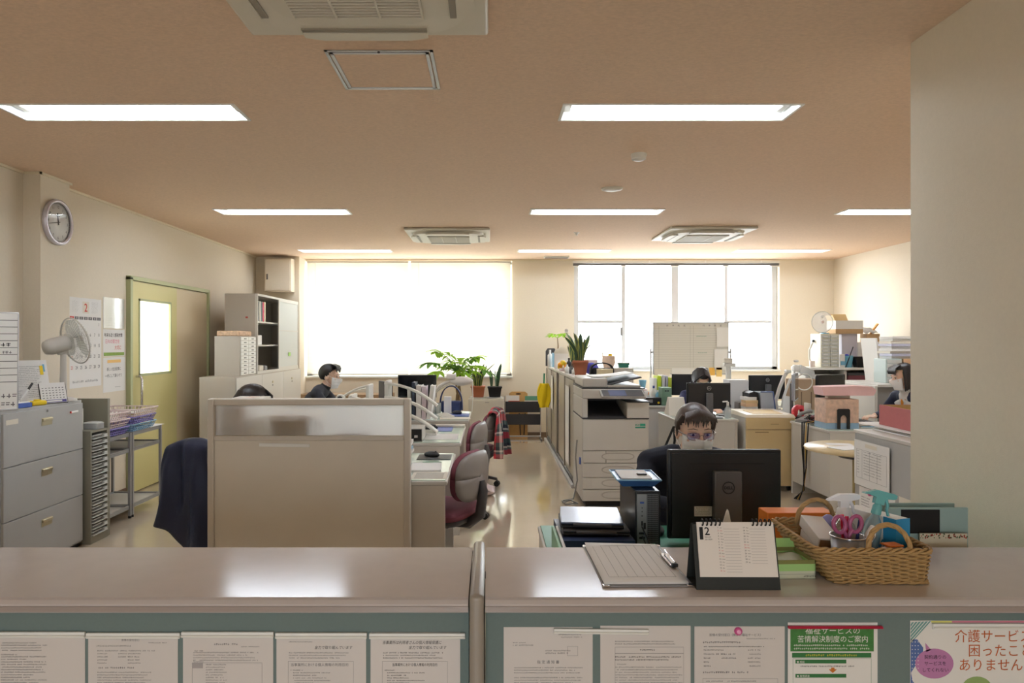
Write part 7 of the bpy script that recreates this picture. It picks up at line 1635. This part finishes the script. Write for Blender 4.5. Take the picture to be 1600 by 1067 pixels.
# ---------------------------------------------------------------- back wall between the windows
mr = thing('magazine_rack', 'black mesh magazine rack on legs against the wall between the windows', 'magazine rack', (px(817, 10.5), 10.50, 0)); hw = .27
MSH = mat('black_mesh', (46, 44, 46), .6)
for s in (-1, 1):
    m = MB(); m.tube([(s*hw, .12, .02), (s*hw, .12, .64)], .011, CHROME, 8); m.build('post', mr); m = MB(); m.tube([(s*hw, -.16, .012), (s*hw, .22, .012)], .012, DGREY, 8); m.build('foot', mr)
m = MB(); m.tube([(-hw, .10, .035), (hw, .10, .035)], .012, ALU, 8); m.tube([(-.03, .12, .05), (-.05, .12, .38)], .008, BLACK, 6); m.tube([(.02, .12, .05), (.04, .12, .38)], .008, BLACK, 6); m.build('cross_bar', mr)
for k, (z_, y_) in enumerate(((.22, -.02), (.40, .05))):
    m = MB(); m.box(-hw+.012, hw-.012, y_-.004, y_, z_, z_+.16, MSH); m.box(-hw+.012, hw-.012, y_-.004, y_+.06, z_, z_+.004, MSH); m.box(-.004, .004, y_-.006, y_+.06, z_, z_+.16, MSH); m.build('mesh_pocket', mr)
mr.children
BW = 10.5
for nm, lab, x_, y_, z_, w_, h_, c_ in (('booklet', 'white booklet in the left top pocket of the magazine rack', -.15, .075, .41, .2, .24, PAPER), ('booklet', 'red booklet in the left pocket of the magazine rack', -.13, .062, .405, .17, .165, mat('coral_red_card', (214, 84, 70), .6)), ('booklet', 'green booklet in the right top pocket of the magazine rack', .14, .08, .41, .21, .23, mat('sea_green_card', (96, 156, 130), .6)), ('booklet', 'pale booklet in front of the green one in the magazine rack', .13, .064, .405, .21, .17, PNK), ('booklet', 'maroon booklet in the lower left pocket of the magazine rack', -.14, .0, .226, .17, .14, mat('maroon_card', (140, 50, 60), .6)), ('booklet', 'grey booklet in the lower right pocket of the magazine rack', .14, .0, .226, .19, .15, MGREY)):
    m = MB(); m.box(-w_/2, w_/2, -.004, .004, 0, h_, c_, .001); m.build(nm, None, lab, 'booklet', 'booklets in the magazine rack', loc=(px(817, 10.5)+x_, 10.5+y_, z_))
wh = thing('wooden_holder', 'wooden tray back with a grip hole behind the magazine rack', 'wooden holder', (px(817, 10.5)-.06, 10.69, .0)); m = MB(); m.prism([(-.14, .0), (.14, .0), (.14, .67), (.10, .70), (-.10, .70), (-.14, .67)], -.01, .01, mat('honey_wood', (206, 160, 96), .5, noise=.1, nscale=20)); m.build('back', wh); m = MB(); m.prism([(.03*math.cos(q)*1.4, .665+.012*math.sin(q)) for q in [2*PI*i/16 for i in range(16)]], -.0115, -.0105, SOIL); m.build('grip_hole', wh)
pc_ = thing('low_cabinet', 'low taupe cabinet under the potted plants between the desks and the rack', 'cabinet', (0, 0, 0)); a_, b_ = px(732, 10.3), px(788, 10.3)
m = MB(); m.box(a_, b_, 10.3, 10.72, 0, .62, STEEL, .004); m.build('body', pc_); m = MB(); m.box(a_+.01, b_-.01, 10.29, 10.2995, .04, .60, STEEL, .003); q = m.build('door', pc_); m = MB(); m.box(.0-.02+(a_+b_)/2, .04+(a_+b_)/2, 10.283, 10.2895, .565, .572, MGREY); m.build('door_handle', q)
snake_plant('bushy variegated plant in a square terracotta pot on the low cabinet', (px(747, 10.45), 10.45, .6335), .10, .17, 16, .36, TERRA, True, WHITE, seed=8, spread=.7)
snake_plant('sparse dark plant in a black pot on the low cabinet', (px(773, 10.45), 10.45, .6335), .10, .16, 5, .40, BLACKM, True, WHITE, False, seed=5, spread=.12)
m = MB(); m.box(-2.81, -1.45, 10.35, 10.75, 0, .68, mat('brown_low_shelf', (150, 122, 90), .6), .004); m.build('low_shelf', None, 'long low brown shelf under the left window behind the masked man', 'shelf')
# the leafy pachira in front of the left window
random.seed(15)
tr = thing('potted_tree', 'tall leafy pachira tree in front of the left window', 'tree', (px(716, 9.7), 9.7, 0)); pot(tr, .16, .28, mat('cream_pot', (214, 206, 190), .5))
m = MB()
for ph in (0, 2.1, 4.2): m.tube([(.025*math.cos(ph+t*7), .025*math.sin(ph+t*7), .26+t*.80) for t in [i/14 for i in range(15)]], .016, BARK, 8)
m.build('braided_trunk', tr)
tips = []
for i in range(24):
    a = i*2.4; el = .15+.9*((i*7) % 10)/10; d_ = Vector((math.cos(a)*math.cos(el), .7*math.sin(a)*math.cos(el), math.sin(el))); tips.append(Vector((0, 0, 1.0))+d_*random.uniform(.16, .40)+Vector((-.03, 0, 0)))
m = MB()
for t_ in tips: m.tube([(0, 0, 1.03), Vector((0, 0, 1.05)).lerp(t_, .5)+Vector((0, 0, .04)), t_], [.008, .005, .003], LEAF_M, 5)
m.build('branches', tr)
for i, t_ in enumerate(tips):
    d_ = (t_-Vector((0, 0, .98))).normalized(); d_.z -= .35; m = MB(); palmate(m, t_, d_, random.uniform(.17, .25), LEAF_L if i % 3 else LEAF_M, 6); m.build('leaf_cluster', tr)
# ---------------------------------------------------------------- people
SKIN = mat('skin', (238, 200, 176), .55); SKIN.node_tree.nodes['Principled BSDF'].inputs['Subsurface Weight'].default_value = .08
HAIRM = mat('black_brown_hair', (34, 26, 24), .42, noise=.4, nscale=60, stretch=(6, 6, .6)); MASKM = mat('white_face_mask', (250, 250, 252), .8); SHOE = mat('black_shoe', (26, 26, 28), .5)
def remesh(mb, vox, smooth=4):
    me = bpy.data.meshes.new('tmp'); mb.bm.to_mesh(me); mb.bm.free(); o = bpy.data.objects.new('tmp', me); C.objects.link(o)
    r = o.modifiers.new('r', 'REMESH'); r.mode = 'VOXEL'; r.voxel_size = vox; s = o.modifiers.new('s', 'SMOOTH'); s.iterations = smooth; s.factor = .5
    dg = bpy.context.evaluated_depsgraph_get(); out = bpy.data.meshes.new_from_object(o.evaluated_get(dg)); bpy.data.objects.remove(o); return out
def person(label, loc, rz, head, lean, shirt, pants, hands, hair, hairm=None, elbow_out=.05, scale=.95, sleeve=True, collar=None, headtilt=(0, 0), glasses=False, group=None, torso=None, nk=(.035, -.155), broad=1):
    """seated figure facing -Y: head = (x, y, z) of the head centre, hands = wrist targets on the desk"""
    r = thing('person', label, 'person', loc, rz, group); hairm = hairm or HAIRM
    H = Vector(head); s = scale
    pel = Vector((0, .03, .53)); neck = H+Vector((0, nk[0], nk[1]))*s; neck.y += lean*.04
    sp = [pel, pel.lerp(neck, .3)+Vector((0, .035, 0)), pel.lerp(neck, .62)+Vector((0, .05, 0)), pel.lerp(neck, .93)+Vector((0, .03, 0)), neck]
    prims = []                                         # (a, b, ra, rb, tag)
    mb = MB()
    def limb(a, b, ra, rb, tg, flat=1):
        a, b = Vector(a), Vector(b); prims.append((a, b, ra, rb, tg)); mb.tube([a, b], [ra, rb], SKIN, 16); mb.ell(a, ra*.995, SKIN, 14, 10); mb.ell(b, rb*.995, SKIN, 14, 10)
    def blob(c, rad, tg): prims.append((Vector(c), Vector(c), min(rad), min(rad), tg)); mb.ell(c, rad, SKIN, 20, 14)
    blob(pel+Vector((0, .0, .02)), (.165*s, .125*s, .11*s), 'p'); blob(sp[1], (.135*s, .105*s, .13*s), 't'); blob(sp[2], (.155*s, .115*s, .15*s), 't'); blob(sp[3], (.15*s, .085*s, .075*s), 't')
    limb(sp[3], neck, .065*s, .052*s, 't'); nm_ = neck.lerp(H+Vector((0, .02, -.05)), .4); limb(neck, nm_, .053*s, .053*s, 't'); limb(nm_, H+Vector((0, .02, -.05)), .049*s, .052*s, 'k')
    for sd in (-1, 1):
        sh = sp[3]+Vector((sd*.165*s*broad, .005, -.01)); wr = Vector(hands[0 if sd < 0 else 1]); mid = (sh+wr)/2; el = Vector((sh.x+sd*elbow_out, mid.y+.05, max(mid.z-.06, .77)))
        L1, L2 = .275*s, .245*s; d = el-sh; el = sh+d.normalized()*L1; el.z = max(el.z, .757); dd = wr-el
        wr = el+dd.normalized()*min(max(dd.length, L2*.9), L2*1.12)
        limb(sp[3]+Vector((sd*.06, 0, .01)), sh, .066*s*broad, .060*s*broad, 's'); limb(sh, el, .052*s, .043*s, 's'); limb(el, wr, .041*s, .028*s, 's' if sleeve else 'k')
        fd = Vector((-sd*.12, -1, -.12)).normalized(); side = Vector((sd, 0, 0)); palm = wr+fd*.055; prims.append((wr, palm, .026, .032, 'k')); mb.tube([wr, palm], [.024, .032], SKIN, 12, flat=.5); mb.ell(palm, (.038, .034, .016), SKIN, 14, 8)
        for f, (ox, ln) in enumerate(((-.030, .062), (-.011, .074), (.009, .070), (.028, .054))):
            b0 = palm+side*ox*sd*1+fd*.026; k1 = b0+fd*ln*.5+Vector((0, 0, .006)); k2 = b0+fd*ln*.82+Vector((0, 0, -.006)); k3 = b0+fd*ln+Vector((0, 0, -.018)); mb.tube([b0-fd*.02, b0, k1, k2, k3], [.009, .009, .0085, .008, .0065], SKIN, 8); prims.append((b0, k3, .008, .008, 'k'))
        tb0 = palm-side*.026-fd*.02; mb.tube([tb0, tb0-side*.022+fd*.025, tb0-side*.024+fd*.05+Vector((0, 0, -.006))], [.013, .0105, .008], SKIN, 8); prims.append((tb0, tb0-side*.024+fd*.05, .01, .009, 'k'))
        hp = pel+Vector((sd*.095*s, -.02, -.015)); kn = Vector((sd*.12, -.40, .49)); an = Vector((sd*.12, -.36, .10)); limb(hp, kn, .085*s, .058*s, 'p'); limb(kn, an, .055*s, .038*s, 'p'); limb(an+Vector((0, .02, -.045)), an+Vector((0, -.13, -.06)), .036, .028, 'b')
    # head
    q = Matrix.Translation(H) @ Euler((headtilt[0], 0, headtilt[1])).to_matrix().to_4x4() @ Matrix.Diagonal((s, s, s, 1))
    hb = MB(q)
    hb.ell((0, .018, .035), (.074, .094, .084), SKIN, 24, 16); hb.ell((0, -.028, -.02), (.060, .060, .088), SKIN, 24, 16); hb.ell((0, -.045, -.078), (.036, .034, .03), SKIN, 16, 10); hb.ell((0, -.06, .028), (.05, .025, .03), SKIN, 16, 10)
    for sd in (-1, 1): hb.ell((sd*.034, -.062, -.022), (.024, .022, .02), SKIN, 12, 8); hb.ell((sd*.074, .012, -.008), (.010, .020, .031), SKIN, 12, 10); hb.tube([(sd*.012, -.083, .020), (sd*.032, -.083, .024), (sd*.052, -.070, .018)], [.006, .007, .004], SKIN, 8)
    hb.tube([(0, -.082, .012), (0, -.098, -.012), (0, -.108, -.030)], [.007, .009, .012], SKIN, 10); hb.ell((0, -.098, -.033), (.017, .012, .010), SKIN, 12, 8)
    hb.tube([(-.022, -.080, -.060), (0, -.092, -.056), (.022, -.080, -.060)], [.004, .007, .004], SKIN, 8); hb.tube([(-.02, -.080, -.067), (0, -.090, -.066), (.02, -.080, -.067)], [.004, .007, .004], SKIN, 8)
    prims.append((H+Vector((0, 0, -.02)), H+Vector((0, 0, .06)), .09*s, .09*s, 'k'))
    for v in hb.bm.verts: pass
    tmp = bpy.data.meshes.new('h'); hb.bm.to_mesh(tmp); mb.bm.from_mesh(tmp); hb.bm.free(); bpy.data.meshes.remove(tmp)
    me = remesh(mb, .0062, 4)
    me.materials.clear()
    mats_ = {'k': SKIN, 't': torso or shirt, 's': shirt, 'p': pants, 'b': SHOE}; keys = list(mats_)
    for k in keys: me.materials.append(mats_[k])
    n = len(me.polygons); cen = np.empty(n*3); me.polygons.foreach_get('center', cen); cen = cen.reshape(n, 3); best = np.full(n, 1e9); idx = np.zeros(n, dtype=np.int32)
    for a, b, ra, rb, tg in prims:
        a_, d_ = np.array(a), np.array(b-a); L = float(d_ @ d_); t = np.clip(((cen-a_) @ d_)/L, 0, 1) if L > 1e-9 else np.zeros(n)
        dist = np.linalg.norm(cen-(a_+t[:, None]*d_), axis=1)-(ra+(rb-ra)*t); w_ = dist < best; best[w_] = dist[w_]; idx[w_] = keys.index(tg)
    if collar:   # open collar: the neck keeps its skin above it
        pass
    me.polygons.foreach_set('material_index', idx); me.polygons.foreach_set('use_smooth', np.ones(n, dtype=bool))
    me.name = 'body'; o = bpy.data.objects.new('body', me); C.objects.link(o); o.parent = r
    # eyes and brows
    for sd in (-1, 1):
        e = MB(q); e.ell((sd*.031, -.079, .004), (.0135, .007, .0065), mat('eye_white', (236, 232, 228), .2), 14, 10); e.ell((sd*.031, -.0848, .003), (.0058, .0022, .0058), mat('dark_iris', (40, 26, 20), .1), 12, 8); e.tube([(sd*.017, -.083, .009), (sd*.031, -.088, .0125), (sd*.046, -.079, .008)], [.0012, .0020, .0012], hairm, 6); e.build('eye', r)
        e = MB(q); e.tube([(sd*.014, -.0905, .027), (sd*.032, -.0915, .032), (sd*.053, -.076, .026)], [.0022, .0032, .0016], hairm, 6, flat=.6); e.build('eyebrow', r)
    # hair
    hr = MB(q)
    def shell(keep, off, ry=1.0, th=.008, cz=.035, cy=.018, nu=40, nv=24, squash=(1, 1, 1)):
        vs = {}; fs = []
        for i in range(nu):
            for j in range(nv+1):
                u = 2*PI*i/nu; v = PI*j/nv; d = Vector((math.sin(v)*math.sin(u), -math.sin(v)*math.cos(u), math.cos(v)))
                w_ = off*(1+.12*math.sin(u*23+v*2)+.08*math.sin(u*41)); vs[i, j] = (Vector((d.x*(.074+w_)*squash[0], cy+d.y*(.094+w_)*squash[1], cz+d.z*(.084+w_)*squash[2])), u, v, d)
        b2 = bmesh.new(); bv = {k: b2.verts.new(x[0]) for k, x in vs.items()}
        for i in range(nu):
            for j in range(nv):
                ks = [(i, j), ((i+1) % nu, j), ((i+1) % nu, j+1), (i, j+1)]
                c = sum((vs[k][3] for k in ks), Vector())/4
                if keep(c):
                    try: b2.faces.new([bv[k] for k in ks])
                    except ValueError: pass
        bmesh.ops.remove_doubles(b2, verts=b2.verts, dist=1e-5); bmesh.ops.delete(b2, geom=[v for v in b2.verts if not v.link_faces], context='VERTS')
        bmesh.ops.recalc_face_normals(b2, faces=b2.faces); bmesh.ops.solidify(b2, geom=list(b2.faces), thickness=th)
        hr.raw([v.co for v in b2.verts], [tuple(v.index for v in f.verts) for f in b2.faces] if not b2.verts.index_update() else [], hairm, True); b2.free()
    def strands(n, fn, r0=.006, seg=6):
        for i in range(n): hr.tube(fn(i/(n-1) if n > 1 else 0), [r0, r0*1.1, r0*.9, r0*.3][:4], hairm, seg)
    if hair == 'pulled':
        shell(lambda c: c.z > .62-1.25*min(1, max(0, (c.y+.80)/.85)), .008)
        strands(26, lambda t: [(-.055+.11*t, -.045-.012*math.sin(PI*t), .112-.02*abs(2*t-1)), (-.062+.124*t, -.078-.012*math.sin(PI*t), .098-.022*abs(2*t-1)), (-.066+.132*t, -.089-.010*math.sin(PI*t), .072), (-.066+.132*t+.006*math.sin(t*40), -.088-.009*math.sin(PI*t), .048-.010*math.sin(t*23))], .0045)
        for sd in (-1, 1): hr.tube([(sd*.066, -.05, .085), (sd*.079, -.025, .05), (sd*.081, -.01, .02), (sd*.078, .002, -.02)], [.008, .009, .008, .003], hairm, 8)
        hr.ell((-.02, .118, .015), (.040, .028, .036), hairm, 16, 10)
    elif hair == 'short':
        shell(lambda c: c.z > .58-1.25*min(1, max(0, (c.y+.75)/.9)), .013)
        strands(22, lambda t: [(-.05+.10*t, -.02, .128), (-.055+.11*t, -.07, .115), (-.058+.118*t, -.095+.01*abs(2*t-1), .088), (-.060+.12*t+.008*math.sin(t*31), -.094+.012*abs(2*t-1), .062-.012*math.sin(t*17))], .0062)
    elif hair == 'bob':
        shell(lambda c: c.z > -.05+(.50 if c.y < -.45 else (-.7 if c.y > -.2 else .05)), .018)
        for i in range(26):
            a = -1.95+3.9*i/25; x_, y_ = math.sin(a), math.cos(a); hr.tube([(x_*.080, .018+y_*.098, .06), (x_*.098, .018+y_*.108, .0), (x_*.100, .010+y_*.105, -.07), (x_*.086, .0+y_*.095, -.118-.008*math.sin(i*2.1))], [.016, .018, .015, .006], hairm, 8)
        strands(20, lambda t: [(-.05+.10*t, -.03, .122), (-.056+.112*t, -.082, .10), (-.06+.12*t, -.096, .07), (-.06+.12*t, -.094, .042)], .006)
    elif hair == 'centre':
        shell(lambda c: c.z > .02+(.42 if c.y < -.4 else (-.75 if c.y > 0 else -.2)), .012)
        for sd in (-1, 1):
            for k in range(9): t = k/8; hr.tube([(sd*.004, -.05+.10*t, .128-.02*abs(t-.5)), (sd*.05, -.075+.14*t, .105), (sd*.085, -.055+.14*t, .03), (sd*.088, .0+.10*t, -.06)], [.007, .012, .012, .008], hairm, 8)
            hr.tube([(sd*.080, .03, -.05), (sd*.095, .0, -.13), (sd*.09, -.04, -.22)], [.026, .024, .010], hairm, 10)
    ho = hr.build('hair', r)
    # mask
    mk = MB(q)
    def mf(u, v):
        a = (u-.5)*2.5; z = -.004-.106*v-.010*math.cos(a)*(v < .02)
        nose = math.exp(-(a/.30)**2)*(.030*math.exp(-((z+.025)/.03)**2)+.006); rx = .069-.012*v**2+.004*math.sin(PI*v); ryy = .080-.02*v**3
        pl = .0016*math.sin(v*22)*math.cos(a*.9)
        return (math.sin(a)*(rx+pl), -.018-math.cos(a)*(ryy+pl)-nose+.0, z+.018*abs(u-.5)*2*(.5-v))
    mk.sheet(mf, 22, 16, MASKM, .0016); mo = mk.build('face_mask', r, 'white pleated face mask')
    for sd in (-1, 1):
        lp = MB(q); lp.tube([(sd*.063, -.045, .0), (sd*.077, -.015, .010), (sd*.082, .022, .012), (sd*.081, .030, -.015), (sd*.073, .0, -.05), (sd*.060, -.042, -.085)], .0014, MASKM, 5); lp.build('ear_loop', mo)
    if glasses:
        gl_ = MB(q)
        GF = mat('thin_gold_frame', (150, 120, 110), .3, .7)
        for sd in (-1, 1):
            gl_.tube([(sd*(.033+.0255*math.copysign(abs(math.cos(t))**.8, math.cos(t))), -.1015+.012*abs(math.cos(t))*(math.cos(t) > 0), .000+.0165*math.sin(t)) for t in [2*PI*i/24 for i in range(24)]], .0011, GF, 5, closed=True)
            gl_.tube([(sd*.0585, -.090, .004), (sd*.076, -.06, .006), (sd*.083, .01, .004), (sd*.081, .028, -.012)], .0014, mat('silver_temple', (190, 190, 196), .2, .8), 6)
        gl_.tube([(-.0085, -.1035, .003), (0, -.1055, .006), (.0085, -.1035, .003)], .0012, GF, 5); go_ = gl_.build('glasses', r, 'thin framed glasses')
        for sd in (-1, 1): ln_ = MB(q); ln_.sheet(lambda u, v: (sd*(.033+.0245*(2*u-1)), -.1010+.010*max(0, 2*u-1)**2, -.015+.03*v), 6, 6, thin_mat('violet_glint_lens', (130, 110, 235), .15, 0, .03, .10), .0008); ln_.build('lens', go_)  # violet glint of the glasses painted into the lens colour
    return r
NVS = mat('dark_navy_shirt', (26, 30, 46), .85, noise=.1, nscale=12, bump=.3, bscale=200); DKP = mat('dark_trousers', (40, 42, 50), .85)
GRP = mat('grey_skin_hair', (92, 76, 68), .42, noise=.45, nscale=50, stretch=(6, 6, .6))
def seat_for(label, x, y, rz): return office_chair(label, (x, y, 0), rz, .42, .80)
person('masked woman with glasses and pulled-back hair in a dark top behind the large monitor', (.905, 3.34, 0), 0, (.01, -.20, 1.058), .4, NVS, DKP, ((-.15, -.33, .765), (.14, -.33, .765)), 'pulled', mat('dark_brown_pulled_hair', (70, 56, 50), .4, noise=.45, nscale=50, stretch=(6, 6, .6)), scale=1.0, headtilt=(math.radians(5), 0), glasses=True, nk=(.07, -.122), broad=1.03)
seat_for('swivel chair of the masked woman behind the large monitor', .905, 3.38, 0)
person('dark-haired person whose crown alone shows above the partition', (-1.68, 4.52, 0), math.radians(115), (.02, -.16, 1.045), .3, mat('black_top', (34, 32, 36), .85), DKP, ((-.16, -.40, .745), (.16, -.40, .745)), 'bob', scale=.97, headtilt=(math.radians(22), 0))
person('masked man in a dark shirt seen in profile at the left desks', (-1.80, 7.2, 0), math.radians(90), (0, -.17, 1.10), .3, mat('charcoal_shirt', (46, 48, 56), .85), DKP, ((-.16, -.42, .745), (.16, -.42, .745)), 'short', mat('black_short_hair', (22, 20, 22), .5), scale=1.0, headtilt=(math.radians(5), math.radians(-8)), nk=(.045, -.12))
seat_for('swivel chair of the masked man in profile', -1.84, 7.2, math.radians(90))
person('woman in navy bowing her head behind a monitor, hair parted in the middle', (2.36, 7.98, 0), math.radians(-4), (-.01, -.24, 1.045), .8, mat('navy_cardigan', (50, 54, 92), .9), DKP, ((-.16, -.40, .745), (.16, -.40, .745)), 'centre', mat('black_parted_hair', (34, 28, 30), .35), scale=.97, headtilt=(math.radians(40), 0))
seat_for('swivel chair of the woman bowing her head', 2.36, 8.03, math.radians(-4))
p5 = person('masked woman with bobbed hair in a white vest at the right desks', (4.02, 6.62, 0), math.radians(-76), (0, -.17, 1.125), .3, mat('navy_sleeve', (36, 42, 64), .85), DKP, ((-.16, -.30, .76), (.16, -.30, .76)), 'bob', scale=.98, headtilt=(math.radians(8), math.radians(-12)), torso=mat('white_vest', (226, 224, 222), .8, bump=.3, bscale=60))
VST = mat('white_vest', (226, 224, 222), .8, bump=.3, bscale=60)
for sd in (-1, 1):
    m = MB(); m.sheet(lambda u, v: (sd*(.018+.135*u), -.178+.045*(1-v)**.5+.075*u*u-.012*math.sin(PI*v), .62+.30*v-.05*u*v+(.03*u*(1-v))), 12, 12, VST, .010); m.build('vest_front', p5, 'white vest front')
m = MB(); m.tube([(-.05, -.13, .955), (-.01, -.165, .90), (0, -.175, .84), (.01, -.165, .90), (.05, -.13, .955)], .008, mat('orange_lanyard', (236, 150, 40), .6), 6); m.build('lanyard', p5, 'orange lanyard')
seat_for('swivel chair of the masked woman in the white vest', 4.05, 6.61, math.radians(-76))
